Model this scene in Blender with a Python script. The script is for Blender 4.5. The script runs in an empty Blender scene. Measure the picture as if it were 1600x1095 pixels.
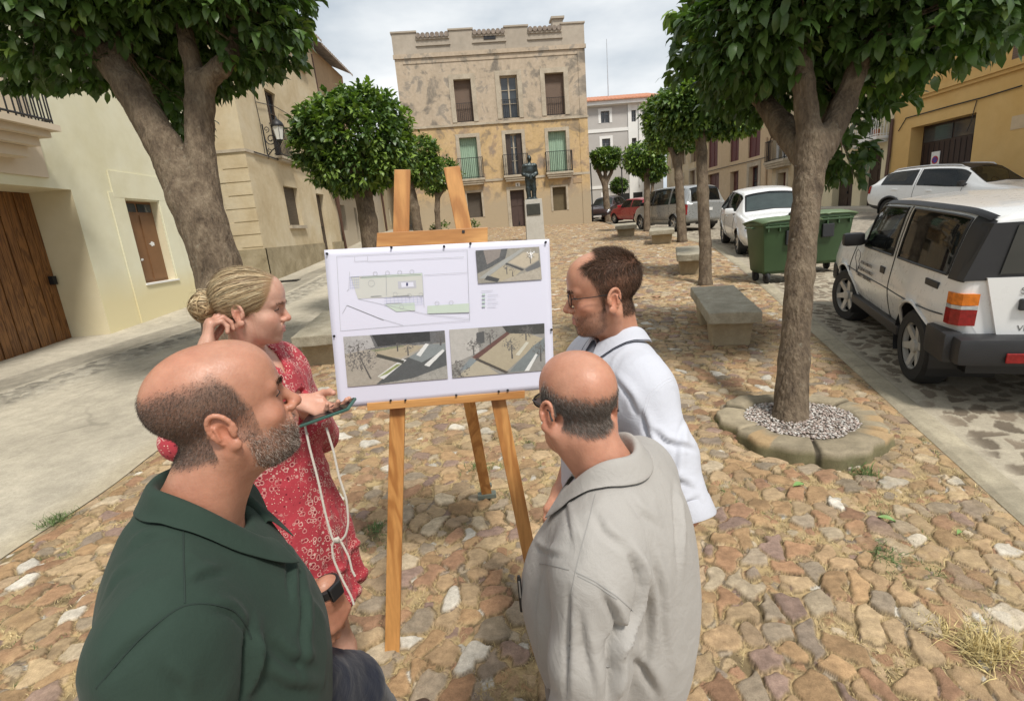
import bpy, bmesh, math, random
import numpy as np
from mathutils import Vector, Matrix
random.seed(7)
RNG = np.random.default_rng(7)
SC = bpy.context.scene
COL = SC.collection
R_ = math.radians

# ---------------------------------------------------------------- camera
FPX, PITCH, ROLL, CAMH = 785.0, R_(13.856), R_(-4.79), 1.9
cp, sp, cr, sr = math.cos(PITCH), math.sin(PITCH), math.cos(ROLL), math.sin(ROLL)
FWD = np.array([0, cp, -sp]); _r0 = np.array([1.0, 0, 0]); _u0 = np.cross(_r0, FWD)
RGT = cr*_r0 + sr*_u0
UPV = -sr*_r0 + cr*_u0
CAM = np.array([0, 0, CAMH])
cam = bpy.data.cameras.new('camera'); camo = bpy.data.objects.new('camera', cam); COL.objects.link(camo)
cam.sensor_width = 36; cam.lens = FPX/1600*36; cam.clip_start = 0.02; cam.clip_end = 2000
M = Matrix.Identity(4)
for i in range(3):
    M[i][0] = RGT[i]; M[i][1] = UPV[i]; M[i][2] = -FWD[i]; M[i][3] = CAM[i]
camo.matrix_world = M
SC.camera = camo

# ---------------------------------------------------------------- light
SUN_EL, SUN_AZ = R_(58), R_(150)          # azimuth clockwise from +Y
w = bpy.data.worlds.new('World'); SC.world = w; w.use_nodes = True
nt = w.node_tree; nt.nodes.clear()
out = nt.nodes.new('ShaderNodeOutputWorld'); bg = nt.nodes.new('ShaderNodeBackground')
sky = nt.nodes.new('ShaderNodeTexSky'); sky.sky_type = 'NISHITA'; sky.sun_disc = False
sky.sun_elevation = SUN_EL; sky.sun_rotation = SUN_AZ; sky.dust_density = 2.0
tc = nt.nodes.new('ShaderNodeTexCoord'); mp = nt.nodes.new('ShaderNodeMapping'); mp.inputs['Scale'].default_value = (1, 1, 2.6)
n1 = nt.nodes.new('ShaderNodeTexNoise'); n1.inputs['Scale'].default_value = 2.1; n1.inputs['Detail'].default_value = 7; n1.inputs['Roughness'].default_value = .52
r1 = nt.nodes.new('ShaderNodeValToRGB')
r1.color_ramp.elements[0].position = .36; r1.color_ramp.elements[0].color = (4.3, 5.0, 5.7, 1)
r1.color_ramp.elements[1].position = .62; r1.color_ramp.elements[1].color = (9.0, 9.2, 9.3, 1)
n2 = nt.nodes.new('ShaderNodeTexNoise'); n2.inputs['Scale'].default_value = 1.6; n2.inputs['Detail'].default_value = 4
r2 = nt.nodes.new('ShaderNodeValToRGB'); r2.color_ramp.elements[0].position = .3; r2.color_ramp.elements[0].color = (.8, .8, .8, 1)
r2.color_ramp.elements[1].position = .62; r2.color_ramp.elements[1].color = (1, 1, 1, 1)
mx = nt.nodes.new('ShaderNodeMixRGB')
L = nt.links.new
L(tc.outputs['Generated'], mp.inputs[0]); L(mp.outputs[0], n1.inputs['Vector']); L(mp.outputs[0], n2.inputs['Vector'])
L(n1.outputs['Fac'], r1.inputs[0]); L(n2.outputs['Fac'], r2.inputs[0])
L(r2.outputs[0], mx.inputs[0]); L(sky.outputs[0], mx.inputs[1]); L(r1.outputs[0], mx.inputs[2])
L(mx.outputs[0], bg.inputs[0]); bg.inputs[1].default_value = 0.072
L(bg.outputs[0], out.inputs[0])
sl = bpy.data.lights.new('sun', 'SUN'); sl.energy = 2.5; sl.angle = R_(10); sl.color = (1, .955, .88)
so = bpy.data.objects.new('sun', sl); COL.objects.link(so)
sd = Vector((math.sin(SUN_AZ)*math.cos(SUN_EL), math.cos(SUN_AZ)*math.cos(SUN_EL), math.sin(SUN_EL)))
so.rotation_euler = sd.to_track_quat('Z', 'Y').to_euler(); so.location = (0, 0, 60)
SC.view_settings.view_transform = 'Standard'; SC.view_settings.look = 'None'
SC.view_settings.exposure = 0.66; SC.view_settings.gamma = 1
SC.render.engine = 'CYCLES'
SC.cycles.max_bounces = 6; SC.cycles.transparent_max_bounces = 8; SC.cycles.use_denoising = True

# ---------------------------------------------------------------- photo geometry -> place
def ray(px, py): return RGT*(px-800) - UPV*(py-547.5) + FWD*FPX
def onX(X, px, py): d = ray(px, py); return CAM + d*X/d[0]
def onY(Y, px, py): d = ray(px, py); return CAM + d*Y/d[1]
def atD(D, px, py): return CAM + ray(px, py)*D/FPX
def gz(x, y):
    x = np.asarray(x, float); y = np.asarray(y, float)
    g = np.clip((y-15)/16, 0, 1); g = g*g*(3-2*g)
    z = .06*np.minimum(y, 40) - .045*np.clip(x, -8, 7)*g
    return z + .1*np.clip(x-9, 0, 2.7)*np.clip((y-6)/8, 0, 1)
def gp(px, py):
    d = ray(px, py); t = .0
    lo, hi = 0.5/FPX, 90/FPX
    ts = np.linspace(lo, hi, 6000)
    P = CAM[None] + ts[:, None]*d[None]
    s = P[:, 2]-gz(P[:, 0], P[:, 1])
    k = np.argmax(s < 0)
    if s[k] >= 0: k = len(ts)-1
    return P[k]
def project(P):
    d = np.asarray(P, float)-CAM; z = d@FWD
    return np.array([800+FPX*(d@RGT)/z, 547.5-FPX*(d@UPV)/z])

# ---------------------------------------------------------------- mesh helpers
def mesh_np(name, V, F, mat=None, parent=None, smooth=False, mats=None, fm=None, attrs=None):
    """V (n,3); F array (m,3|4) or list of tuples."""
    me = bpy.data.meshes.new(name)
    V = np.asarray(V, np.float32)
    if isinstance(F, np.ndarray) and F.ndim == 2:
        m, k = F.shape
        me.vertices.add(len(V)); me.vertices.foreach_set('co', V.ravel())
        me.loops.add(m*k); me.loops.foreach_set('vertex_index', F.astype(np.int32).ravel())
        me.polygons.add(m); me.polygons.foreach_set('loop_start', np.arange(0, m*k, k, dtype=np.int32))
        me.update(calc_edges=True)
    else:
        me.from_pydata([tuple(v) for v in V], [], [tuple(int(i) for i in f) for f in F])
    if attrs:
        for an, av in attrs.items():
            av = np.asarray(av, np.float32)
            if av.ndim == 1:
                a = me.attributes.new(an, 'FLOAT', 'POINT'); a.data.foreach_set('value', av)
            else:
                if av.shape[1] == 3: av = np.c_[av, np.ones(len(av), np.float32)]
                a = me.attributes.new(an, 'FLOAT_COLOR', 'POINT'); a.data.foreach_set('color', av.astype(np.float32).ravel())
    for mm in (mats or ([mat] if mat else [])): me.materials.append(mm)
    if fm is not None: me.polygons.foreach_set('material_index', np.asarray(fm, np.int32))
    if smooth: me.polygons.foreach_set('use_smooth', np.ones(len(me.polygons), bool))
    me.validate(); me.update()
    o = bpy.data.objects.new(name, me); COL.objects.link(o)
    if parent is not None: o.parent = parent
    return o
def thing(name, label, cat, loc=(0, 0, 0), rz=0, group=None):
    o = bpy.data.objects.new(name, None); COL.objects.link(o)
    o.location = tuple(float(v) for v in loc); o.rotation_euler = (0, 0, rz)
    o.empty_display_size = .2
    return tag(o, label, cat, group)
def tag(o, label, cat, group=None):
    o['label'] = label; o['category'] = cat
    if group: o['group'] = group
    return o
def struct(o, kind='structure'):
    o['kind'] = kind; return o
class MB:
    """collects boxes, prisms, tubes; builds one mesh"""
    def __init__(s): s.v = []; s.f = []; s.m = []; s.cm = 0
    def add(s, V, F):
        b = len(s.v); s.v += [tuple(map(float, v)) for v in V]
        s.f += [tuple(i+b for i in f) for f in F]; s.m += [s.cm]*len(F)
        return s
    def box(s, c, d, rz=0, bev=0.0, rot=None):
        x, y, z = d[0]/2, d[1]/2, d[2]/2
        if bev <= 0:
            P = [(a*x, b*y, c_*z) for c_ in (-1, 1) for b in (-1, 1) for a in (-1, 1)]
            F = [(0, 2, 3, 1), (4, 5, 7, 6), (0, 1, 5, 4), (2, 6, 7, 3), (0, 4, 6, 2), (1, 3, 7, 5)]
        else:
            b_ = min(bev, x*.9, y*.9, z*.9)
            bm = bmesh.new(); bmesh.ops.create_cube(bm, size=1)
            for v in bm.verts: v.co = Vector((v.co.x*2*x, v.co.y*2*y, v.co.z*2*z))
            bmesh.ops.bevel(bm, geom=bm.edges[:], offset=b_, segments=2, affect='EDGES', profile=.6)
            bm.verts.index_update()
            P = [v.co[:] for v in bm.verts]; F = [tuple(v.index for v in f.verts) for f in bm.faces]; bm.free()
        Rm = rot if rot is not None else Matrix.Rotation(rz, 3, 'Z')
        return s.add([tuple(Rm @ Vector(p) + Vector(c)) for p in P], F)
    def hexa(s, P):
        """8 points: bottom 4 ccw then top 4"""
        return s.add(P, [(3, 2, 1, 0), (4, 5, 6, 7), (0, 1, 5, 4), (1, 2, 6, 5), (2, 3, 7, 6), (3, 0, 4, 7)])
    def tube(s, pts, r, n=8, cap=True):
        pts = [Vector(p) for p in pts]; k = len(pts)
        rr = r if hasattr(r, '__len__') else [r]*k
        V = []; F = []; up = Vector((.123, .456, .88)).normalized()
        prev = None
        for i, p in enumerate(pts):
            t = (pts[min(i+1, k-1)]-pts[max(i-1, 0)])
            if t.length < 1e-9: t = Vector((0, 0, 1))
            t.normalize()
            a = (prev - t*prev.dot(t)) if prev is not None else t.cross(up)
            if a.length < 1e-6: a = t.orthogonal()
            a.normalize(); b = t.cross(a); prev = a
            for j in range(n):
                th = 2*math.pi*j/n
                V.append(p + (a*math.cos(th)+b*math.sin(th))*rr[i])
        for i in range(k-1):
            for j in range(n):
                F.append((i*n+j, i*n+(j+1) % n, (i+1)*n+(j+1) % n, (i+1)*n+j))
        if cap: F.append(tuple(range(n))[::-1]); F.append(tuple((k-1)*n+j for j in range(n)))
        return s.add(V, F)
    def lathe(s, prof, c=(0, 0, 0), n=24, axis='Z', rot=None, cap=True):
        V = []; F = []
        for (r, z) in prof:
            for j in range(n):
                th = 2*math.pi*j/n; V.append((r*math.cos(th), r*math.sin(th), z))
        k = len(prof)
        for i in range(k-1):
            for j in range(n): F.append((i*n+j, i*n+(j+1) % n, (i+1)*n+(j+1) % n, (i+1)*n+j))
        if cap: F.append(tuple(range(n))[::-1]); F.append(tuple((k-1)*n+j for j in range(n)))
        if axis == 'X': V = [(v[2], v[0], v[1]) for v in V]
        elif axis == 'Y': V = [(v[1], v[2], v[0]) for v in V]
        if rot is not None: V = [tuple(rot @ Vector(v)) for v in V]
        return s.add([(v[0]+c[0], v[1]+c[1], v[2]+c[2]) for v in V], F)
    def build(s, name, mat, parent=None, smooth=False, ang=None):
        mats = mat if isinstance(mat, (list, tuple)) else [mat]
        o = mesh_np(name, np.array(s.v), s.f, parent=parent, mats=mats, fm=s.m)
        if smooth or ang:
            o.data.polygons.foreach_set('use_smooth', np.ones(len(o.data.polygons), bool))
            try: o.data.set_sharp_from_angle(angle=R_(ang or 40))
            except Exception: pass
        return o
def bmapply(o, *mods):
    """apply modifiers [(type, {settings})] to o by evaluating it"""
    for t, st in mods:
        m = o.modifiers.new(t, t)
        for k, v in st.items(): setattr(m, k, v)
    dg = bpy.context.evaluated_depsgraph_get(); dg.update()
    me = bpy.data.meshes.new_from_object(o.evaluated_get(dg))
    old = o.data; nm = old.name; o.modifiers.clear(); o.data = me; bpy.data.meshes.remove(old); me.name = nm
    return o

# ---------------------------------------------------------------- materials
_MC = {}
class NT:
    def __init__(s, name):
        s.m = bpy.data.materials.new(name); s.m.use_nodes = True; s.t = s.m.node_tree; s.t.nodes.clear()
        s.o = s.n('ShaderNodeOutputMaterial'); s.p = s.n('ShaderNodeBsdfPrincipled'); s.l(s.p.outputs[0], s.o.inputs[0])
        s._tc = None
    def n(s, t, **kw):
        x = s.t.nodes.new(t)
        for k, v in kw.items(): setattr(x, k, v)
        return x
    def l(s, a, b): s.t.links.new(a, b)
    def obj(s):
        if s._tc is None: s._tc = s.n('ShaderNodeTexCoord')
        return s._tc.outputs['Object']
    def noise(s, scale, detail=5, rough=.55, vec=None, stretch=None, dist=0):
        x = s.n('ShaderNodeTexNoise'); x.inputs['Scale'].default_value = scale; x.inputs['Detail'].default_value = detail
        x.inputs['Roughness'].default_value = rough; x.inputs['Distortion'].default_value = dist
        v = vec if vec is not None else s.obj()
        if stretch:
            mp = s.n('ShaderNodeMapping'); mp.inputs['Scale'].default_value = stretch; s.l(v, mp.inputs[0]); v = mp.outputs[0]
        s.l(v, x.inputs['Vector']); return x.outputs['Fac']
    def ramp(s, fac, stops):
        x = s.n('ShaderNodeValToRGB'); e = x.color_ramp.elements
        while len(e) < len(stops): e.new(.5)
        for i, (p, c) in enumerate(stops):
            e[i].position = p; e[i].color = (*c, 1) if len(c) == 3 else c
        s.l(fac, x.inputs[0]); return x.outputs[0]
    def mix(s, fac, a, b, mode='MIX'):
        x = s.n('ShaderNodeMixRGB', blend_type=mode)
        for i, v in ((0, fac), (1, a), (2, b)):
            if isinstance(v, (int, float)): x.inputs[i].default_value = v if i == 0 else (v, v, v, 1)
            elif isinstance(v, tuple): x.inputs[i].default_value = (*v, 1)
            else: s.l(v, x.inputs[i])
        return x.outputs[0]
    def attr(s, name, out='Color'):
        x = s.n('ShaderNodeAttribute'); x.attribute_name = name; return x.outputs[out]
    def math(s, op, a, b=0.0):
        x = s.n('ShaderNodeMath', operation=op)
        for i, v in ((0, a), (1, b)):
            if isinstance(v, (int, float)): x.inputs[i].default_value = v
            else: s.l(v, x.inputs[i])
        return x.outputs[0]
    def bump(s, h, strength=.3, dist=.01):
        x = s.n('ShaderNodeBump'); x.inputs['Strength'].default_value = strength; x.inputs['Distance'].default_value = dist
        s.l(h, x.inputs['Height']); s.l(x.outputs[0], s.p.inputs['Normal']); return x
    def set(s, col=None, rough=None, metal=None, **kw):
        for k, v in (('Base Color', col), ('Roughness', rough), ('Metallic', metal), *kw.items()):
            if v is None: continue
            i = s.p.inputs[k]
            if isinstance(v, (int, float)): i.default_value = v
            elif isinstance(v, tuple): i.default_value = (*v, 1)
            else: s.l(v, i)
        return s
def simple(name, col, rough=.6, metal=0, var=.12, scale=8, bump=0, bscale=None, **kw):
    if name in _MC: return _MC[name]
    s = NT(name)
    f = s.noise(scale, 5)
    a = tuple(c*(1-var) for c in col); b = tuple(min(1, c*(1+var)) for c in col)
    s.set(s.ramp(f, [(.3, a), (.7, b)]), rough, metal, **kw)
    if bump: s.bump(s.noise(bscale or scale*4, 4), bump, .01)
    _MC[name] = s.m; return s.m
def plaster(name, stops, scale=.8, stain=(.25, .22, .18), samt=.35, bump=.35, bscale=14, rough=.9, low=None, fine=.25):
    """weathered wall: big patches, small mottling, vertical streaks"""
    s = NT(name)
    f1 = s.noise(scale, 9, .62, dist=.4)
    c = s.ramp(f1, stops)
    f2 = s.noise(scale*9, 6, .6)
    c = s.mix(fine, c, s.ramp(f2, [(.25, (.45, .43, .4)), (.75, (1, 1, 1))]), 'MULTIPLY')
    st = s.noise(3.2, 5, .6, stretch=(1, 1, .12))
    sm = s.ramp(st, [(.5, (0, 0, 0)), (.78, (1, 1, 1))])
    f3 = s.noise(.45, 4)
    sm = s.mix(1, sm, s.ramp(f3, [(.35, (0, 0, 0)), (.7, (1, 1, 1))]), 'MULTIPLY')
    sm = s.math('MULTIPLY', sm, samt)
    c = s.mix(sm, c, stain)
    if low:
        sep = s.n('ShaderNodeSeparateXYZ'); s.l(s.obj(), sep.inputs[0])
        z = s.math('ADD', sep.outputs[2], s.math('MULTIPLY', s.noise(1.3, 6), low[3] if len(low) > 3 else .8))
        fac = s.ramp(z, [(0, (1, 1, 1)), (1, (0, 0, 0))])
        mr = s.n('ShaderNodeMapRange'); mr.inputs['From Min'].default_value = low[0]; mr.inputs['From Max'].default_value = low[1]
        mr.inputs['To Min'].default_value = 1; mr.inputs['To Max'].default_value = 0; s.l(z, mr.inputs[0])
        c = s.mix(mr.outputs[0], c, s.mix(.5, low[2], c, 'MULTIPLY') if False else low[2])
    s.set(c, rough)
    h = s.mix(.5, s.noise(bscale, 8, .65), f2)
    s.bump(h, bump, .02)
    return s.m
def glass(name='window_glass', tint=(.03, .035, .04), rough=.06):
    if name in _MC: return _MC[name]
    s = NT(name); f = s.noise(1.2, 2)
    s.set(s.ramp(f, [(.3, tint), (.7, tuple(t*1.8 for t in tint))]), rough); s.p.inputs['Specular IOR Level'].default_value = .8
    _MC[name] = s.m; return s.m
def wood(name, a, b, scale=3, axis='Z', rough=.5, rings=9):
    if name in _MC: return _MC[name]
    s = NT(name)
    st = {'Z': (1, 1, .08), 'X': (.08, 1, 1), 'Y': (1, .08, 1)}[axis]
    f = s.noise(scale*4, 3, .5, stretch=st, dist=.6)
    wv = s.n('ShaderNodeMath', operation='SINE'); s.l(s.math('MULTIPLY', f, rings*6.28), wv.inputs[0])
    c = s.ramp(s.math('MULTIPLY', s.math('ADD', wv.outputs[0], 1), .5), [(.1, a), (.85, b)])
    c = s.mix(.35, c, s.ramp(s.noise(scale*60, 3, stretch=st), [(.3, (.5, .45, .4)), (.7, (1, 1, 1))]), 'MULTIPLY')
    s.set(c, rough); s.bump(f, .1, .002)
    _MC[name] = s.m; return s.m
IRON = simple('wrought_iron', (.02, .02, .022), .5, .3, bump=.2)
# ================================================================ implicit shapes -> one smooth mesh
class SDF:
    """smooth union of tapered capsules and ellipsoids, meshed by surface nets"""
    def __init__(s): s.p = []
    def cap(s, a, b, ra, rb=None, k=.02, sc=None, op='u'):
        s.p.append(('c', np.array(a, float), np.array(b, float), ra, ra if rb is None else rb, k, sc, op)); return s
    def path(s, pts, rs, k=.02, sc=None, op='u'):
        for i in range(len(pts)-1): s.cap(pts[i], pts[i+1], rs[i], rs[i+1], k, sc, op)
        return s
    def ell(s, c, r, R=None, k=.02, op='u'):
        s.p.append(('e', np.array(c, float), np.array(r, float), None if R is None else np.array(R, float), 0, k, None, op)); return s
    def tor(s, c, R, r, Rm, k=.004, op='u'):
        s.p.append(('t', np.array(c, float), (R, r), np.array(Rm, float), 0, k, None, op)); return s
    def fn(s, f, k=.01, op='u'):
        s.p.append(('f', f, None, None, 0, k, None, op)); return s
    def xf(s, M):
        """transform all primitives by a rigid 4x4"""
        A = np.array(M)[:3, :3]; t = np.array(M)[:3, 3]
        q = []
        for p in s.p:
            if p[0] == 'c':
                sc = p[6]
                if sc is not None: sc = (A @ np.array(sc[0]), sc[1])
                q.append(('c', A@p[1]+t, A@p[2]+t, p[3], p[4], p[5], sc, p[7]))
            elif p[0] == 'e':
                R = p[3] if p[3] is not None else np.eye(3); q.append(('e', A@p[1]+t, p[2], A@R, 0, p[5], None, p[7]))
            elif p[0] == 't': q.append(('t', A@p[1]+t, p[2], A@p[3], 0, p[5], None, p[7]))
        s.p = q; return s
    @staticmethod
    def prim(p, P):
        if p[0] == 'c':
            a, b, ra, rb, sc = p[1], p[2], p[3], p[4], p[6]
            pa = P-a; ba = b-a
            if sc is not None:      # squash along an axis: (axis, factor)
                ax = np.asarray(sc[0], np.float32); fct = 1/sc[1]-1
                pa = pa+(pa@ax)[..., None]*ax*fct; ba = ba+(ba@ax)*ax*fct
            L = max(ba@ba, 1e-12)
            t = np.clip((pa@ba.astype(np.float32))/L, 0, 1)
            d = np.sqrt(((pa-t[..., None]*ba.astype(np.float32))**2).sum(-1))-(ra+(rb-ra)*t)
            return d*(sc[1]**.5 if sc is not None else 1)
        if p[0] == 'e':
            q = P-p[1].astype(np.float32)
            if p[3] is not None: q = q@p[3].astype(np.float32)
            r = p[2].astype(np.float32)
            k0 = np.sqrt(((q/r)**2).sum(-1)); k1 = np.sqrt(((q/r**2)**2).sum(-1))+1e-9
            return k0*(k0-1)/k1
        if p[0] == 't':
            q = (P-p[1].astype(np.float32))@p[3].astype(np.float32)
            a = np.sqrt(q[..., 0]**2+q[..., 1]**2)-p[2][0]
            return np.sqrt(a*a+q[..., 2]**2)-p[2][1]
        return p[1](P)
    def ev(s, P):
        D = None
        for p in s.p:
            d = s.prim(p, P).astype(np.float32); k = p[5]
            if D is None: D = d; continue
            if p[7] == 'u':
                h = np.clip(.5+.5*(D-d)/k, 0, 1); D = D*(1-h)+d*h-k*h*(1-h)
            elif p[7] == 's':
                h = np.clip(.5-.5*(D+d)/k, 0, 1); D = D*(1-h)-d*h+k*h*(1-h)
            elif p[7] == 'add': D = D+d
            elif p[7] == 'i':
                h = np.clip(.5-.5*(d-D)/k, 0, 1); D = D*h+d*(1-h)+k*h*(1-h)
        return D
    def bounds(s, pad):
        lo = np.full(3, 1e9); hi = -lo
        for p in s.p:
            if p[7] in ('s', 'add', 'i') or p[0] == 'f': continue
            if p[0] == 'c':
                for c, r in ((p[1], p[3]), (p[2], p[4])):
                    lo = np.minimum(lo, c-r); hi = np.maximum(hi, c+r)
            elif p[0] == 'e': m = p[2].max(); lo = np.minimum(lo, p[1]-m); hi = np.maximum(hi, p[1]+m)
            elif p[0] == 't': m = sum(p[2]); lo = np.minimum(lo, p[1]-m); hi = np.maximum(hi, p[1]+m)
        return lo-pad, hi+pad
    def mesh(s, h, smooth=1, lo=None, hi=None, post=None):
        if lo is None: lo, hi = s.bounds(h*3)
        n = np.ceil((np.array(hi)-lo)/h).astype(int)+1
        ax = [lo[i]+h*np.arange(n[i]) for i in range(3)]
        D = np.empty(n, np.float32)
        st = max(1, int(1.5e6//(n[1]*n[2])))
        for i in range(0, n[0], st):
            P = np.stack(np.meshgrid(ax[0][i:i+st], ax[1], ax[2], indexing='ij'), -1).astype(np.float32)
            D[i:i+st] = s.ev(P)
        return nets(D, np.array(lo), h, smooth)
def nets(D, lo, h, smooth=1):
    n = np.array(D.shape); S = D < 0
    cor = [(a, b, c) for a in (0, 1) for b in (0, 1) for c in (0, 1)]
    sl_ = lambda A, o: A[o[0]:n[0]-1+o[0], o[1]:n[1]-1+o[1], o[2]:n[2]-1+o[2]]
    cnt = sum(sl_(S, o).astype(np.int8) for o in cor)
    act = (cnt > 0) & (cnt < 8)
    idx = np.full(act.shape, -1, np.int64); I = np.argwhere(act); idx[act] = np.arange(len(I))
    acc = np.zeros((len(I), 3)); w = np.zeros(len(I))
    val = {o: D[I[:, 0]+o[0], I[:, 1]+o[1], I[:, 2]+o[2]] for o in cor}
    for o in cor:
        for a in range(3):
            if o[a] == 0:
                p = list(o); p[a] = 1; p = tuple(p)
                d0, d1 = val[o], val[p]; m = (d0 < 0) != (d1 < 0)
                t = np.where(m, d0/np.where(m, d0-d1, 1), 0)
                pos = np.array(o, float)[None]+np.zeros((len(I), 3)); pos[:, a] += t
                acc += pos*m[:, None]; w += m
    V = lo+(I+acc/np.maximum(w, 1)[:, None])*h
    Fs = []
    for a in range(3):
        b, c = (a+1) % 3, (a+2) % 3
        A0 = [slice(0, n[i]) for i in range(3)]
        s0 = [slice(None)]*3; s1 = [slice(None)]*3
        s0[a] = slice(0, n[a]-1); s1[a] = slice(1, n[a])
        x = S[tuple(s0)] != S[tuple(s1)]
        E = np.argwhere(x)
        ok = (E[:, b] > 0) & (E[:, c] > 0) & (E[:, b] < n[b]-1) & (E[:, c] < n[c]-1)
        E = E[ok]
        def q(db, dc):
            e = E.copy(); e[:, b] += db; e[:, c] += dc; return idx[e[:, 0], e[:, 1], e[:, 2]]
        f = np.stack([q(-1, -1), q(0, -1), q(0, 0), q(-1, 0)], 1)
        ins = S[E[:, 0], E[:, 1], E[:, 2]]
        f = np.where(ins[:, None], f, f[:, ::-1]); Fs.append(f)
    F = np.concatenate(Fs); F = F[(F >= 0).all(1)]
    for _ in range(smooth):
        for lam in (.5, -.52):
            acc = np.zeros_like(V); w = np.zeros(len(V))
            for i in range(4):
                a, b = F[:, i], F[:, (i+1) % 4]
                for c_ in range(3):
                    acc[:, c_] += np.bincount(a, V[b, c_], len(V))+np.bincount(b, V[a, c_], len(V))
                w += np.bincount(a, minlength=len(V))+np.bincount(b, minlength=len(V))
            V = V+lam*(acc/np.maximum(w, 1)[:, None]-V)
    return V, F
def vnormals(V, F):
    a, b, c, d = (V[F[:, i]] for i in range(4)); fn = np.cross(c-a, d-b)
    N = np.zeros_like(V)
    for i in range(4):
        for k in range(3): N[:, k] += np.bincount(F[:, i], fn[:, k], len(V))
    return N/np.maximum(np.linalg.norm(N, axis=1), 1e-12)[:, None]
_T3 = np.random.default_rng(99).random((64, 64, 64)).astype(np.float32)
def n3(P, sc):
    q = np.asarray(P)*sc; i = np.floor(q).astype(int); f = q-i; f = f*f*(3-2*f); i = i % 64; j = (i+1) % 64
    g = lambda a, b, c: _T3[a[:, 0], b[:, 1], c[:, 2]]
    x0 = g(i, i, i)*(1-f[:, 0])+g(j, i, i)*f[:, 0]; x1 = g(i, j, i)*(1-f[:, 0])+g(j, j, i)*f[:, 0]
    y0 = g(i, i, j)*(1-f[:, 0])+g(j, i, j)*f[:, 0]; y1 = g(i, j, j)*(1-f[:, 0])+g(j, j, j)*f[:, 0]
    return (x0*(1-f[:, 1])+x1*f[:, 1])*(1-f[:, 2])+(y0*(1-f[:, 1])+y1*f[:, 1])*f[:, 2]
def f3(P, sc, o=4):
    s = 0; a = .5
    for k in range(o): s = s+a*n3(P, sc*2**k); a *= .5
    return s
# ================================================================ ground
def hashes(seed, n=8):
    r = np.random.default_rng(seed); return r.random((257, 263, n)).astype(np.float32)
def sstep(a, b, x):
    t = np.clip((x-a)/(b-a), 0, 1); return t*t*(3-2*t)
def vnoise(x, y, sc, seed=0):
    """cheap value noise"""
    T = hashes(1000+seed, 1)[:, :, 0]
    u = x*sc; v = y*sc; i = np.floor(u).astype(int); j = np.floor(v).astype(int); fu = u-i; fv = v-j
    fu = fu*fu*(3-2*fu); fv = fv*fv*(3-2*fv)
    g = lambda a, b: T[a % 257, b % 263]
    return (g(i, j)*(1-fu)+g(i+1, j)*fu)*(1-fv)+(g(i, j+1)*(1-fu)+g(i+1, j+1)*fu)*fv
def fbm(x, y, sc, seed=0, o=4):
    s = 0; a = .5
    for k in range(o): s = s+a*vnoise(x, y, sc*2**k, seed+k*7); a *= .5
    return s
PAL = np.array([(.37, .245, .135), (.42, .31, .19), (.31, .185, .115), (.27, .19, .155), (.31, .255, .19), (.47, .39, .28),
                (.56, .53, .47), (.34, .205, .12), (.40, .28, .165), (.37, .275, .18), (.26, .21, .165), (.45, .34, .21)], np.float32)
PALW = np.cumsum([.15, .16, .09, .07, .1, .07, .035, .08, .1, .07, .04, .06]); PALW = PALW/PALW[-1]
def cobbles(X, Y, cell, seed, miss=.1, warp=.34, asp=(1.0, 2.1), flow=True, rm=(.80, .58)):
    H = hashes(seed)
    X0, Y0 = X, Y
    X = X+cell*warp*(vnoise(X0, Y0, 2.2/cell, seed+1)-.5); Y = Y+cell*warp*(vnoise(X0, Y0, 2.2/cell, seed+2)-.5)
    I = np.floor(X/cell).astype(int); J = np.floor(Y/cell).astype(int)
    F1 = np.full(X.shape, 9., np.float32); F2 = F1.copy(); A = np.zeros(X.shape, int); B = A.copy()
    OX = np.zeros(X.shape, np.float32); OY = OX.copy()
    for di in (-2, -1, 0, 1, 2):
        for dj in (-2, -1, 0, 1, 2):
            ii = I+di; jj = J+dj; h = H[ii % 257, jj % 263]
            cx = (ii+.12+.76*h[..., 0])*cell; cy = (jj+.12+.76*h[..., 1])*cell
            base = (2.2*vnoise(cx, cy, .55, seed+5)-.6 if flow else 0)
            th = base*2.2 + (h[..., 2]-.5)*1.7
            a = np.sqrt(asp[0]+(asp[1]-asp[0])*h[..., 3])
            dx = X-cx; dy = Y-cy; u = dx*np.cos(th)+dy*np.sin(th); v = -dx*np.sin(th)+dy*np.cos(th)
            d = (np.abs(u/a/cell)**2.3+np.abs(v*a/cell)**2.3)**(1/2.3)/(.8+.5*h[..., 4])
            nw = d < F1
            F2 = np.where(nw, F1, np.minimum(F2, d)); F1 = np.where(nw, d, F1)
            A = np.where(nw, ii, A); B = np.where(nw, jj, B); OX = np.where(nw, dx, OX); OY = np.where(nw, dy, OY)
    h = H[A % 257, B % 263]
    pres = (h[..., 5] > miss)
    e = F2-F1
    m = sstep(.04, .19, e)*sstep(rm[0], rm[1], F1)*pres
    k = np.searchsorted(PALW, (h[..., 6]*.999))
    colr = PAL[np.clip(k, 0, len(PAL)-1)]*(.8+.4*h[..., 7:8])
    tilt = (h[..., 2:3]-.5)[..., 0]*OX/cell*.5+(h[..., 3]-.5)*OY/cell*.5
    hh = np.clip(m, 0, 1)**.7*(.5+.5*h[..., 0])*(1.02-.40*F1**2)*(1+1.1*tilt)
    return hh, m, colr, h
SOIL = np.array((.44, .335, .185), np.float32)
XL = lambda y: -3.17+0.05*np.sin(np.asarray(y)*1.7)+.03*np.sin(np.asarray(y)*4.1)
def XR(y): return np.interp(y, [-3, 0, 2.35, 9.35, 14.5, 20, 29, 40], [1.15, 2.0, 2.66, 4.64, 5.95, 6.2, 6.3, 6.5])
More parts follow.
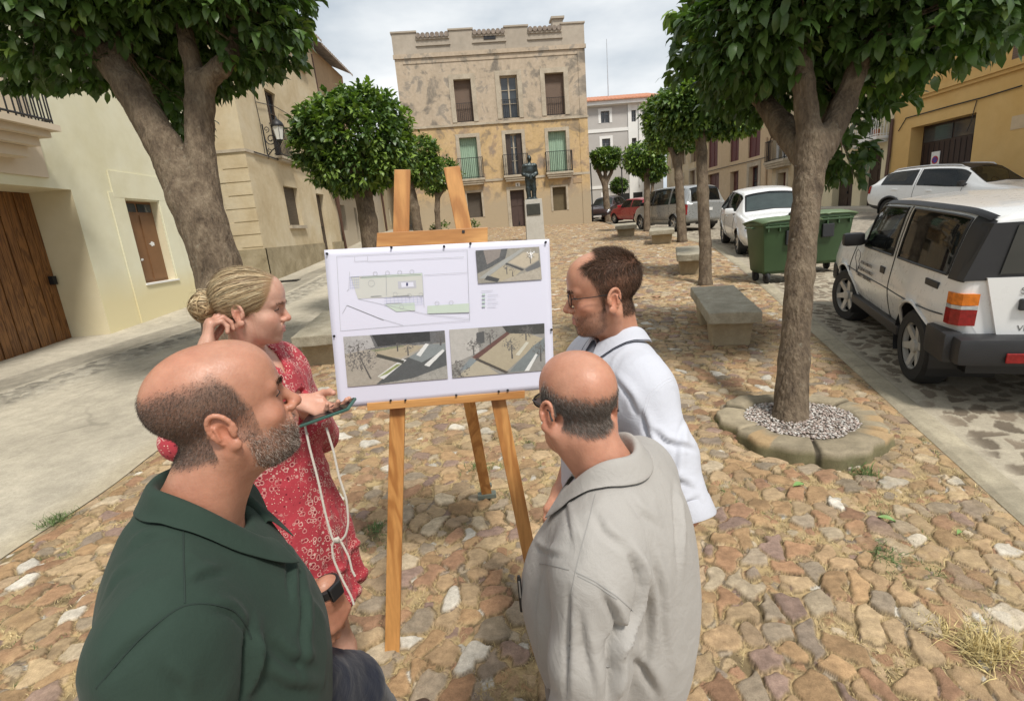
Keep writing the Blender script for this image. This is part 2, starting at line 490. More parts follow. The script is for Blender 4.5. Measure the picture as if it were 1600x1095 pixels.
def strip(name, y0, y1, ny, xa, xb, nx, func, mat, geom=False):
    t = np.linspace(0, 1, ny)
    ys = y0*(y1/y0)**t if geom else y0+(y1-y0)*t
    s = np.linspace(0, 1, nx)
    S, Y = np.meshgrid(s, ys); X = xa(Y)*(1-S)+xb(Y)*S
    Z, C, K = func(X, Y, S)
    V = np.c_[X.ravel(), Y.ravel(), (gz(X, Y)+Z).ravel()]
    idx = np.arange(nx*ny).reshape(ny, nx)
    F = np.c_[idx[:-1, :-1].ravel(), idx[:-1, 1:].ravel(), idx[1:, 1:].ravel(), idx[1:, :-1].ravel()]
    o = mesh_np(name, V, F, mat, smooth=True, attrs={'col': C.reshape(-1, 3), 'msk': K.ravel()})
    return struct(o)
def ground_mat(name, rough=.9, b1=.5, sc=60, mult=(.55, .5, .45)):
    s = NT(name)
    c = s.attr('col')
    f = s.noise(sc, 6, .7); f2 = s.noise(sc*.22, 5, .6); f3 = s.noise(sc*4, 3, .6)
    c = s.mix(.55, c, s.ramp(f, [(.28, mult), (.62, (1.12, 1.1, 1.06))]), 'MULTIPLY')
    c = s.mix(.4, c, s.ramp(f2, [(.3, (.62, .6, .58)), (.7, (1.15, 1.13, 1.1))]), 'MULTIPLY')
    c = s.mix(.3, c, s.ramp(f3, [(.3, (.55, .53, .5)), (.7, (1.15, 1.15, 1.15))]), 'MULTIPLY')
    s.set(c, rough); s.p.inputs['Specular IOR Level'].default_value = .3
    s.bump(s.mix(.5, f, f3), b1, .012)
    return s.m
GM = ground_mat('cobble_stone', .82, .55, 55)
CM = ground_mat('rough_concrete', .92, .4, 40, (.75, .73, .7))
def plaza_f(cell):
    def f(X, Y, S):
        h, m, c, hh = cobbles(X, Y, cell, 11, .13)
        h2, m2, c2, _ = cobbles(X+3.3, Y-1.7, cell*.42, 23, .45, asp=(1, 1.5))
        edge = sstep(0, .025, S)*sstep(1, .975, S)
        dirt = sstep(.50, .66, fbm(X, Y, .9, 3))*.75
        inner = .72+.56*fbm(X, Y, 26, 15)+.25*(vnoise(X+Y*.3, Y*3, 22, 16)-.5); c = c*inner[..., None]; m = m*(1-dirt*.6); h = h*(1-dirt*.5)
        soilc = SOIL[None, None]*(.72+.56*fbm(X, Y, 9, 5)[..., None]) + np.array((.05, .04, .01))*(vnoise(X, Y, 40, 8)[..., None]-.5)*1.6
        soilc = soilc*(1-.55*sstep(.55, .85, vnoise(X, Y, 14, 31))[..., None])
        pm = (m2*(1-m))[..., None]
        C = soilc*(1-pm)+c2*pm*1.0
        C = C*(1-m[..., None])+c*(m[..., None])
        # joint shading put into the colour: stone rims darkened
        jr = (m > .02)*(m < .35)
        C = np.where((jr & True)[..., None], C*.55, C)
        Z = (h*.031+h2*.012*(1-m)+.008*fbm(X, Y, 14, 9))*edge*(cell/.14)**.5
        return Z, C, m
    return f
strip('cobbled_plaza', .45, 3.2, 480, XL, XR, 900, plaza_f(.122), GM)
strip('cobbled_plaza', 3.19, 8.5, 520, XL, XR, 560, plaza_f(.122), GM, True)
strip('cobbled_plaza', 8.48, 33.5, 560, XL, XR, 330, plaza_f(.14), GM, True)
strip('cobbled_plaza', -2.5, .46, 60, XL, XR, 90, plaza_f(.122), GM)

def left_f(X, Y, S):
    f = fbm(X, Y, 1.1, 41); g = fbm(X, Y, 7, 43)
    base = np.array((.45, .415, .34), np.float32)[None, None]*(.74+.5*f[..., None])*(.86+.3*g[..., None])
    xg = X-(-6.15+.29*(np.clip(Y, 3.5, 10)-6.3))-5.55+.06*np.sin(Y*.9)
    h, m, c, _ = cobbles(X, Y, .13, 51, .05, asp=(1, 2.2), flow=False, rm=(.7, .5))
    st = sstep(-5.95, -5.8, xg)*sstep(-5.1, -5.3, xg)
    grey = np.array((.36, .335, .28), np.float32)*(.5+.75*_[..., 6:7])
    C = base*(1-st[..., None])+(grey*m[..., None]+base*.8*(1-m[..., None]))*st[..., None]
    asph = sstep(-6.7, -6.6, xg)*sstep(-5.93, -6.05, xg)
    C = C*(1-asph[..., None]*.34*(.6+.8*fbm(X, Y, 12, 45)[..., None]))
    # patches where the old cobbles show through the worn screed
    w_ = sstep(.56, .66, fbm(X, Y, .8, 47))*(1-st)*(1-asph)*sstep(-5.2, -4.7, X)
    C = C*(1-w_[..., None]*m[..., None]*.22)
    ed = sstep(.94, 1, S)[..., None]
    C = C*(1-ed*.35)+np.array((.40, .33, .2))*ed*.35
    cr = np.abs(fbm(X, Y, .7, 49)-.48) < .004
    C = np.where(cr[..., None], C*.8, C)
    Z = .012*f+h*.03*st + .006*h*w_
    return Z, C, m
strip('street', .4, 4.2, 200, lambda y: -9.2+0*y, XL, 260, left_f, CM)
strip('street', 4.19, 16, 420, lambda y: -9.2+0*y, XL, 260, left_f, CM, True)
strip('street', 15.99, 36, 200, lambda y: -13.2+0*y, XL, 130, left_f, CM, True)
strip('street', -2.5, .41, 40, lambda y: -9.2+0*y, XL, 80, left_f, CM)

def right_f(X, Y, S):
    f = fbm(X, Y, 1.0, 61); g = fbm(X, Y, 8, 63)
    base = np.array((.40, .36, .285), np.float32)[None, None]*(.8+.4*f[..., None])*(.82+.36*g[..., None])
    h, m, c, hh = cobbles(X, Y, .17, 71, .12, warp=.5, asp=(1.3, 2.6), rm=(.50, .38))
    F = sstep(.35, .75, m)
    dk = np.array((.20, .165, .125), np.float32)*(.65+.7*hh[..., 6:7])
    near = sstep(0.0, .03, S)*(.45+.55*sstep(.40, .5, fbm(X, Y, .5, 77)*.6+.28))
    C = base*(1-(F*near)[..., None])+dk*(F*near)[..., None]
    far = sstep(6, 10, X)*.6
    C = C*(1-far[..., None])+np.array((.30, .275, .235))*(.7+.6*g[..., None])*far[..., None]
    Z = .006*f-.006*F*near+.002
    return Z, C, F*near
XRK = lambda y: XR(y)+.17
strip('side_street', .6, 10, 520, XRK, lambda y: 8.2+0*y, 330, right_f, CM)
strip('side_street', .6, 10, 120, lambda y: 8.19+0*y, lambda y: 15.5+0*y, 110, right_f, CM)
strip('side_street', 9.98, 48, 320, XRK, lambda y: 15.5+0*y, 150, right_f, CM, True)
strip('side_street', -3, .61, 40, XRK, lambda y: 15.5+0*y, 80, right_f, CM)
def kerb_f(X, Y, S):
    f = fbm(X, Y, 4, 81); g = fbm(X, Y, 17, 83)
    C = np.array((.43, .385, .29), np.float32)[None, None]*(.7+.4*f[..., None])*(.85+.3*g[..., None])
    j = (np.abs(((Y/.9)+.2*np.sin(Y)) % 1-.5) > .485)
    C = np.where(j[..., None], C*.82, C)
    ed = sstep(0, .2, S)*sstep(1, .88, S)
    return .004+.02*ed*(.7+.5*f)-.003*j, C, ed
strip('kerb', -3, 10, 460, lambda y: XR(y)-.02, lambda y: XRK(y)+.01, 14, kerb_f, CM)
strip('kerb', 9.99, 30, 300, lambda y: XR(y)-.02, lambda y: XRK(y)+.01, 10, kerb_f, CM)
# one sheet below everything, out to the horizon
xs = np.r_[-900, -300, -100, np.linspace(-40, 40, 41), 100, 300, 900]; ys = np.r_[-400, -100, -20, np.linspace(-6, 60, 45), 120, 400, 1500]
GX, GY = np.meshgrid(xs, ys); ix = np.arange(GX.size).reshape(GX.shape)
struct(mesh_np('ground', np.c_[GX.ravel(), GY.ravel(), (gz(GX, GY)-.05).ravel()],
       np.c_[ix[:-1, :-1].ravel(), ix[:-1, 1:].ravel(), ix[1:, 1:].ravel(), ix[1:, :-1].ravel()], simple('packed_earth', (.34, .3, .23), .95, scale=.7)))

# ---------------------------------------------------------------- grass in the joints
def blades(name, P, hgt, wid, col, parent=None, lean=.9, mat=None, flat=.35):
    n = len(P); r = RNG
    th = r.random(n)*2*np.pi; l = (r.random(n)**.7)*lean
    d = np.c_[np.cos(th)*l, np.sin(th)*l, np.maximum(flat, 1-l*.8)]
    d /= np.linalg.norm(d, axis=1)[:, None]
    sd_ = np.c_[-np.sin(th+r.normal(0, .6, n)), np.cos(th), np.zeros(n)]
    hg = (hgt*(.4+.9*r.random(n)))[:, None]; wd = (wid*(.6+.8*r.random(n)))[:, None]
    mid = P+d*hg*.55; tip = P+d*hg*.95+np.c_[np.cos(th), np.sin(th), -.5*np.ones(n)]*hg*.22*r.random((n, 1))
    V = np.stack([P-sd_*wd/2, P+sd_*wd/2, mid+sd_*wd*.4, mid-sd_*wd*.4, tip], 1).reshape(-1, 3)
    b = np.arange(n)*5
    F = [(i, i+1, i+2, i+3) for i in b]+[(i+3, i+2, i+4) for i in b]
    C = np.repeat(col, 5, 0)
    return mesh_np(name, V, F, mat or BLADE, parent=parent, attrs={'col': C})
_s = NT('blade'); _s.set(_s.attr('col'), .7); BLADE = _s.m
def grass_field():
    n = 90000; r = RNG
    y = .5+(r.random(n)**1.7)*7; x = XL(y)+.05+(XR(y)-XL(y)-.1)*r.random(n)
    h, m, c, _ = cobbles(x[None], y[None], .122, 11, .13); m = m[0]
    cl = fbm(x, y, 1.3, 91)
    keep = (m < .3) & (r.random(n) < sstep(.34, .6, cl)*1.0+.2)
    x = x[keep]; y = y[keep]; P = np.c_[x, y, gz(x, y)+.004]
    k = 3; P = np.repeat(P, k, 0)+r.normal(0, .012, (len(P)*k, 3))*[1, 1, 0]
    straw = np.array((.46, .36, .18)); green = np.array((.12, .17, .05))
    g = (fbm(P[:, 0], P[:, 1], 2.1, 95) > .56) & (r.random(len(P)) < .6)
    colr = np.where(g[:, None], green, straw)*(.6+.7*r.random((len(P), 1)))
    o = blades('dry_grass', P, .026, .0032, colr)
    return struct(o, 'stuff')
tag(grass_field(), 'dry straw and short weeds growing in the joints of the cobbles', 'grass')
def tuft(px, py, n, rad, hgt, green, label, nm='grass_tuft', cat='grass tuft', wid=.004):
    c = gp(px, py); r = RNG
    P = c+np.c_[r.normal(0, rad, n), r.normal(0, rad, n), np.zeros(n)]; P[:, 2] = gz(P[:, 0], P[:, 1])+.012
    base = np.array((.10, .16, .045)) if green else np.array((.55, .44, .2))
    o = blades(nm, P, hgt, wid, base*(.6+.7*r.random((n, 1))), lean=1.1, flat=.25)
    tag(o, label, cat)
tuft(1545, 1030, 420, .05, .11, False, 'large straw-yellow grass tuft spreading over the cobbles in the near right corner')
tuft(1455, 985, 160, .03, .06, False, 'small straw-yellow grass tuft just left of the large corner tuft')
tuft(1380, 875, 160, .04, .05, True, 'green weed among the cobbles in front of the tree planter', 'weed', 'weed')
tuft(1130, 665, 120, .05, .05, True, 'green weed at the left edge of the round tree planter', 'weed', 'weed')
tuft(1245, 715, 0 or 40, .03, .04, True, 'little green weed under the cracked front of the tree planter', 'weed', 'weed')
tuft(1350, 745, 150, .04, .07, True, 'leafy green weed at the front right foot of the tree planter', 'weed', 'weed')
tuft(745, 735, 160, .04, .05, True, 'green weed beside the back foot of the easel', 'weed', 'weed')
tuft(590, 830, 120, .035, .045, True, 'green weed by the left front leg of the easel', 'weed', 'weed')
tuft(90, 815, 200, .05, .06, True, 'green weeds along the crack between street and plaza', 'weed', 'weed')
def leaf_on_ground(px, py, ln, rz, label):
    c = gp(px, py); mb = MB(); n = 7
    V = []; F = []
    for i in range(n):
        t = i/(n-1); wd = math.sin(math.pi*min(t*.97+.02, 1))**.8*ln*.22
        for s in (-1, 0, 1): V.append(((t-.5)*ln, s*wd, .012*abs(s)+.012*math.sin(t*3)))
    for i in range(n-1):
        for s in (0, 1): F.append((i*3+s, i*3+s+1, i*3+s+4, i*3+s+3))
    o = mesh_np('fallen_leaf', np.array(V), F, simple('fresh_leaf', (.18, .3, .09), .5), smooth=True)
    o.location = (c[0], c[1], c[2]+.028); o.rotation_euler = (.1, .1, rz)
    tag(o, label, 'leaf', 'green leaves fallen on the cobbles')
leaf_on_ground(1247, 766, .085, .3, 'fallen green leaf nearest to the front of the tree planter')
leaf_on_ground(1384, 820, .08, -.6, 'fallen green leaf on the cobbles midway between planter and right gutter')
leaf_on_ground(1497, 842, .05, .5, 'smallest fallen green leaf, the one nearest to the right street')

# ---------------------------------------------------------------- planter of the near tree
def planter(c, r0, r1, hgt, label, nseg=6, group='tree planters', gravel=2600):
    t = thing('tree_planter', label, 'planter', (c[0], c[1], c[2]), group=group)
    mb = MB(); r = random.Random(int(c[0]*100))
    V = []; F = []; C = []
    na, nr = 240, 12
    prof = [(r1+.02, -.12), (r1+.015, hgt*.5), (r1+.008, hgt*.9), (r1-.006, hgt*.99), (r1-.03, hgt+.004), (r1*.6+r0*.4, hgt+.006), (r0+.03, hgt+.004), (r0, hgt-.012), (r0-.005, hgt-.09)]
    cracks = [r.random()*.5+i*2*math.pi/nseg for i in range(nseg)]
    for ia in range(na):
        a = 2*math.pi*ia/na
        dc = min(abs((a-q+math.pi) % (2*math.pi)-math.pi) for q in cracks)
        seg = sum(1 for q in cracks if q < a) % nseg
        rr = random.Random(seg*31+7); hs = rr.uniform(-.022, .012); ox = rr.uniform(-.03, .05); cs = rr.uniform(.75, 1.1)
        wob = .03*math.sin(3*a+1)+.02*math.sin(7*a)+.012*math.sin(17*a)
        for k, (rad, z) in enumerate(prof):
            R1 = rad+(wob+ox*(rad-r0)/(r1-r0)) if rad > r0+.01 else rad+wob*.3
            cz = z+hs*(k > 0)-(0.05*math.exp(-(dc/.02)**2) if 1 <= k <= 7 else 0)
            V.append((R1*math.cos(a)*1.0, R1*math.sin(a)*.95, cz))
            nz_ = .8+.4*float(vnoise(np.array([a*9]), np.array([k*1.3]), 1, 3)[0])
            cc = np.array((.34, .29, .205))*cs*nz_
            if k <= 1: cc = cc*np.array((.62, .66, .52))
            if rr.random() > .0 and 2 <= k <= 5 and float(vnoise(np.array([a*3.]), np.array([1.]), 1, 5)[0]) > .8: cc = np.array((.40, .285, .16))
            if dc < .022: cc = cc*.35
            C.append(cc)
    m = len(prof)
    for ia in range(na):
        for k in range(m-1): F.append((ia*m+k, ((ia+1) % na)*m+k, ((ia+1) % na)*m+k+1, ia*m+k+1))
    mesh_np('stone_ring', np.array(V), F, CM, parent=t, smooth=True, attrs={'col': np.array(C)})
    if gravel:
        q = RNG; n = gravel
        a = q.random(n)*2*np.pi; rad = np.sqrt(q.random(n))*(r0+.01)
        P = np.c_[rad*np.cos(a), rad*np.sin(a)*.95, hgt-.03+q.random(n)*.012+.02*(1-rad/r0)]
        oct_ = np.array([(1, 0, 0), (-1, 0, 0), (0, 1, 0), (0, -1, 0), (0, 0, .7), (0, 0, -.7)])
        sz = (.006+.009*q.random((n, 1, 1)))*(1+.5*q.normal(0, .5, (n, 6, 1)).clip(-.8, .9))
        th = q.random(n)*6.28; ct, st = np.cos(th), np.sin(th)
        o_ = oct_[None]*np.array([1.35, .85, .8]); ox = o_[..., 0]*ct[:, None]-o_[..., 1]*st[:, None]; oy = o_[..., 0]*st[:, None]+o_[..., 1]*ct[:, None]
        Vg = (P[:, None, :]+np.stack([ox, oy, np.repeat(o_[..., 2], n, 0)], -1)*sz).reshape(-1, 3)
        tri = np.array([(0, 2, 4), (2, 1, 4), (1, 3, 4), (3, 0, 4), (2, 0, 5), (1, 2, 5), (3, 1, 5), (0, 3, 5)])
        Fg = (tri[None]+np.arange(n)[:, None, None]*6).reshape(-1, 3)
        gc = np.array([(.45, .41, .37), (.33, .27, .23), (.55, .52, .48), (.38, .3, .26)])[q.integers(0, 4, n)]*(.7+.5*q.random((n, 1)))
        g = mesh_np('gravel', Vg, Fg, BLADE, parent=t, attrs={'col': np.repeat(gc, 6, 0)}); g['kind'] = 'stuff'
        mb = MB(); mb.lathe([(r0+.01, hgt-.14), (r0+.01, hgt-.035), (.02, hgt-.028)], n=40)
        mb.build('soil', simple('planter_soil', (.25, .2, .16), .95), t)
    return t
TREE1 = gp(1233, 668)
planter((TREE1[0]+.07, TREE1[1]-.02, gz(TREE1[0], TREE1[1]-.02)), .385, .565, .105, 'round cracked stone planter filled with gravel at the near right tree')
# ================================================================ trees
def leaf_mat():
    s = NT('glossy_leaf'); c = s.attr('col')
    c = s.mix(.35, c, s.ramp(s.noise(30, 3), [(.3, (.6, .6, .6)), (.7, (1.15, 1.15, 1.1))]), 'MULTIPLY')
    s.set(c, .42); s.p.inputs['Specular IOR Level'].default_value = .45
    tr = s.n('ShaderNodeBsdfTranslucent'); s.l(s.mix(1, c, (1.25, 1.5, .5), 'MULTIPLY'), tr.inputs[0])
    m = s.n('ShaderNodeMixShader'); m.inputs[0].default_value = .22
    s.l(s.p.outputs[0], m.inputs[1]); s.l(tr.outputs[0], m.inputs[2]); s.l(m.outputs[0], s.o.inputs[0])
    return s.m
LEAF = leaf_mat()
def bark_mat():
    s = NT('tree_bark')
    f = s.noise(9, 7, .65, stretch=(1, 1, .45), dist=.5); g = s.noise(55, 4, .6, stretch=(1, 1, .3))
    c = s.ramp(f, [(.30, (.070, .048, .030)), (.48, (.145, .105, .068)), (.72, (.245, .19, .128))])
    li = s.ramp(s.noise(16, 6, .7), [(.6, (0, 0, 0)), (.72, (1, 1, 1))])
    c = s.mix(s.math('MULTIPLY', li, .45), c, (.33, .31, .235))
    c = s.mix(.6, c, s.ramp(g, [(.3, (.45, .43, .4)), (.65, (1.1, 1.1, 1.1))]), 'MULTIPLY')
    s.set(c, .9); s.bump(s.mix(.6, f, g), 1.0, .035); return s.m
BARK = bark_mat()
def rosettes(tips, dirs, nl, ln, seed, fresh=.12, detail=True, droop=.6):
    r = np.random.default_rng(seed)
    n = len(tips); N = n*nl
    T = np.repeat(tips, nl, 0); D = np.repeat(dirs, nl, 0)
    a = r.random(N)*2*np.pi; ref = np.where(np.abs(D[:, 2:3]) < .9, np.array([[0, 0, 1.]]), np.array([[1., 0, 0]]))
    U = np.cross(D, ref); U /= np.linalg.norm(U, axis=1)[:, None]; W = np.cross(D, U)
    sp_ = r.random(N)*1.15+.25
    d = D*np.cos(sp_)[:, None]+(U*np.cos(a)[:, None]+W*np.sin(a)[:, None])*np.sin(sp_)[:, None]
    d[:, 2] -= droop*(.2+.9*r.random(N)); d /= np.linalg.norm(d, axis=1)[:, None]
    side = np.cross(d, np.array([0, 0, 1.])+r.normal(0, .35, (N, 3))); side /= np.maximum(np.linalg.norm(side, axis=1), 1e-6)[:, None]
    up = np.cross(side, d)
    l = (ln*(.55+.6*r.random(N)))[:, None]; w = l*.24*(.85+.35*r.random((N, 1)))
    b = T+d*l*.12+r.normal(0, ln*.14, (N, 3))
    fold = .35; cv = (.10+.22*r.random((N, 1)))
    if detail:
        P = [b, b+d*l*.3+side*w*.85+up*w*fold*.8, b+d*l*.3+up*l*cv*.35, b+d*l*.3-side*w*.85+up*w*fold*.8,
             b+d*l*.68+side*w*.8+up*(w*fold*.7-l*cv*.1), b+d*l*.68+up*l*cv*.2, b+d*l*.68-side*w*.8+up*(w*fold*.7-l*cv*.1), b+d*l-up*l*cv*.75]
        fq = [(0, 3, 2, 2), (0, 2, 1, 1), (1, 2, 5, 4), (2, 3, 6, 5), (4, 5, 7, 7), (5, 6, 7, 7)]
    else:
        P = [b, b+d*l*.5+side*w+up*w*fold, b+d*l*.5+up*l*cv*.3, b+d*l*.5-side*w+up*w*fold, b+d*l-up*l*cv*.5]
        fq = [(0, 2, 1, 1), (0, 3, 2, 2), (1, 2, 4, 4), (2, 3, 4, 4)]
    k = len(P); V = np.stack(P, 1).reshape(-1, 3); base = np.arange(N)*k
    F = []
    tri = np.array([f[:3] for f in fq if f[2] == f[3]]); quad = [f for f in fq if f[2] != f[3]]
    if quad:
        q = np.array(quad); tri = np.concatenate([tri, q[:, [0, 1, 2]], q[:, [0, 2, 3]]])
    F = (base[:, None, None]+tri[None]).reshape(-1, 3)
    dark = np.array((.048, .090, .025)); mid = np.array((.095, .165, .040)); fr = np.array((.26, .37, .07))
    t = np.repeat(r.random(n), nl)[:, None]*.7+.3*r.random((N, 1))
    C = dark*(1-t)+mid*t
    isf = np.repeat(r.random(n) < fresh, nl)[:, None]
    C = np.where(isf, mid*.35+fr*.65*(.6+.6*r.random((N, 1))), C)
    return V, F, np.repeat(C, k, 0)
def crown(parent, blobs, nt, nl, ln, seed, fresh=.12, detail=True, droop=.6, shell=.55, twig=None):
    r = np.random.default_rng(seed)
    vol = np.array([(b[1][0]*b[1][1]+b[1][0]*b[1][2])*(b[2] if len(b) > 2 else 1) for b in blobs]); vol = vol/vol.sum()
    T = []; D = []
    ctr = np.array(blobs[0][0])
    for b, v in zip(blobs, vol):
        m = int(nt*v)+1; d = r.normal(0, 1, (m, 3)); d /= np.linalg.norm(d, axis=1)[:, None]
        lump = .74+.50*f3(d*1.7+np.array(b[0])[None]*.7+20, 1.3, 3)
        rad = (shell+(1-shell)*r.random(m)**.6)*lump
        p = np.array(b[0])+d*rad[:, None]*np.array(b[1])
        o = (p-ctr); o /= np.linalg.norm(o, axis=1)[:, None]
        dd = o*.6+d*.5+np.array([0, 0, .25])+r.normal(0, .25, (m, 3)); dd /= np.linalg.norm(dd, axis=1)[:, None]
        T.append(p); D.append(dd)
    T = np.concatenate(T); D = np.concatenate(D)
    V, F, C = rosettes(T, D, nl, ln, seed, fresh, detail, droop)
    o = mesh_np('crown', V, F, LEAF, parent=parent, smooth=True, attrs={'col': C})
    return o, T, D
def trunk_mesh(parent, paths, h, amp=.012, k=.04, seed=0):
    s = SDF()
    for pts, rs in paths: s.path(pts, rs, k=k)
    V, F = s.mesh(h, 1)
    N = vnormals(V, F)
    f = f3(V*np.array([1, 1, .35])+seed, 11, 4); g = f3(V+seed+5, 2.6, 2); q = f3(V*np.array([1, 1, .22])+seed+9, 30, 2)
    V = V+N*((f-.5)*amp*2+(g-.4)*amp*2.2-np.clip(np.abs(q-.38)*-14+1, 0, 1)*amp*.55+(q-.38)*amp)[:, None]
    return mesh_np('trunk', V, F, BARK, parent=parent, smooth=True)
def twigs(parent, T, hub, n, rad, seed):
    r = random.Random(seed); mb = MB()
    for i in r.sample(range(len(T)), min(n, len(T))):
        t = Vector(T[i]); h = min((Vector(q) for q in hub), key=lambda q: (q-t).length)
        m = (h+t)/2+Vector((r.uniform(-.1, .1), r.uniform(-.1, .1), r.uniform(-.05, .1)))
        mb.tube([h, m, t], [rad*1.6, rad, rad*.45], 5, False)
    return mb.build('branches', BARK, parent, smooth=True)
def near_tree(label, base, trunk, limbs, blobs, nt, nl, ln, seed, fresh=.04, h=.011, ntw=160, droop=.6, shell=.5):
    """all points in world space; the thing stands at base"""
    t = thing('plaza_tree', label, 'tree', base, group='clipped evergreen trees round the plaza')
    b = np.array(base); rel = lambda P: [tuple(np.array(p)-b) for p in P]
    paths = [(rel(trunk[0]), trunk[1])]+[(rel(p), rs) for p, rs in limbs]
    trunk_mesh(t, paths, h, seed=seed)
    bl = [((np.array(q[0])-b), *q[1:]) for q in blobs]
    o, T, D = crown(t, bl, nt, nl, ln, seed, fresh, True, droop, shell)
    hub = []
    for p, rs in limbs:
        p = rel(p); hub += p[-2:]
        a, c = np.array(p[-2]), np.array(p[-1]); hub += [tuple(a*.5+c*.5)]
    if ntw: twigs(t, T, hub, ntw, .008, seed)
    return t
def PX(D, *pts): return [tuple(atD(D+(p[2] if len(p) > 2 else 0), p[0], p[1])) for p in pts]
# near right tree
b1 = np.array(TREE1); D1 = float((b1-CAM)@FWD)
near_tree('nearest tree at right with grey-brown trunk rising from the gravel planter', TREE1,
    ([tuple(b1+[0, 0, -.12]), tuple(b1+[0, 0, .06])]+PX(D1, (1240, 560, .02), (1250, 430, .05), (1263, 290, .1), (1270, 225, .12)), [.16, .125, .108, .102, .108, .135]),
    [(PX(D1, (1266, 225, .12), (1256, 130, .1), (1250, 60, .1), (1240, -60, .1)), [.10, .08, .07, .05]),
     (PX(D1, (1285, 235, .12), (1318, 165, .15), (1345, 95, .1), (1400, 0, .2)), [.10, .085, .08, .05]),
     (PX(D1, (1258, 245, .2), (1225, 200, .5), (1185, 150, .8), (1150, 80, 1.0)), [.11, .10, .08, .05]),
     (PX(D1, (1280, 240, .2), (1300, 190, .6), (1320, 120, 1.0)), [.10, .08, .05])],
    [(atD(D1+.35, 1325, -62), (1.42, 1.05, .80), 1.5), (atD(D1+.1, 1180, 30), (.66, .7, .48)), (atD(D1, 1440, 20), (.72, .8, .48)), (atD(D1-.25, 1300, -40), (.8, .5, .30)),
     (atD(D1+.9, 1225, 110), (.75, .6, .40)), (atD(D1+.9, 1350, 110), (.55, .6, .42)), (atD(D1+1.1, 1318, 235), (.20, .3, .40)), (atD(D1+.2, 1530, 5), (.45, .5, .42), 1.2)],
    3100, 7, .145, 5, fresh=.035, droop=.75, shell=.45, ntw=220)
# near left tree: forked trunk
TREE2 = np.array(gp(372, 676)); D2 = float((TREE2-CAM)@FWD)
near_tree('big forked tree at left behind the blonde woman', TREE2,
    ([tuple(TREE2+[0, 0, -.1])]+PX(D2, (366, 600), (355, 490), (338, 410), (318, 350), (300, 310)), [.28, .24, .215, .20, .20, .195]),
    [(PX(D2, (300, 320), (255, 225), (205, 140), (160, 85), (95, 20), (40, -40)), [.18, .145, .138, .115, .09, .05]),
     (PX(D2, (318, 330), (313, 240, .05), (312, 165, .05), (312, 130, .05)), [.17, .125, .118, .125]),
     (PX(D2, (312, 140, .05), (295, 80), (285, 20), (270, -60)), [.095, .075, .06, .04]),
     (PX(D2, (315, 135, .05), (345, 105), (370, 70, .1), (380, 10, .1)), [.10, .085, .075, .05]),
     (PX(D2, (190, 110), (183, 60), (185, -10)), [.09, .07, .05])],
    [(atD(D2+.2, 230, -60), (1.65, 1.4, .92), 1.6), (atD(D2, 392, 12), (.54, .7, .58)), (atD(D2-.1, 80, 25), (.80, .8, .56)), (atD(D2+.6, 300, 60), (.85, .6, .55)),
     (atD(D2+.8, 200, 60), (.85, .5, .52)), (atD(D2-.4, 250, -40), (1.0, .5, .3)), (atD(D2+.7, 278, 165), (.26, .3, .42), .8), (atD(D2+.5, 10, 65), (.45, .5, .42))],
    3400, 7, .15, 9, fresh=.03, droop=.8, shell=.45, ntw=220)

def mid_tree(label, base, D, tr, blobs, nt, nl, ln, seed, limbs=(), fresh=.3, rad=.13, droop=.45, detail=False):
    t = thing('plaza_tree', label, 'tree', base, group='clipped evergreen trees round the plaza')
    b = np.array(base); s0 = float(D)
    rel = lambda P: [tuple(np.array(p)-b) for p in P]
    pts = rel(PX(s0, *tr)); pts = [(0, 0, -.1), (0, 0, .03)]+pts
    k = len(pts); rs = [rad*1.35, rad*1.15]+[rad*(1-.12*i/(k-2)) for i in range(k-2)]
    paths = [(pts, rs)]
    for lp, lr in limbs: paths.append((rel(PX(s0, *lp)), lr))
    if not limbs:
        top = np.array(pts[-1]); c = np.array(blobs[0][0])-b; r = random.Random(seed)
        for i in range(4):
            a = i*1.57+r.random(); q = np.array(blobs[0][1])
            paths.append(([tuple(top-[0, 0, .08]), tuple(top*.6+(c+[math.cos(a)*q[0]*.5, math.sin(a)*q[1]*.5, -q[2]*.3])*.4), tuple(c+[math.cos(a)*q[0]*.55, math.sin(a)*q[1]*.55, 0])], [rad*.75, rad*.55, rad*.2]))
    trunk_mesh(t, paths, max(.02, rad*.2), amp=.008, seed=seed, k=.05)
    bl = [((np.array(q[0])-b), *q[1:]) for q in blobs]
    crown(t, bl, nt, nl, ln, seed, fresh, detail, droop)
    return t
# second tree of the left row (full, rounded)
LB = np.array(atD(8.4, 580, 400)); LB[2] = gz(LB[0], LB[1])
mid_tree('rounded bushy tree at left between the stone house and the easel top', LB, 8.4, [(575, 345), (567, 300), (565, 275)],
    [(atD(8.4, 553, 222), (1.02, 1.0, .80), 1.5), (atD(8.3, 500, 208), (.45, .6, .42)), (atD(8.3, 610, 235), (.42, .6, .46)), (atD(8.2, 555, 265), (.72, .6, .36)), (atD(8.4, 560, 165), (.62, .7, .26))],
    2100, 7, .125, 21, fresh=.42, rad=.15, detail=True)
LC = np.array(atD(14, 655, 358)); LC[2] = gz(LC[0], LC[1])
mid_tree('leaning tree just behind the left upright of the easel', LC, 14, [(648, 325), (640, 290), (645, 265)],
    [(atD(14, 650, 240), (.62, .7, .45)), (atD(14, 660, 265), (.55, .6, .4))], 800, 6, .15, 22, fresh=.4, rad=.13)
LD = np.array(atD(22, 683, 351)); LD[2] = gz(LD[0], LD[1])
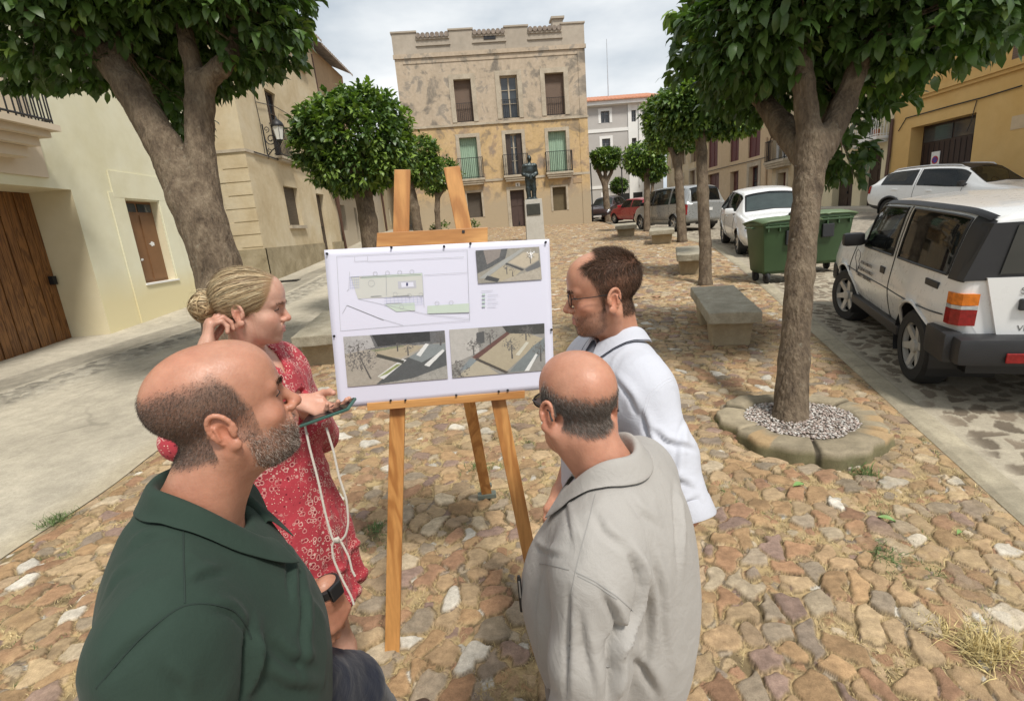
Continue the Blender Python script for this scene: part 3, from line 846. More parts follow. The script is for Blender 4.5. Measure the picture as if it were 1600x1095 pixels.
mid_tree('small slim tree between the two easel uprights, near the blue planter', LD, 22, [(683, 330), (684, 305)],
    [(atD(22, 690, 272), (.85, .8, .62)), (atD(22, 676, 285), (.55, .6, .5))], 700, 6, .17, 23, fresh=.5, rad=.12,
    limbs=[([(684, 308), (676, 296), (668, 285)], [.09, .07, .04]), ([(684, 308), (694, 296), (704, 285)], [.09, .07, .04])])
# right row
def rb(px, py): return np.array(gp(px, py))
def dep(P): return float((np.array(P)-CAM)@FWD)
B2 = rb(1102, 446); d2 = dep(B2)
mid_tree('slim straight tree behind the nearest right bench', B2, d2, [(1102, 380), (1098, 300), (1096, 240), (1094, 205)],
    [(atD(d2, 1096, 172), (.78, .8, .52), 1.4), (atD(d2-.1, 1150, 190), (.40, .5, .24)), (atD(d2, 1060, 170), (.42, .6, .42)), (atD(d2, 1085, 130), (.4, .5, .22))], 1700, 7, .125, 31, fresh=.3, rad=.105, droop=.6, detail=True,
    limbs=[([(1094, 212), (1085, 185), (1070, 165)], [.1, .07, .04]), ([(1094, 212), (1110, 185), (1135, 165)], [.1, .07, .04])])
B3 = rb(1066, 379); d3 = dep(B3)
mid_tree('pale trunked tree behind the second right bench', B3, d3, [(1064, 330), (1061, 280), (1059, 255)],
    [(atD(d3, 1052, 185), (.95, 1.0, .95), 1.4), (atD(d3, 1030, 200), (.5, .6, .7)), (atD(d3-.2, 1075, 215), (.6, .6, .42))], 1700, 6, .15, 32, fresh=.5, rad=.135)
B4 = rb(1011, 362); d4 = dep(B4)
mid_tree('tree with a leafy collar behind the silver van front', B4, d4, [(1011, 320), (1011, 275)],
    [(atD(d4, 1006, 245), (.85, .9, .62)), (atD(d4, 1020, 262), (.6, .6, .5)), (atD(d4, 996, 255), (.5, .6, .4))], 900, 6, .19, 33, fresh=.4, rad=.13)
B5 = rb(951, 347); d5 = dep(B5)
mid_tree('mop-headed tree at the corner of the weathered house', B5, d5, [(948, 320), (945, 285)],
    [(atD(d5, 946, 243), (1.0, .9, .46), 1.3), (atD(d5, 946, 255), (.8, .8, .4))], 1000, 6, .2, 34, fresh=.45, rad=.2,
    limbs=[([(945, 290), (935, 268), (928, 252)], [.15, .12, .07]), ([(945, 290), (955, 270), (962, 252)], [.14, .11, .07]), ([(945, 290), (946, 262), (946, 245)], [.14, .11, .07])])
B6 = atD(36, 967, 322); B6[2] = gz(B6[0], B6[1])
mid_tree('small ball-clipped tree beside the far street lamp', B6, 36, [(967, 308)], [(atD(36, 967, 290), (.58, .55, .48))], 400, 6, .2, 35, fresh=.3, rad=.07)
B7 = atD(33, 1019, 330); B7[2] = gz(B7[0], B7[1])
mid_tree('small far tree seen beside the leafy collar tree', B7, 33, [(1019, 300), (1020, 285)], [(atD(33, 1020, 272), (.6, .55, .5))], 400, 6, .2, 36, fresh=.3, rad=.1)
# ================================================================ buildings
W_CREAM = plaster('cream_render', [(.3, (.66, .62, .42)), (.5, (.74, .71, .53)), (.7, (.78, .77, .60))], .5, (.52, .46, .33), .18, .18, 10, low=(.75, 1.35, (.70, .62, .38), .35), fine=.1)
W_PINK = plaster('pinkish_render', [(.3, (.60, .50, .37)), (.7, (.68, .58, .44))], .7, (.45, .37, .27), .2, .15, 10, fine=.1)
W_REVEAL = plaster('reveal_render', [(.3, (.66, .58, .38)), (.7, (.72, .65, .46))], .6, (.5, .42, .28), .2, .15, fine=.1)
W_STONE = plaster('honey_stone_render', [(.3, (.47, .37, .225)), (.5, (.57, .475, .315)), (.72, (.63, .555, .41))], .8, (.33, .26, .17), .35, .35, 9, fine=.2)
W_RUBBLE = plaster('rubble_base', [(.3, (.25, .2, .12)), (.5, (.36, .3, .19)), (.7, (.45, .38, .26))], 2.2, (.2, .17, .12), .3, .8, 7, fine=.4)
W_BROWN = plaster('brown_render', [(.3, (.36, .25, .15)), (.7, (.47, .34, .21))], .6, (.25, .18, .12), .3, .2)
W_GREYW = plaster('greyish_lime_render', [(.3, (.42, .37, .29)), (.5, (.52, .48, .40)), (.7, (.60, .56, .48))], .8, (.3, .27, .22), .4, .25, low=(2.0, 3.0, (.42, .36, .27), .5))
W_BACK_HI = plaster('grey_weathered_render', [(.36, (.21, .18, .145)), (.42, (.33, .28, .22)), (.46, (.50, .405, .30)), (.56, (.52, .425, .32)), (.585, (.36, .31, .25)), (.68, (.24, .21, .175))], .75, (.2, .17, .135), .5, .5, 6, fine=.45)
W_BACK_LO = plaster('ochre_weathered_render', [(.34, (.27, .21, .14)), (.41, (.38, .28, .17)), (.44, (.57, .40, .20)), (.54, (.60, .43, .235)), (.575, (.44, .31, .19)), (.62, (.36, .275, .20)), (.70, (.26, .215, .165))], .8, (.24, .185, .13), .6, .55, 6, fine=.45, low=(2.0, 3.0, (.40, .32, .215), 1.2))
W_PARAPET = plaster('parapet_render', [(.3, (.36, .31, .25)), (.7, (.46, .40, .325))], .5, (.25, .22, .18), .4, .3, fine=.3)
W_TRIM = plaster('pale_stone_trim', [(.3, (.38, .32, .24)), (.7, (.56, .49, .38))], 2.5, (.25, .22, .17), .5, .5, 12, fine=.4)
W_GREY = plaster('pale_grey_paint', [(.3, (.44, .415, .39)), (.7, (.49, .465, .44))], .4, (.36, .34, .31), .2, .1, fine=.08)
W_WHITE = simple('white_paint', (.76, .75, .72), .7, scale=2, var=.04)
W_ORANGE = plaster('orange_ochre_render', [(.3, (.57, .35, .115)), (.5, (.62, .40, .15)), (.7, (.66, .44, .18))], .5, (.45, .28, .11), .25, .15, fine=.12)
W_PEACH = plaster('peach_render', [(.3, (.56, .42, .26)), (.7, (.63, .49, .33))], .6, (.4, .3, .2), .3, .2)
W_SAND = plaster('sandstone_wall', [(.3, (.47, .36, .22)), (.5, (.56, .46, .31)), (.7, (.62, .54, .40))], .8, (.3, .24, .16), .5, .4, fine=.3)
W_CREAM2 = plaster('light_cream_render', [(.3, (.66, .56, .36)), (.7, (.72, .64, .45))], .5, (.5, .4, .26), .25, .15, fine=.12)
def slat_mat(name, col, per=.05, axis=2, rough=.6, depth=.012):
    s = NT(name); sep = s.n('ShaderNodeSeparateXYZ'); s.l(s.obj(), sep.inputs[0])
    f = s.math('FRACT', s.math('MULTIPLY', sep.outputs[axis], 1/per))
    c = s.ramp(f, [(0, tuple(k*.45 for k in col)), (.16, col), (.9, tuple(k*1.12 for k in col)), (1, tuple(k*.5 for k in col))])
    c = s.mix(.3, c, s.ramp(s.noise(3, 5), [(.3, (.6, .58, .55)), (.7, (1.1, 1.1, 1.1))]), 'MULTIPLY')
    s.set(c, rough); s.bump(s.ramp(f, [(0, (0, 0, 0)), (.2, (1, 1, 1)), (.85, (.7, .7, .7)), (1, (0, 0, 0))]), .6, depth); return s.m
ROLLER = slat_mat('brown_roller_blind', (.135, .085, .055), .055)
ROLLER_D = slat_mat('dark_roller_blind', (.085, .065, .045), .05)
GREENSH = slat_mat('green_shutter', (.28, .40, .29), .11, 0)
BURG = slat_mat('burgundy_shutter', (.115, .03, .03), .06)
DKWOOD = wood('dark_door_wood', (.035, .022, .016), (.07, .045, .032), 3)
BRWOOD = simple('brown_painted_wood', (.20, .10, .045), .5, var=.12, scale=3)
BURGW = simple('burgundy_painted_wood', (.10, .032, .028), .5, scale=4)
GAR = wood('garage_planks', (.13, .052, .016), (.26, .115, .035), 2.2, 'Z', .42)
DARK = simple('dark_interior', (.012, .011, .01), .8)
GL = glass(); GL2 = glass('curtained_glass', (.22, .22, .2), .15)
TILE = simple('clay_roof_tile', (.46, .20, .115), .85, var=.25, scale=6)
TILEG = simple('weathered_roof_tile', (.30, .25, .21), .9, var=.3, scale=5)
class Fac:
    def __init__(s, ox, oy, dx, dy, nx, ny, loc):
        s.O = np.array([ox, oy, 0.]); s.d = np.array([dx, dy, 0.])/math.hypot(dx, dy); s.n = np.array([nx, ny, 0.])/math.hypot(nx, ny); s.loc = np.array(loc, float)
    def uz(s, px, py, off=0):
        r = ray(px, py); O = s.O+s.n*off; t = ((O-CAM)@s.n)/(r@s.n); P = CAM+r*t
        return float((P-s.O)@s.d), float(P[2])
    def W(s, u, z, o=0): return s.O+s.d*u+s.n*o+np.array([0, 0, z])
    def P(s, u, z, o=0): return tuple(s.W(u, z, o)-s.loc)
    def box(s, mb, u0, u1, z0, z1, o0, o1):
        P = s.P
        mb.hexa([P(u0, z0, o0), P(u1, z0, o0), P(u1, z0, o1), P(u0, z0, o1), P(u0, z1, o0), P(u1, z1, o0), P(u1, z1, o1), P(u0, z1, o1)])
    def rect(s, a, b): 
        (u0, z1), (u1, z0) = s.uz(*a), s.uz(*b); return (min(u0, u1), max(u0, u1), min(z0, z1), max(z0, z1))
def wall(F, parent, u0, u1, z0, z1, ops, mat, back=8.0, name='wall', revmat=None, top=True):
    us = sorted({u0, u1, *[v for o in ops for v in o[:2] if u0 < v < u1]}); zs = sorted({z0, z1, *[v for o in ops for v in o[2:4] if z0 < v < z1]})
    # split long spans so noise and light vary
    mb = MB(); P = F.P
    for i in range(len(us)-1):
        for j in range(len(zs)-1):
            a, b, c, d = us[i], us[i+1], zs[j], zs[j+1]; m, n = (a+b)/2, (c+d)/2
            if any(o[0] < m < o[1] and o[2] < n < o[3] for o in ops): continue
            mb.add([P(a, c), P(b, c), P(b, d), P(a, d)], [(0, 1, 2, 3)])
    mb.add([P(u0, z0), P(u0, z0, -back), P(u0, z1, -back), P(u0, z1)], [(0, 1, 2, 3)])
    mb.add([P(u1, z0), P(u1, z0, -back), P(u1, z1, -back), P(u1, z1)], [(0, 1, 2, 3)])
    mb.add([P(u0, z0, -back), P(u1, z0, -back), P(u1, z1, -back), P(u0, z1, -back)], [(0, 1, 2, 3)])
    if top: mb.add([P(u0, z1), P(u1, z1), P(u1, z1, -back), P(u0, z1, -back)], [(0, 1, 2, 3)])
    mb.cm = 1
    for o in ops:
        a, b, c, d = o[:4]; e = -(o[4] if len(o) > 4 else .2)-.05
        for q in ([(a, c), (a, d)], [(b, c), (b, d)], [(a, c), (b, c)], [(a, d), (b, d)]):
            (x, y), (x2, y2) = q; mb.add([P(x, y), P(x2, y2), P(x2, y2, e), P(x, y, e)], [(0, 1, 2, 3)])
    o = mb.build(name, [mat, revmat or mat], parent)
    bm = bmesh.new(); bm.from_mesh(o.data); bmesh.ops.remove_doubles(bm, verts=bm.verts, dist=.0005); bm.to_mesh(o.data); bm.free()
    return o
def window(F, parent, r, kind='glass', dp=.2, surround=None, sill=None, frame=None, lab=None, nm=None):
    u0, u1, z0, z1 = r; fr = MB(); fw = min(.07, (u1-u0)*.09)
    if kind == 'glass':
        for a, b, c, d in ((u0, u0+fw, z0, z1), (u1-fw, u1, z0, z1), (u0+fw, u1-fw, z0, z0+fw), (u0+fw, u1-fw, z1-fw, z1), ((u0+u1)/2-fw*.6, (u0+u1)/2+fw*.6, z0+fw, z1-fw)):
            F.box(fr, a, b, c, d, -dp-.03, -dp+.03)
        um = (u0+u1)/2
        for k in (.36, .68):
            zz = z0+(z1-z0)*k
            F.box(fr, u0+fw, um-fw*.6, zz-.015, zz+.015, -dp-.02, -dp+.02); F.box(fr, um+fw*.6, u1-fw, zz-.015, zz+.015, -dp-.02, -dp+.02)
        o = fr.build(nm or 'window', frame or W_WHITE, parent)
        p = MB(); F.box(p, u0, u1, z0, z1, -dp-.045, -dp-.032); p.build('pane', GL, o)
    elif kind in ('roller', 'shutter'):
        F.box(fr, u0, u1, z0, z1, -dp-.03, -dp)
        o = fr.build(nm or 'window', frame or ROLLER, parent)
        if kind == 'shutter':
            e = MB(); um = (u0+u1)/2
            for a, b in ((u0, u0+.05), (u1-.05, u1), (um-.035, um+.035)): F.box(e, a, b, z0, z1, -dp, -dp+.025)
            e.build('frame', frame, o)
    elif kind == 'door':
        F.box(fr, u0, u1, z0, z1, -dp-.05, -dp)
        o = fr.build(nm or 'door', frame or DKWOOD, parent)
        e = MB(); um = (u0+u1)/2; w_ = (u1-u0); hh = z1-z0
        for k, (a, b) in enumerate(((u0+.06*w_, um-.03*w_), (um+.03*w_, u1-.06*w_))):
            for c, d in ((.06, .34), (.40, .68), (.74, .95)):
                F.box(e, a, b, z0+c*hh, z0+d*hh, -dp, -dp+.02)
        e.build('panels', frame or DKWOOD, o)
        h = MB(); F.box(h, um+.02, um+.07, z0+.42*hh, z0+.47*hh, -dp+.02, -dp+.06); h.build('handle', IRON, o)
    elif kind == 'dark':
        F.box(fr, u0, u1, z0, z1, -dp-.05, -dp); o = fr.build(nm or 'window', frame or DARK, parent)
    if surround:
        sw, sm, so_ = surround; s_ = MB()
        F.box(s_, u0-sw, u0-.004, z0, z1+sw, .002, so_); F.box(s_, u1+.004, u1+sw, z0, z1+sw, .002, so_); F.box(s_, u0-.002, u1+.002, z1+.004, z1+sw-.002, .002, so_-.003)
        s_.build('surround', sm, o if o else parent)
    if sill:
        s_ = MB(); F.box(s_, u0-.09, u1+.09, z0-.11, z0-.003, .003, sill); s_.build('sill', W_TRIM, o)
    if lab: o['label'] = lab
    return o
def balcony(F, parent, u0, u1, zs, zt, out=.35, slab=.16, mat=None, n=None, steps=2, bars=.012, nm='balcony'):
    b = MB()
    for k in range(steps):
        q = k/steps
        F.box(b, u0+q*.16, u1-q*.16, zs-slab*(k+1)/steps, zs-slab*k/steps-(.003 if k else 0), .004, out*(1-q*.35)+.002)
    o = b.build(nm, mat or W_TRIM, parent)
    r = MB(); n = n or max(6, int((u1-u0)/.11)); o1 = out-.05
    for i in range(n+1):
        u = u0+.04+(u1-u0-.08)*i/n
        r.tube([F.P(u, zs, o1), F.P(u, zt, o1)], bars, 5, False)
    for e in (u0+.04, u1-.04):
        for k in range(3): r.tube([F.P(e, zs, o1*(k+1)/4), F.P(e, zt, o1*(k+1)/4)], bars, 5, False)
    for z in (zt, zs+.06):
        r.tube([F.P(u0+.04, z, .0), F.P(u0+.04, z, o1), F.P(u1-.04, z, o1), F.P(u1-.04, z, .0)], bars*1.5, 5, False)
    r.build('railing', IRON, o)
    return o
def railing(F, parent, u0, u1, z0, z1, off=.02, n=10, bars=.011):
    r = MB()
    for i in range(n+1): u = u0+(u1-u0)*i/n; r.tube([F.P(u, z0, off), F.P(u, z1, off)], bars, 5, False)
    for z in (z0+.03, z1): r.tube([F.P(u0, z, off), F.P(u1, z, off)], bars*1.4, 5, False)
    return r.build('railing', IRON, parent)
def cable(F, parent, pts, r=.012, off=.03, mat=None):
    mb = MB(); mb.tube([F.P(*F.uz(*p), off) for p in pts], r, 5); return mb.build('cable', mat or IRON, parent)
def pipe(F, parent, pts, r=.05, mat=None, off=.07):
    mb = MB(); mb.tube([F.P(*F.uz(*p), off) for p in pts], r, 8); return mb.build('drainpipe', mat or simple('brown_pipe', (.09, .045, .03), .5), parent, smooth=True)
def tiles(F, parent, u0, u1, zf, of, zb, ob, mat, per=.24, n=9, name='roof'):
    """pan tile roof from front eave (zf, of) up to the back (zb, ob)"""
    V = []; Fc = []; nu = int((u1-u0)/per*8); nr = 6
    for j in range(nr+1):
        t = j/nr
        for i in range(nu+1):
            u = u0+(u1-u0)*i/nu; ph = 2*math.pi*(u/per)
            V.append(F.P(u, zf+(zb-zf)*t+.07*abs(math.sin(ph/2))**.7+.02*(j % 2), of+(ob-of)*t))
    for j in range(nr):
        for i in range(nu): a = j*(nu+1)+i; Fc.append((a, a+1, a+nu+2, a+nu+1))
    b = len(V)
    for i in range(nu+1): u = u0+(u1-u0)*i/nu; V.append(F.P(u, zf-.04, of))
    for i in range(nu): Fc.append((i, i+1, b+i+1, b+i))
    o = mesh_np(name, np.array(V), Fc, mat, parent=parent); return o

# ---- cream house with the garage (left foreground)
XA = -7.4
loc = (XA, 9, gz(XA, 9)); t = thing('cream_house', 'pale cream rendered house with brown plank garage door and small brown door at left', 'house', loc)
F = Fac(XA, 0, 0, 1, 1, 0, loc)
gu1, gzt = F.uz(109.6, 296.5); gub, gzb = F.uz(174.8, 521.6); gu1 = (gu1+gub)/2
gar = (gu1-4.3, gu1, -.3, gzt, .75)
dr = F.rect((195, 312), (275, 436)); yend = 13.3
wall(F, t, 1.0, yend, -.3, 8.2, [gar, (*dr, .16)], W_CREAM, revmat=W_REVEAL)
g = MB(); n = 26
for i in range(n):
    a = gar[0]+(gar[1]-gar[0])*i/n; b = gar[0]+(gar[1]-gar[0])*(i+1)/n
    F.box(g, a+.008, b-.008, -.2, gzt, -.78, -.72-.008*(i % 2))
F.box(g, gar[0], gar[1], -.2, gzt, -.82, -.785)
go = g.build('garage_door', GAR, t)
h = MB(); F.box(h, gar[1]-.14, gar[1]-.06, 1.55, 1.70, -.72, -.64); h.build('handle', IRON, go)
d = MB(); u0, u1, z0, z1 = dr
ztr = z1-(z1-z0)*.13
F.box(d, u0, u1, z0, z1, -.20, -.165); do = d.build('door', BRWOOD, t); do['label'] = 'brown painted two-leaf door with two white paint marks'
d = MB(); um = (u0+u1)/2
for a, b in ((u0+.05, um-.03), (um+.03, u1-.05)):
    F.box(d, a, b, z0+.06, ztr-.06, -.165, -.148)
d.build('panels', BRWOOD, do)
d = MB()
for a, b in ((u0+.05, um-.03), (um+.03, u1-.05)): F.box(d, a, b, ztr, z1-.05, -.162, -.15)
d.build('pane', GL, do)
d = MB(); 
def blob(F, mb, u, z, r, off, seed, n=14):
    rr = random.Random(seed); pts = []
    for i in range(n):
        a = 2*math.pi*i/n; q = r*(.6+.6*rr.random()); pts.append(F.P(u+q*math.cos(a)*1.3, z+q*math.sin(a)*.7, off))
    mb.add(pts, [tuple(range(n))])
blob(F, d, *F.uz(248, 380), .07, -.143, 3); blob(F, d, *F.uz(233, 405), .035, -.143, 5); d.build('paint_mark', W_WHITE, do)
m = MB(); mw = .42
F.box(m, u0-mw, u0-.03, -.1, z1+.12, .003, .022); F.box(m, u0-mw+.12, u1+mw, z1+.03, z1+.52, .003, .024); F.box(m, u1+.03, u1+mw, -.1, z1+.03, .003, .022); F.box(m, u0-.03, u1+.03, -.1, z0-.03, .003, .022)
m.build('door_surround', W_CREAM, t)
m = MB(); F.box(m, u0-.05, u1+.05, z0-.03, z0+.004, -.1, .05); m.build('door_sill', W_WHITE, t)
pu = F.uz(77, 286)[0]; m = MB(); F.box(m, gar[0]-.3, pu, gzt+.16, 7.0, .003, .03); m.build('upper_panel', W_PINK, t)
bu, bz = F.uz(87, 197, .55)
m = MB()
for k, (o_, dz) in enumerate(((.62, .09), (.52, .10), (.40, .13), (.27, .16))):
    zt_ = bz-sum(q[1] for q in ((.62, .09), (.52, .10), (.40, .13), (.27, .16))[:k]); F.box(m, gar[0]-.6, bu-.10*k, zt_-dz, zt_-.002*k, .031, o_)
bo = m.build('balcony', W_PINK, t)
r = MB(); n = 34; ra = bu-.06; rb_ = gar[0]-.5
for i in range(n+1): u = rb_+(ra-rb_)*i/n; r.tube([F.P(u, bz, .56), F.P(u, bz+1.05, .56)], .011, 6, False)
for k in range(5): r.tube([F.P(ra, bz, .12+.1*k), F.P(ra, bz+1.05, .12+.1*k)], .011, 6, False)
for z in (bz+.06, bz+1.05): r.tube([F.P(rb_, z, .56), F.P(ra, z, .56), F.P(ra, z, .04)], .018, 6, False)
r.build('railing', IRON, bo)
window(F, t, (gu1-3.4, gu1-2.2, bz, bz+2.3), 'roller', 0.02-.05, nm='balcony_window') if False else None
m = MB(); F.box(m, gu1-3.3, gu1-2.1, bz, bz+2.2, .031, .05); m.build('balcony_window', ROLLER, t)
tiles(F, t, 1.0, yend, 8.2, .4, 9.6, -4, TILEG)

# ---- honey stone corner house
XB = -6.9
cy0 = float(onX(XB, 421, 432)[1])
loc = (XB, cy0, gz(XB, cy0)); t = thing('stone_corner_house', 'honey-coloured stone corner house with rubble base, wall lantern and shuttered windows', 'house', loc)
F = Fac(XB, 0, 0, 1, 1, 0, loc)
ye = F.uz(522, 300)[0]
w1 = F.rect((442, 290), (467.5, 352)); dd = F.rect((493, 302), (516, 396)); w2 = F.rect((413, 143), (441, 243))
w1 = (w1[0], w1[1]+.4, w1[2], w1[3]); dd = (dd[0], dd[1]+.35, dd[2], dd[3]); w2 = (w2[0], w2[1]+.3, *[F.uz(427, 243)[1], F.uz(427, 146)[1]]); wv = F.rect((486, 235), (508, 262)); wv = (wv[0]-.1, wv[1], F.uz(500, 261)[1], F.uz(500, 261)[1]+2.1)
at = F.rect((454, 70), (474, 106)); at = (at[0], at[1], F.uz(465, 102)[1], F.uz(465, 102)[1]+1.35)
ztop = F.uz(480, 62)[1]
wall(F, t, cy0, ye, -.2, ztop, [(*w1, .14), (*dd, .18), (*w2, .14), (*wv, .14), (*at, .15)], W_STONE)
window(F, t, w1, 'roller', .14, sill=.09, frame=ROLLER_D); window(F, t, dd, 'door', .18, frame=DKWOOD)
w_ = window(F, t, w2, 'glass', .14, frame=DKWOOD); balcony(F, t, w2[0]-.12, w2[1]+.12, w2[2], w2[2]+.95, .22, .14)
w_ = window(F, t, wv, 'glass', .14, frame=DKWOOD); balcony(F, t, wv[0]-.12, wv[1]+.12, wv[2], wv[2]+.95, .22, .14)
window(F, t, at, 'shutter', .1, frame=simple('turquoise_paint', (.16, .42, .36), .5), sill=.12)
m = MB(); zp = F.uz(423, 387)[1]
F.box(m, cy0-.07, dd[0]-.12, -.2, zp, .003, .07); F.box(m, dd[1]+.1, ye, -.2, zp, .003, .07); m.build('rubble_base', W_RUBBLE, t)
m = MB(); zb_ = F.uz(393.7, 237.3)[1]; F.box(m, cy0-.03, ye, zb_-.05, zb_+.03, .003, .035); m.build('string_course', W_TRIM, t)
cable(F, t, [(394, 238), (420, 246), (450, 256), (480, 266), (512, 276)], .018, .06)
cable(F, t, [(398, 160), (425, 166), (450, 180), (476, 196), (484, 205)], .012, .05)
cable(F, t, [(395, 150), (404, 190), (412, 240)], .01, .04)
pipe(F, t, [(513, 268), (520, 300), (530, 345), (540, 395)], .05)
m = MB(); mu, mz = F.uz(513, 285); F.box(m, mu-.18, mu+.16, mz-.3, mz+.28, .003, .2); m.build('meter_box', simple('meter_grey', (.55, .55, .53), .5), t)
# side face towards the camera
FS = Fac(XB, cy0-.001, -1, 0, 0, -1, loc)
m = MB(); FS.box(m, -.07, 3.4, -.2, zp, .0, .07); m.build('rubble_base', W_RUBBLE, t)
m = MB(); FS.box(m, -.03, 3.4, zb_-.05, zb_+.03, .003, .035); m.build('string_course', W_TRIM, t)
m = MB()
rr = random.Random(4)
for k in range(9):          # worn ashlar blocks of the corner
    za = zp+.06+k*.36
    if za > zb_-.4: break
    FS.box(m, .0, .62+.25*(k % 2)+rr.uniform(-.05, .1), za, za+.33, .002, .012+rr.random()*.008)
    FS.box(m, .95+.2*(k % 2), 2.1+rr.uniform(-.2, .2), za, za+.33, .002, .01+rr.random()*.008)
m.build('ashlar_blocks', W_STONE, t)
tiles(F, t, cy0-.3, ye, ztop, .45, ztop+1.6, -4, TILEG)
# wall lantern on a scrolled bracket
lu, lz = F.uz(414, 225); loc2 = F.W(lu, lz, 0)
t2 = thing('wall_lantern', 'black iron wall lantern on a scrolled bracket on the stone house', 'street lamp', loc2)
def lantern(t, c, s=1.0):
    """four sided lantern hanging round point c (its base), s scale"""
    c = Vector(c); m = MB(); k = 6
    m.lathe([(.02*s, -.12*s), (.06*s, -.06*s), (.10*s, 0), (.115*s, .02*s)], c, 6); m.lathe([(.19*s, .40*s), (.20*s, .42*s), (.19*s, .47*s), (.15*s, .54*s), (.09*s, .60*s), (.04*s, .63*s), (.03*s, .68*s), (.012*s, .73*s)], c, 16)
    for i in range(k):
        a = 2*math.pi*i/k; m.tube([c+Vector((.11*s*math.cos(a), .11*s*math.sin(a), .02*s)), c+Vector((.185*s*math.cos(a), .185*s*math.sin(a), .41*s))], .008*s, 4)
    o = m.build('lantern_frame', IRON, t, smooth=True, ang=50)
    g = MB(); g.lathe([(.105*s, .02*s), (.178*s, .40*s)], c, 6); g.build('lantern_glass', simple('frosted_glass', (.62, .62, .58), .3, scale=3, var=.05), t)
lt = (.46, .0, .06)
lantern(t2, lt, .95)
m = MB()
m.tube([(.02, 0, -.42), (.02, 0, .55)], .02, 6); m.tube([(.02, 0, -.35), (.18, 0, -.2), (.34, 0, -.1), (.46, 0, -.06)], .018, 6)
def spiral(cx, cz, r0, r1, a0, a1, n=26): return [(cx+(r0+(r1-r0)*i/n)*math.cos(a0+(a1-a0)*i/n), 0, cz+(r0+(r1-r0)*i/n)*math.sin(a0+(a1-a0)*i/n)) for i in range(n+1)]
m.tube(spiral(.2, .12, .17, .04, math.pi, math.pi+9), .016, 6)
m.tube(spiral(.12, .40, .09, .02, -1.8, 6), .012, 5); m.tube(spiral(.12, -.2, .07, .02, 1.8, 9), .012, 5)
m.build('bracket', IRON, t2, smooth=True)

# ---- brown house, pale houses further along the left street
def row_house(nm, label, F, u0, u1, z0, z1, mat, ops, **kw):
    pass
y2 = F.uz(566, 300)[0]; XC = -6.98
loc = (XC, ye, gz(XC, ye)); t = thing('brown_gable_house', 'tall house with brown upper wall and a long balcony behind the rounded left tree', 'house', loc)
F = Fac(XC, 0, 0, 1, 1, 0, loc)
u0 = ye+.02; u1 = F.uz(566, 330)[0]
wA = F.rect((531, 320), (544, 360)); wU = F.rect((487, 108), (498, 150)); wU = (wU[0], wU[1], F.uz(492, 140)[1]-.4, F.uz(492, 108)[1])
zt_ = F.uz(484, 72)[1]; bzz = F.uz(520, 288)[1]
dB = F.rect((556, 325), (562, 388))
wall(F, t, u0, u1, -.2, bzz-.25, [(*wA, .2), (*dB, .2)], W_GREYW, top=False); wall(F, t, u0, u1, bzz-.25, zt_, [(*wU, .2)], W_BROWN)
window(F, t, wA, 'roller', .2, frame=DKWOOD); window(F, t, dB, 'door', .2); window(F, t, wU, 'glass', .2)
balcony(F, t, u0+.3, u1-.6, bzz, bzz+1.0, .5, .3, W_GREYW, steps=3)
tiles(F, t, u0, u1, zt_, .5, zt_+2, -4, TILEG)
pipe(F, t, [(483, 85), (505, 200), (524, 300), (537.5, 390)], .05)
uu = u1
XD = -7.0; loc = (XD, uu, gz(XD, uu)); t = thing('low_grey_house', 'low greyish house with small narrow windows beyond the rounded left tree', 'house', loc)
F = Fac(XD, 0, 0, 1, 1, 0, loc); u1 = F.uz(597, 330)[0]; zt_ = F.uz(566, 300)[1]+1.2
wins = [F.rect((578, 327), (582.5, 357)), F.rect((589, 330), (593.5, 357))]
wall(F, t, uu+.02, u1, -.2, zt_, [(*w_, .2) for w_ in wins], W_GREYW)
for w_ in wins: window(F, t, w_, 'roller', .2, frame=ROLLER_D)
tiles(F, t, uu+.02, u1, zt_, .4, zt_+1.2, -4, TILEG); pipe(F, t, [(594, 300), (603, 361)], .06)
loc = (XD, u1, gz(XD, u1)); t = thing('low_tan_house', 'low tan house with one dark window just left of the easel upright', 'house', loc); F.loc = np.array(loc)
wq = F.rect((607, 325), (612, 352)); u2 = 46
wall(F, t, u1+.02, u2, -.2, zt_+.8, [(*wq, .2)], W_STONE); window(F, t, wq, 'roller', .2, frame=ROLLER_D)
tiles(F, t, u1+.02, u2, zt_+.8, .4, zt_+2.2, -4, TILEG)

# ---- weathered house with battlement parapet at the end of the plaza
a_ = R_(4.0); dx, dy = math.cos(a_), math.sin(a_); OX, OY = -5.2, 30.6
loc = (0, 31, gz(0, 31)); t = thing('weathered_house', 'three-storey weathered ochre house with stepped parapet and green shutters closing the plaza', 'house', loc)
F = Fac(OX, OY, dx, dy, dy, -dx, loc)
uL = .5*(F.uz(615.6, 90.7)[0]+F.uz(630, 200)[0]); uR = .5*(F.uz(914.5, 71)[0]+F.uz(923, 340)[0])
zc = F.uz(765, 80)[1]; zs = F.uz(785, 191.4)[1]; zp1 = F.uz(824, 42)[1]
up = [F.rect((708, 125), (741, 190)), F.rect((780, 119), (812, 184)), F.rect((850.5, 115), (883.5, 179))]
mid = [F.rect((717, 216), (750, 279)), F.rect((789, 210), (819, 273)), F.rect((856, 206), (887, 268))]
lo = [F.rect((729, 302), (755, 339)), F.rect((796.5, 298), (823, 357)), F.rect((863, 293), (886, 328))]
lo[1] = (lo[1][0], lo[1][1], .5, lo[1][3])
wall(F, t, uL, uR, -.3, zs, [(*r, .25) for r in mid+lo], W_BACK_LO, 11, top=False, revmat=W_TRIM); wall(F, t, uL, uR, zs, zc, [(*r, .25) for r in up], W_BACK_HI, 11, top=True, revmat=W_TRIM)
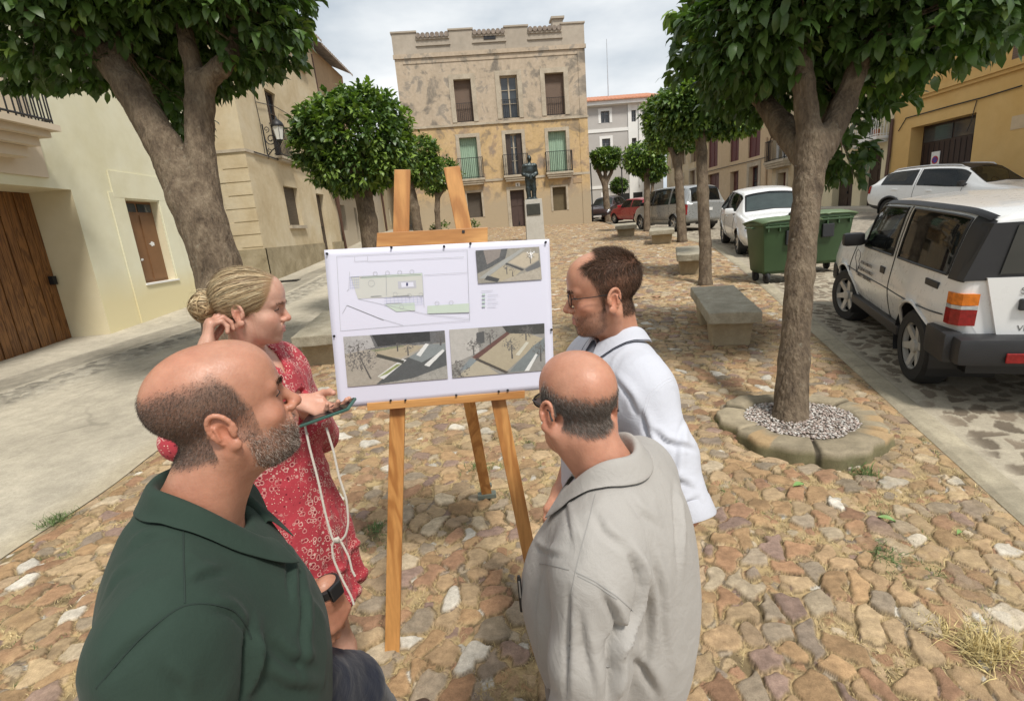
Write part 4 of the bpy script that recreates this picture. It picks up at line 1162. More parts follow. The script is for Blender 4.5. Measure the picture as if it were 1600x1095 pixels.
for i, r in enumerate(up):
    w_ = window(F, t, r, 'glass' if i == 1 else 'roller', .25, (.26, W_TRIM, .035), frame=W_TRIM if i == 1 else ROLLER); railing(F, w_, r[0], r[1], r[2]+.02, r[2]+(1.0 if i < 2 else .95), -.08, 9)
for i, r in enumerate(mid):
    w_ = window(F, t, r, 'glass' if i == 1 else 'shutter', .25, (.2, W_TRIM, .03), frame=W_TRIM if i == 1 else GREENSH)
    if i == 1:
        s_ = MB(); F.box(s_, r[0]+.02, r[0]+.30, r[2], r[3]-.02, -.16, -.12); F.box(s_, r[1]-.30, r[1]-.02, r[2], r[3]-.02, -.16, -.12); s_.build('open_shutter', DKWOOD, w_)
    balcony(F, t, r[0]-.28, r[1]+.28, r[2], r[2]+1.12, .38, .34, W_TRIM, steps=3)
for i in (0, 2): window(F, t, lo[i], 'roller', .25, (.12, W_TRIM, .025), frame=ROLLER_D if i == 0 else simple('olive_board', (.12, .09, .045), .7))
window(F, t, lo[1], 'door', .3, (.2, W_TRIM, .03), frame=simple('dark_brown_door', (.07, .042, .034), .6))
m = MB(); u_, z_ = F.uz(809, 290); F.box(m, u_-.13, u_+.13, z_-.17, z_+.17, .003, .02); hn = m.build('house_number', W_WHITE, t)
m = MB(); F.box(m, u_-.015, u_+.025, z_-.09, z_+.10, .021, .026); F.box(m, u_-.06, u_-.013, z_+.04, z_+.07, .021, .026); m.build('numeral', IRON, hn)
m = MB(); u_, z_ = F.uz(903, 282); F.box(m, u_-.28, u_+.28, z_-.14, z_+.14, .003, .02); m.build('street_plate', W_BROWN, t)
m = MB(); F.box(m, uL-.05, uR+.05, zs-.06, zs+.06, .003, .07); zm_ = F.uz(840, 271)[1]; F.box(m, uL, mid[0][0]-.3, zm_-.25, zm_-.12, .003, .04); F.box(m, mid[2][1]+.3, uR, zm_-.25, zm_-.12, .003, .04)
F.box(m, mid[0][1]+.3, mid[1][0]-.3, zm_-.25, zm_-.12, .003, .04); F.box(m, mid[1][1]+.3, mid[2][0]-.3, zm_-.25, zm_-.12, .003, .04)
m.build('string_course', W_TRIM, t)
m = MB(); F.box(m, uL-.06, uR+.06, zc-.16, zc+.05, .003, .10); F.box(m, uL+.0, uL+.42, zs+.07, zc-.17, .003, .03); F.box(m, uR-.42, uR, zs+.07, zc-.17, .003, .03); F.box(m, uL+.425, uR-.425, zc-.42, zc-.17, .003, .03)
m.build('cornice', W_BACK_HI, t)
F.box(m := MB(), uL, uL+.5, -.3, zs-.07, .003, .03); m.build('corner_pilaster', W_BACK_LO, t); F.box(m := MB(), uR-.5, uR, -.3, zs-.07, .003, .03); m.build('corner_pilaster', W_BACK_LO, t)
# parapet
ptop = F.uz(765, 42)[1]; dz_ = ptop-zc
m = MB(); ms = []
for a, b in ((611, 648), (700, 737), (788, 824), (877, 913)):
    ms.append((F.uz(a, 44)[0], F.uz(b, 44)[0]))
ms[0] = (uL-.02, ms[0][1]); ms[-1] = (ms[-1][0], uR+.02)
F.box(m, uL, uR, zc+.05, zc+dz_*.62, -.35, -.02)
for a, b in ms: F.box(m, a, b, zc+.052, ptop-.08, -.36, .0); F.box(m, a-.05, b+.05, ptop-.08, ptop, -.40, .05)
for i in range(3):
    a, b = ms[i][1], ms[i+1][0]; F.box(m, a-.05, b+.05, zc+dz_*.36, zc+dz_*.42, -.01, .05); F.box(m, a, b, zc+dz_*.62, zc+dz_*.72, -.34, .04)
po = m.build('parapet', W_PARAPET, t)
for i in range(3):
    a, b = ms[i][1], ms[i+1][0]; tl = MB(); n_ = 7
    for k in range(n_):
        u = a+(b-a)*(k+.5)/n_
        tl.tube([F.P(u, zc+dz_*.78, .12), F.P(u, zc+dz_*1.0, -1.2)], [.13, .12], 8)
    tl.build('roof_tiles', TILEG, po)
m = MB(); vu, vz = F.uz(765, 58); F.box(m, vu-.33, vu+.33, vz-.12, vz+.1, -.018, .02); m.build('vent', IRON, po)
m = MB(); cu, cz_ = F.uz(877, 36); F.box(m, cu-.3, cu+.3, ptop-.3, ptop+.55, -1.6, -1.0); F.box(m, cu-.38, cu+.38, ptop+.55, ptop+.66, -1.7, -.9); m.build('chimney', W_PARAPET, t)
pipe(F, t, [(922, 255), (924, 290), (926, 340)], .035, IRON, .04)

# ---- pale grey house with tile roof behind
loc = (8, 46, gz(8, 40)); t = thing('pale_grey_house', 'pale grey house with white window frames and orange tile roof beyond the plaza', 'house', loc)
F = Fac(0, 46, 1, .03, .03, -1, loc)
uA = F.uz(905, 200)[0]; uB = F.uz(984.5, 225)[0]; uC = F.uz(1036, 225)[0]; zt_ = F.uz(960, 158)[1]
ws = [F.rect((938.5, 174.5), (952.5, 192)), F.rect((940.5, 217.5), (954, 240)), F.rect((943, 305), (948.5, 313))]
ws2 = [F.rect((986.5, 172.5), (994, 190)), F.rect((987, 216), (995, 236)), F.rect((988, 258), (996.5, 275)), F.rect((1003.5, 172), (1010, 190))]
gd = F.rect((967, 303), (995.5, 318)); gd = (gd[0], gd[1], -.2, gd[3])
for w_ in ws: pass
wall(F, t, uA, uB, -.5, zt_, [(*w_, .2) for w_ in ws+[gd]] if gd[1] < uB else [(*w_, .2) for w_ in ws], W_GREY); wall(F, t, uB+.01, uC, -.5, zt_, [(*w_, .2) for w_ in ws2], W_WHITE)
for w_ in ws: window(F, t, w_, 'glass', .2, (.22, W_WHITE, .03), frame=simple('grey_frame', (.2, .2, .21), .5))
for w_ in ws2: window(F, t, w_, 'glass', .2, frame=simple('grey_frame', (.2, .2, .21), .5))
m = MB(); F.box(m, gd[0], uB+1.0, -.2, gd[3], -.02, .012); m.build('garage_door', DARK, t)
m = MB()
for y_ in (163.5, 204, 292):
    z_ = F.uz(950, y_)[1]; F.box(m, uA, uB, z_-.13, z_+.13, .003, .05)
F.box(m, uB-.15, uB+.15, -.3, zt_-.2, .055, .07); m.build('white_band', W_WHITE, t)
m = MB(); F.box(m, uA, uC, zt_-.3, zt_+.02, .004, .45); m.build('eave', W_WHITE, t)
tiles(F, t, uA, uC, zt_+.02, .6, zt_+1.35, -4.5, TILE, .3)
pipe(F, t, [(998, 162), (999.5, 290)], .06, W_WHITE)
au, az = F.uz(964, 150); loc2 = F.W(au, zt_+.9, -3)
ta = thing('roof_aerial', 'thin tall aerial mast on the grey house roof against the sky', 'aerial', loc2)
m = MB(); hz_ = F.uz(964, 60, -3)[1]; m.tube([(0, 0, -.3), (0, 0, hz_-zt_-.9)], [.05, .025], 6); m.build('mast', simple('galvanised', (.5, .52, .54), .4, .5), ta)
# ---- right hand row
XR_ = 14.5
FR = lambda loc: Fac(XR_, 0, 0, 1, -1, 0, loc)
def rhouse(name, label, y0, y1, zt, mat, mk):
    loc = (XR_, (y0+y1)/2, float(gz(XR_, (y0+y1)/2))); t = thing(name, label, 'house', loc); F = FR(loc); F.O = F.O.copy()
    ops, fin = mk(F, t)
    wall(F, t, y0+.01, y1-.01, -.3, zt, ops, mat); fin(); tiles(F, t, y0+.01, y1-.01, zt, .45, zt+1.6, -4, TILE, .26)
    return t, F
F0 = FR((0, 0, 0))
yo = F0.uz(1392, 240)[0]; yk = F0.uz(1258, 280)[0]; yb = F0.uz(1206, 280)[0]; yc = F0.uz(1104, 290)[0]
def mk_orange(F, t):
    g = F.rect((1424, 199), (1506, 330)); g = (g[0], g[1], -.2, F.uz(1470, 189)[1])
    def fin():
        m = MB(); F.box(m, g[0], g[1], -.2, g[3], -.50, -.45); go = m.build('garage_door', simple('dark_brown_metal', (.035, .02, .018), .45), t)
        m = MB(); zz = g[3]-.55; um = (g[0]+g[1])/2
        for a, b in ((g[0]+.08, um-.04), (um+.04, g[1]-.08)): F.box(m, a, b, zz, g[3]-.08, -.448, -.43)
        m.build('pane', GL, go)
        m = MB()
        for i in range(12): u = g[0]+(g[1]-g[0])*(i+.5)/12; F.box(m, u-.008, u+.008, .2, zz-.06, -.449, -.44)
        m.build('groove', DARK, go)
        su, sz = F.uz(1462, 250, -.45)
        loc = F.W(su, sz, -.42); s = thing('no_parking_sign', 'white no-parking plate with red ring on the dark garage door', 'sign', loc)
        F.loc = np.array(loc); m = MB(); F.box(m, su-.17, su+.17, sz-.27, sz+.27, -.438, -.425); m.build('plate', W_WHITE, s)
        def disc(r, o_, mat, nm, cz=.0):
            V = [F.P(su+r*math.cos(2*math.pi*i/24), sz+cz+r*math.sin(2*math.pi*i/24), o_) for i in range(24)]; q = MB(); q.add(V, [tuple(range(24))]); q.build(nm, mat, s)
        disc(.13, -.421, simple('sign_red', (.5, .03, .03), .5), 'ring'); disc(.095, -.417, simple('sign_blue', (.03, .08, .35), .5), 'disc')
        m = MB(); m.tube([F.P(su-.085, sz+.085, -.414), F.P(su+.085, sz-.085, -.414)], .014, 4); m.build('bar', simple('sign_red', (.5, .03, .03), .5), s)
        m = MB(); F.box(m, su-.13, su+.13, sz-.22, sz-.16, -.424, -.421); m.build('strip', simple('sign_yellow', (.7, .5, .05), .5), s)
        F.loc = np.array(t.location)
        cable(F, t, [(1417, 185), (1450, 176), (1490, 165), (1540, 152), (1599, 134)], .02, .04); cable(F, t, [(1405, 205), (1414, 190), (1417, 185)], .015, .03)
        cable(F, t, [(1528, 157), (1524, 170), (1519, 190), (1512, 206)], .012, .03)
        pipe(F, t, [(1397, 186), (1392, 240), (1386, 285)], .06)
        m = MB(); z_ = F.uz(1570, 101)[1]; F.box(m, 8.5, yo-1.2, z_-.16, z_+.02, .003, .16); F.box(m, 8.5, yo-1.2, z_-.26, z_-.163, .003, .09); m.build('ledge', W_ORANGE, t)
        wr = F.rect((1588, 50), (1640, 92)); m = MB(); F.box(m, wr[0], wr[1], wr[2], wr[2]+2.0, .003, .02); m.build('window', ROLLER, t)
        m = MB(); u_, z_ = F.uz(1596, 190); F.box(m, u_-.28, u_+.28, z_-.18, z_+.18, .003, .012); m.build('wall_plate', W_PEACH, t)
    return [(*g, .45)], fin
rhouse('orange_house', 'ochre-orange house with dark brown garage door at far right', 8.0, yo, 8.4, W_ORANGE, mk_orange)
def mk_cream(F, t):
    d1 = F.rect((1350, 232), (1372, 314)); d1 = (d1[0], d1[1], float(gz(14.5, 20.5))-.1, F.uz(1361, 235)[1]); d2 = F.rect((1303, 262), (1330, 318)); d2 = (d2[0], d2[1], d1[2], F.uz(1317, 262)[1])
    bw = F.rect((1352, 190), (1366, 220)); z_ = F.uz(1355, 219)[1]; bw = (bw[0]-.1, bw[1]+.1, z_, z_+2.1)
    def fin():
        window(F, t, d1, 'door', .3); window(F, t, d2, 'door', .3); window(F, t, bw, 'glass', .2, frame=W_WHITE)
        b = balcony(F, t, bw[0]-.7, bw[1]+.45, z_, z_+1.05, .5, .22, W_WHITE)
        b.children[0].data.materials[0] = W_WHITE
        r = random.Random(3); c = F.uz(1372, 205, .4)
        q = thing('potted_plant', 'plant pot hanging leaves on the white balcony', 'plant pot', F.W(bw[0]-.4, z_+.0, .3))
        m = MB(); m.lathe([(.09, .01), (.13, .24), (.12, .25)], (0, 0, 0), 12); m.build('pot', simple('terracotta', (.4, .17, .09), .8), q)
        V, Fq, C = rosettes(np.array([(r.uniform(-.1, .1), r.uniform(-.1, .1), .3+r.uniform(0, .15)) for _ in range(30)]), np.array([(0, 0, 1.)]*30), 5, .12, 3, .3, False)
        mesh_np('foliage', V, Fq, LEAF, parent=q, attrs={'col': C})
    return [(*d1, .3), (*d2, .3), (*bw, .2)], fin
rhouse('cream_balcony_house', 'cream house with white balcony and tall dark door beside the orange house', yo, yk, 8.0, W_CREAM2, mk_cream)
def mk_sand(F, t):
    d1 = F.rect((1216, 272), (1227, 303)); d1 = (d1[0], d1[1], F.uz(1222, 303)[1]-.2, F.uz(1222, 270)[1]); z_ = F.uz(1226, 249)[1]
    bw = F.rect((1218, 222), (1228, 248)); bw = (bw[0], bw[1], z_, z_+2.2)
    def fin():
        window(F, t, d1, 'door', .3, (.18, W_TRIM, .03), frame=BURGW); window(F, t, bw, 'glass', .2, (.2, W_WHITE, .03))
        balcony(F, t, bw[0]-.6, bw[1]+.7, z_, z_+1.0, .45, .35, W_TRIM, steps=3)
    return [(*d1, .3), (*bw, .2)], fin
rhouse('sandstone_house', 'sandstone house with wrought iron balcony seen left of the near trunk', yk, yb, 9.0, W_SAND, mk_sand)
def mk_peach(F, t):
    cols = [(1106, 1122), (1141, 1155), (1171, 1187)]
    ups = [F.rect((1107, 222), (1121, 262)), F.rect((1141, 210), (1154, 252)), F.rect((1170, 200), (1187, 246))]
    ups = [(u[0], u[1], F.uz(.5*(a+b), y_)[1], F.uz(.5*(a+b), y_)[1]+2.1) for u, (a, b), y_ in zip(ups, cols, (261, 252, 245))]
    g = F.rect((1104, 272), (1123, 310)); g = (g[0], g[1], 1.5, F.uz(1113, 272)[1]); d = F.rect((1141, 267), (1153, 310)); d = (d[0], d[1], 1.5, F.uz(1147, 268)[1])
    wd = F.rect((1171, 258), (1184, 302)); wd = (wd[0], wd[1], 1.6, F.uz(1178, 260)[1])
    def fin():
        for u in ups: window(F, t, u, 'shutter', .1, frame=BURG)
        window(F, t, g, 'door', .25, frame=BURGW, nm='garage_door'); window(F, t, d, 'door', .25, frame=BURGW); window(F, t, wd, 'glass', .25, (.25, W_TRIM, .03), frame=BURGW)
        cable(F, t, [(1104, 269), (1140, 260), (1170, 253), (1202, 245)], .02, .05); cable(F, t, [(1203, 262), (1203, 225), (1210, 205)], .03, .05, simple('brown_pipe', (.09, .045, .03), .5))
        pipe(F, t, [(1200, 215), (1198, 300)], .05, simple('peach_pipe', (.45, .32, .2), .6))
    return [(*u, .1) for u in ups]+[(*g, .25), (*d, .25), (*wd, .25)], fin
rhouse('peach_house', 'peach-coloured house with burgundy shutters and doors above the parked van', yb, yc, 9.6, W_PEACH, mk_peach)
def mk_far(F, t):
    ws = []
    for a, b, y0, y1 in ((1062, 1068, 275, 300), (1078, 1086, 268, 300), (1050, 1055, 240, 262), (1064, 1070, 232, 256), (1080, 1088, 225, 252)):
        u = F.rect((a, y0), (b, y1)); ws.append(u)
    def fin():
        for i, u in enumerate(ws): window(F, t, u, 'roller' if i else 'glass', .2, (.15, W_TRIM, .03))
    return [(*u, .2) for u in ws], fin
rhouse('far_sand_house', 'far sand-coloured house at the end of the right row beside the grey house', yc, 45.2, 9.6, W_SAND, mk_far)
# pavement in front of the right row
m = MB()
for i in range(24):
    y0 = 9+i*1.5; y1 = y0+1.49
    P = [(13.2, y0), (14.49, y0), (14.49, y1), (13.2, y1)]
    m.hexa([(x, y, float(gz(x, y))-.1) for x, y in P]+[(x, y, float(gz(14, y))+.12) for x, y in P])
struct(m.build('pavement', simple('pavement_slab', (.42, .38, .31), .9, var=.15, scale=2, bump=.2)))
# ================================================================ easel and poster
PINE = wood('pine_wood', (.40, .175, .05), (.56, .28, .09), 1.6, 'Z', .45, 7)
PINEX = wood('pine_wood_across', (.42, .19, .055), (.58, .30, .10), 1.6, 'X', .45, 5)
EA = gp(613, 1020); eu = np.array([math.cos(R_(5)), math.sin(R_(5)), 0]); ew = np.array([-.02, .16, 1.0]); ew /= np.linalg.norm(ew)
en = np.cross(eu, ew); en /= np.linalg.norm(en)          # points towards the camera side (-y)
if en[1] > 0: en = -en
def EP(px, py, off=0.0):
    r = ray(px, py); O = EA+en*off; t = ((O-CAM)@en)/(r@en); return CAM+r*t
def slab(mb, quad, o0, o1, ref=0.0):
    """quad of pixels (TL,TR,BR,BL) on the easel plane, extruded from o0 to o1 along its normal"""
    q = [EP(*p, ref) for p in quad]; q = [p-en*ref for p in q]
    a = [tuple(p+en*o0) for p in (q[3], q[2], q[1], q[0])]; b = [tuple(p+en*o1) for p in (q[3], q[2], q[1], q[0])]
    mb.hexa([a[0], a[1], b[1], b[0], a[3], a[2], b[2], b[3]])
t = thing('easel', 'pine wood easel holding the plan board', 'easel', EA)
def eb(name, mat, quads, par=None, bevel=.002):
    mb = MB()
    for q, o0, o1, *rf in quads: slab(mb, q, o0, o1, rf[0] if rf else o1)
    mb.v = [tuple(np.array(v)-EA) for v in mb.v]
    o = mb.build(name, mat, par or t); bmapply(o, ('BEVEL', dict(width=bevel, segments=2))); return o
eb('leg', PINE, [([(616, 265), (641, 265), (624, 1020), (601, 1023)], -.011, .011)])
eb('leg', PINE, [([(693, 262), (718, 259), (860, 978), (840, 982)], -.011, .011)])
eb('crossbar', PINEX, [([(589, 364), (762, 355), (762, 379), (588, 386)], .012, .032)])
eb('ledge', PINEX, [([(573, 630), (820, 610), (820, 622), (574, 642)], -.04, .045)])
eb('ledge_lip', PINEX, [([(573, 628), (820, 608), (820, 614), (573, 634)], .046, .056)]) if False else None
eb('screw', IRON, [([(x-2.2, y-2.2), (x+2.2, y-2.2), (x+2.2, y+2.2), (x-2.2, y+2.2)], .033, .035) for x, y in ((724, 362),)], bevel=.0004)
bl = gp(762, 779); btop = EP(684, 372)-en*.06; d_ = (btop-bl)/np.linalg.norm(btop-bl)
mb = MB(); sx = eu*.032; sy = np.cross(d_, eu)*.011
mb.hexa([tuple(bl-EA+a*sx+b*sy) for a, b in ((-1, -1), (1, -1), (1, 1), (-1, 1))]+[tuple(btop-EA+a*sx+b*sy) for a, b in ((-1, -1), (1, -1), (1, 1), (-1, 1))])
mb.build('leg', PINE, t)
mb = MB(); c = bl+d_*.04-EA; mb.box(c+np.array([0, -.0, 0]), (.12, .05, .035), R_(5), .006); mb.box(c+np.array([0, 0, .07]), (.075, .034, .02), R_(5), .004)
mb.build('foot_clamp', simple('grey_green_metal', (.16, .18, .15), .5, .3), t)
# poster board
PAPER = simple('white_paper', (.60, .595, .69), .55, var=.015, scale=1.5)
TLc, TRc, BRc, BLc = (507, 391), (858, 374), (866, 606), (530, 637)
OFF = .034
pc = EP(690, 500, OFF)
p = thing('poster_board', 'white plan poster with three rendered views and a plan, pinned on the easel', 'poster', pc)
def onb(px, py, o): return EP(px, py, OFF)+en*(o)-pc
def bil(q, u, v):
    q = [np.array(onb(*c, 0)) for c in q]
    return (q[0]*(1-u)+q[1]*u)*(1-v)+(q[3]*(1-u)+q[2]*u)*v
nx, ny = 40, 28; V = []; 
for j in range(ny+1):
    for i in range(nx+1):
        u, v = i/nx, j/ny; w_ = .0035*math.sin(u*5+1)*math.sin(v*3.5)+.004*(max(0, abs(u-.5)-.42)/.08)**2*(v-.3)
        V.append(bil([TLc, TRc, BRc, BLc], u, v)+en*(.006+w_*.6))
Fq = [(j*(nx+1)+i, j*(nx+1)+i+1, (j+1)*(nx+1)+i+1, (j+1)*(nx+1)+i) for j in range(ny) for i in range(nx)]
o = mesh_np('sheet', np.array(V), Fq, PAPER, parent=p, smooth=True)
bmapply(o, ('SOLIDIFY', dict(thickness=.0012, offset=0)))
mb = MB(); q = [onb(*c, -.002) for c in (BLc, BRc, TRc, TLc)]; q2 = [onb(*c, .003) for c in (BLc, BRc, TRc, TLc)]
mb.hexa([tuple(q[0]), tuple(q[1]), tuple(q2[1]), tuple(q2[0]), tuple(q[3]), tuple(q[2]), tuple(q2[2]), tuple(q2[3])]); mb.build('backing_board', W_WHITE, p)
_s = NT('print_ink'); _s.set(_s.attr('col'), .5); INK = _s.m
def inpoly(U, Vv, P):
    P = np.array(P); ins = np.zeros(U.shape, bool); j = len(P)-1
    for i in range(len(P)):
        xi, yi = P[i]; xj, yj = P[j]
        c = ((yi > Vv) != (yj > Vv)) & (U < (xj-xi)*(Vv-yi)/((yj-yi) or 1e-9)+xi); ins ^= c; j = i
    return ins
def photo(name, quad, paint, nx=230, ny=118, label=None):
    u = np.linspace(0, 1, nx); v = np.linspace(0, 1, ny); U, Vv = np.meshgrid(u, v)
    C = paint(U, Vv)
    q = [np.array(onb(*c, 0)) for c in quad]
    P = ((q[0]*(1-U[..., None])+q[1]*U[..., None])*(1-Vv[..., None])+(q[3]*(1-U[..., None])+q[2]*U[..., None])*Vv[..., None])+en*.0105
    ix = np.arange(nx*ny).reshape(ny, nx)
    F_ = np.c_[ix[1:, :-1].ravel(), ix[1:, 1:].ravel(), ix[:-1, 1:].ravel(), ix[:-1, :-1].ravel()]
    o = mesh_np(name, P.reshape(-1, 3), F_, INK, parent=p, attrs={'col': C.reshape(-1, 3)})
    if label: o['label'] = label
    return o
def base(U, V, c, seed, amt=.25):
    n = fbm(U*30+3, V*16, 1, seed); m = vnoise(U*160, V*90, 1, seed+1)
    return np.array(c, np.float32)[None, None]*(1-amt+amt*2*(.6*n+.4*m))[..., None]
def poly(C, U, V, P, c, seed=0, amt=.12):
    k = inpoly(U, V, P); C[k] = base(U, V, c, seed, amt)[k]
def tree_ink(C, U, V, cx, cy, r, trunk, col=(.08, .075, .07), dens=.5, asp=1.9, seed=1):
    tx, tb = trunk
    k = (np.abs(U-tx-(cx-tx)*(tb-V)/max(tb-cy, 1e-3)) < .006+.006*(V-cy)) & (V > cy) & (V < tb); C[k] = col
    d = np.sqrt(((U-cx)/r)**2+((V-cy)/(r*asp*.85))**2)
    n = fbm(U*70, V*38, 1, seed, 3); a = np.arctan2(V-cy, U-cx)
    br = (np.abs(np.sin(a*9+4*n)) < .22) & (d < 1)
    k = (d < 1) & (n > .38+.25*d**2-.0) & (vnoise(U*210, V*110, 1, seed+3) < dens+.1); C[k] = np.array(col)*1.5
    C[br & (n > .4)] = col
SANDC = (.36, .31, .22); GRYC = (.17, .175, .175); DKC = (.035, .035, .035); GRNC = (.20, .21, .13); WHC = (.62, .62, .6)
def ph_a(U, V):
    C = base(U, V, (.33, .30, .25), 3)
    poly(C, U, V, [(0, 0), (1, 0), (1, .25), (0, .3)], (.12, .12, .12), 4, .5); poly(C, U, V, [(.28, 0), (.85, 0), (.85, .2), (.33, .24)], DKC, 5, .5); poly(C, U, V, [(0, 0), (.26, 0), (.3, .25), (0, .35)], (.36, .35, .34), 6, .3)
    poly(C, U, V, [(.3, .28), (.62, .24), (.78, .3), (.55, .5), (.3, .42)], SANDC, 7); poly(C, U, V, [(.25, .3), (.56, .24), (.6, .27), (.3, .34)], GRNC, 8, .3)
    poly(C, U, V, [(.28, 1), (.58, .52), (1, .3), (1, .72), (.6, 1)], (.085, .09, .09), 9, .25); poly(C, U, V, [(.62, .5), (.85, .26), (1, .26), (1, .4), (.75, .62)], (.20, .22, .22), 9, .2)
    poly(C, U, V, [(.3, .84), (.56, .52), (.6, .55), (.36, .9)], WHC, 10); poly(C, U, V, [(.7, .46), (.8, .24), (.835, .26), (.74, .5)], WHC, 10); poly(C, U, V, [(.77, .68), (.97, .38), (.985, .42), (.82, .72)], WHC, 11)
    poly(C, U, V, [(.32, .38), (.58, .56), (.56, .62), (.3, .44)], (.06, .06, .05), 12); poly(C, U, V, [(.3, .86), (.5, .62), (.55, .62), (.4, .8)], (.25, .28, .12), 13, .3); poly(C, U, V, [(.28, 1), (.65, .93), (1, .72), (1, 1)], (.30, .29, .26), 14, .4)
    for cx, cy, r, tb in ((.62, .3, .06, .47), (.95, .12, .09, .3), (.52, .22, .04, .36)): tree_ink(C, U, V, cx, cy, r, (cx, tb), seed=int(cx*50))
    tree_ink(C, U, V, .14, .4, .2, (.235, .88), dens=.55, seed=8); return C
def ph_b(U, V):
    C = base(U, V, (.25, .24, .22), 23)
    poly(C, U, V, [(0, 0), (.3, 0), (.3, .5), (0, .72)], (.40, .38, .35), 24, .15); poly(C, U, V, [(.28, .1), (.36, .08), (.36, .32), (.27, .34)], (.08, .08, .08), 25); poly(C, U, V, [(.55, 0), (1, 0), (1, .22), (.62, .2)], (.055, .055, .05), 26, .5)
    poly(C, U, V, [(.2, .68), (.62, .16), (.84, .2), (.98, .32), (.56, .98), (.3, .74)], SANDC, 27); poly(C, U, V, [(.05, 1), (.26, .64), (.5, 1)], (.38, .34, .26), 28); poly(C, U, V, [(.08, .85), (.2, .62), (.28, .66), (.16, .85)], (.2, .23, .24), 28)
    poly(C, U, V, [(.22, .6), (.6, .12), (.63, .17), (.27, .66)], (.12, .06, .05), 29, .4); poly(C, U, V, [(.6, .98), (.88, .45), (1, .3), (1, .55), (.78, .98)], (.17, .19, .19), 30, .2); poly(C, U, V, [(.77, .98), (.9, .62), (.925, .63), (.82, .98)], WHC, 31)
    poly(C, U, V, [(.27, .62), (.6, .97), (.57, 1), (.25, .66)], (.07, .06, .05), 32); poly(C, U, V, [(.68, .62), (.8, .36), (.83, .38), (.72, .64)], (.5, .48, .4), 33)
    for cx, cy, r, tb in ((.24, .36, .1, .56), (.42, .16, .08, .36), (.8, .16, .09, .34)): tree_ink(C, U, V, cx, cy, r, (cx, tb), seed=int(cx*70))
    tree_ink(C, U, V, .64, .4, .1, (.645, .7), seed=17); tree_ink(C, U, V, .95, .5, .1, (.95, .8), seed=18); tree_ink(C, U, V, .06, .85, .13, (.1, 1), seed=19); return C
def ph_c(U, V):
    C = base(U, V, (.26, .24, .2), 43)
    poly(C, U, V, [(0, .0), (.5, 0), (.45, .3), (.2, .55), (0, .7)], (.085, .085, .085), 44, .5); poly(C, U, V, [(.12, 0), (.4, 0), (.36, .25), (.16, .45)], (.22, .19, .17), 45, .2)
    poly(C, U, V, [(.2, .78), (.42, .5), (.68, .7), (.5, .98), (.35, .98)], SANDC, 47); poly(C, U, V, [(.5, .42), (.75, .14), (.98, .2), (.97, .4), (.74, .62)], (.42, .36, .27), 48)
    poly(C, U, V, [(.46, .42), (.74, .66), (.7, .7), (.44, .46)], (.05, .05, .05), 49); poly(C, U, V, [(.02, .85), (.4, .36), (.72, .02), (.78, .04), (.12, .86)], (.3, .3, .28), 50); poly(C, U, V, [(.15, .78), (.34, .9), (.3, 1), (.1, .9)], (.05, .05, .05), 51)
    poly(C, U, V, [(.74, .66), (.98, .42), (1, .6), (.8, .78)], (.12, .12, .12), 52); poly(C, U, V, [(.3, 1), (1, .62), (1, 1)], (.35, .31, .25), 53, .3)
    for cx, cy, r, tb in ((.46, .55, .05, .78), (.84, .28, .07, .5), (.55, .66, .05, .85)): tree_ink(C, U, V, cx, cy, r, (cx, tb), seed=int(cx*70))
    tree_ink(C, U, V, .86, .2, .07, (.86, .35), (.6, .6, .6), seed=3); return C
photo('photo_print', [(537, 526), (695, 516), (700, 591), (544, 604)], ph_a, label='grey rendered view with a large bare tree at its left')
photo('photo_print', [(702, 515), (850, 505), (852, 578), (707, 590)], ph_b, label='grey rendered aerial view with diagonal paths and a dark corner')
photo('photo_print', [(743, 392), (842, 386), (846, 437), (747, 443)], ph_c, 150, 80, label='small rendered aerial view at the upper right of the poster')
def lines(name, segs, wd, col, par=p, o=.0102):
    mb = MB()
    for s_ in segs:
        for (x0, y0), (x1, y1) in zip(s_[:-1], s_[1:]):
            a, b = onb(x0, y0, o), onb(x1, y1, o); d = b-a; d = d/(np.linalg.norm(d)+1e-9); n_ = np.cross(en, d)*wd/2
            mb.add([a-n_, b-n_, b+n_, a+n_], [(0, 1, 2, 3)])
    m_ = simple('ink_'+name, col, .6, var=.02); return mb.build(name, m_, par)
def fillq(name, quads, col, o):
    mb = MB()
    for q in quads: mb.add([onb(*c, o) for c in q][::-1], [tuple(range(len(q)))])
    return mb.build(name, simple('ink_'+name, col, .6, var=.03), p)
def circ(cx, cy, r, n=12): return [(cx+r*math.cos(2*math.pi*i/n), cy+r*math.sin(2*math.pi*i/n)) for i in range(n+1)]
fillq('plan_ground', [[(549, 433), (660, 427), (662, 462), (560, 467)]], (.50, .50, .46), .0095)
fillq('plan_green', [[(601, 476), (648, 473), (649, 485), (620, 487)], [(668, 478), (733, 474), (733, 488), (668, 490)], [(566, 432), (660, 427), (660, 431), (566, 436)]], (.47, .54, .46), .0098)
GRD = [[(604+6*i, 463-.3*i), (605+6*i, 476-.3*i)] for i in range(10)]+[[(601, 466+4*i), (662, 463+4*i)] for i in range(4)]+[[(548+3.2*i, 432), (549+3.2*i, 452)] for i in range(5)]+[[(547, 434+4*i), (562, 433+4*i)] for i in range(5)]
lines('plan_grid', GRD, .0011, (.40, .43, .56))
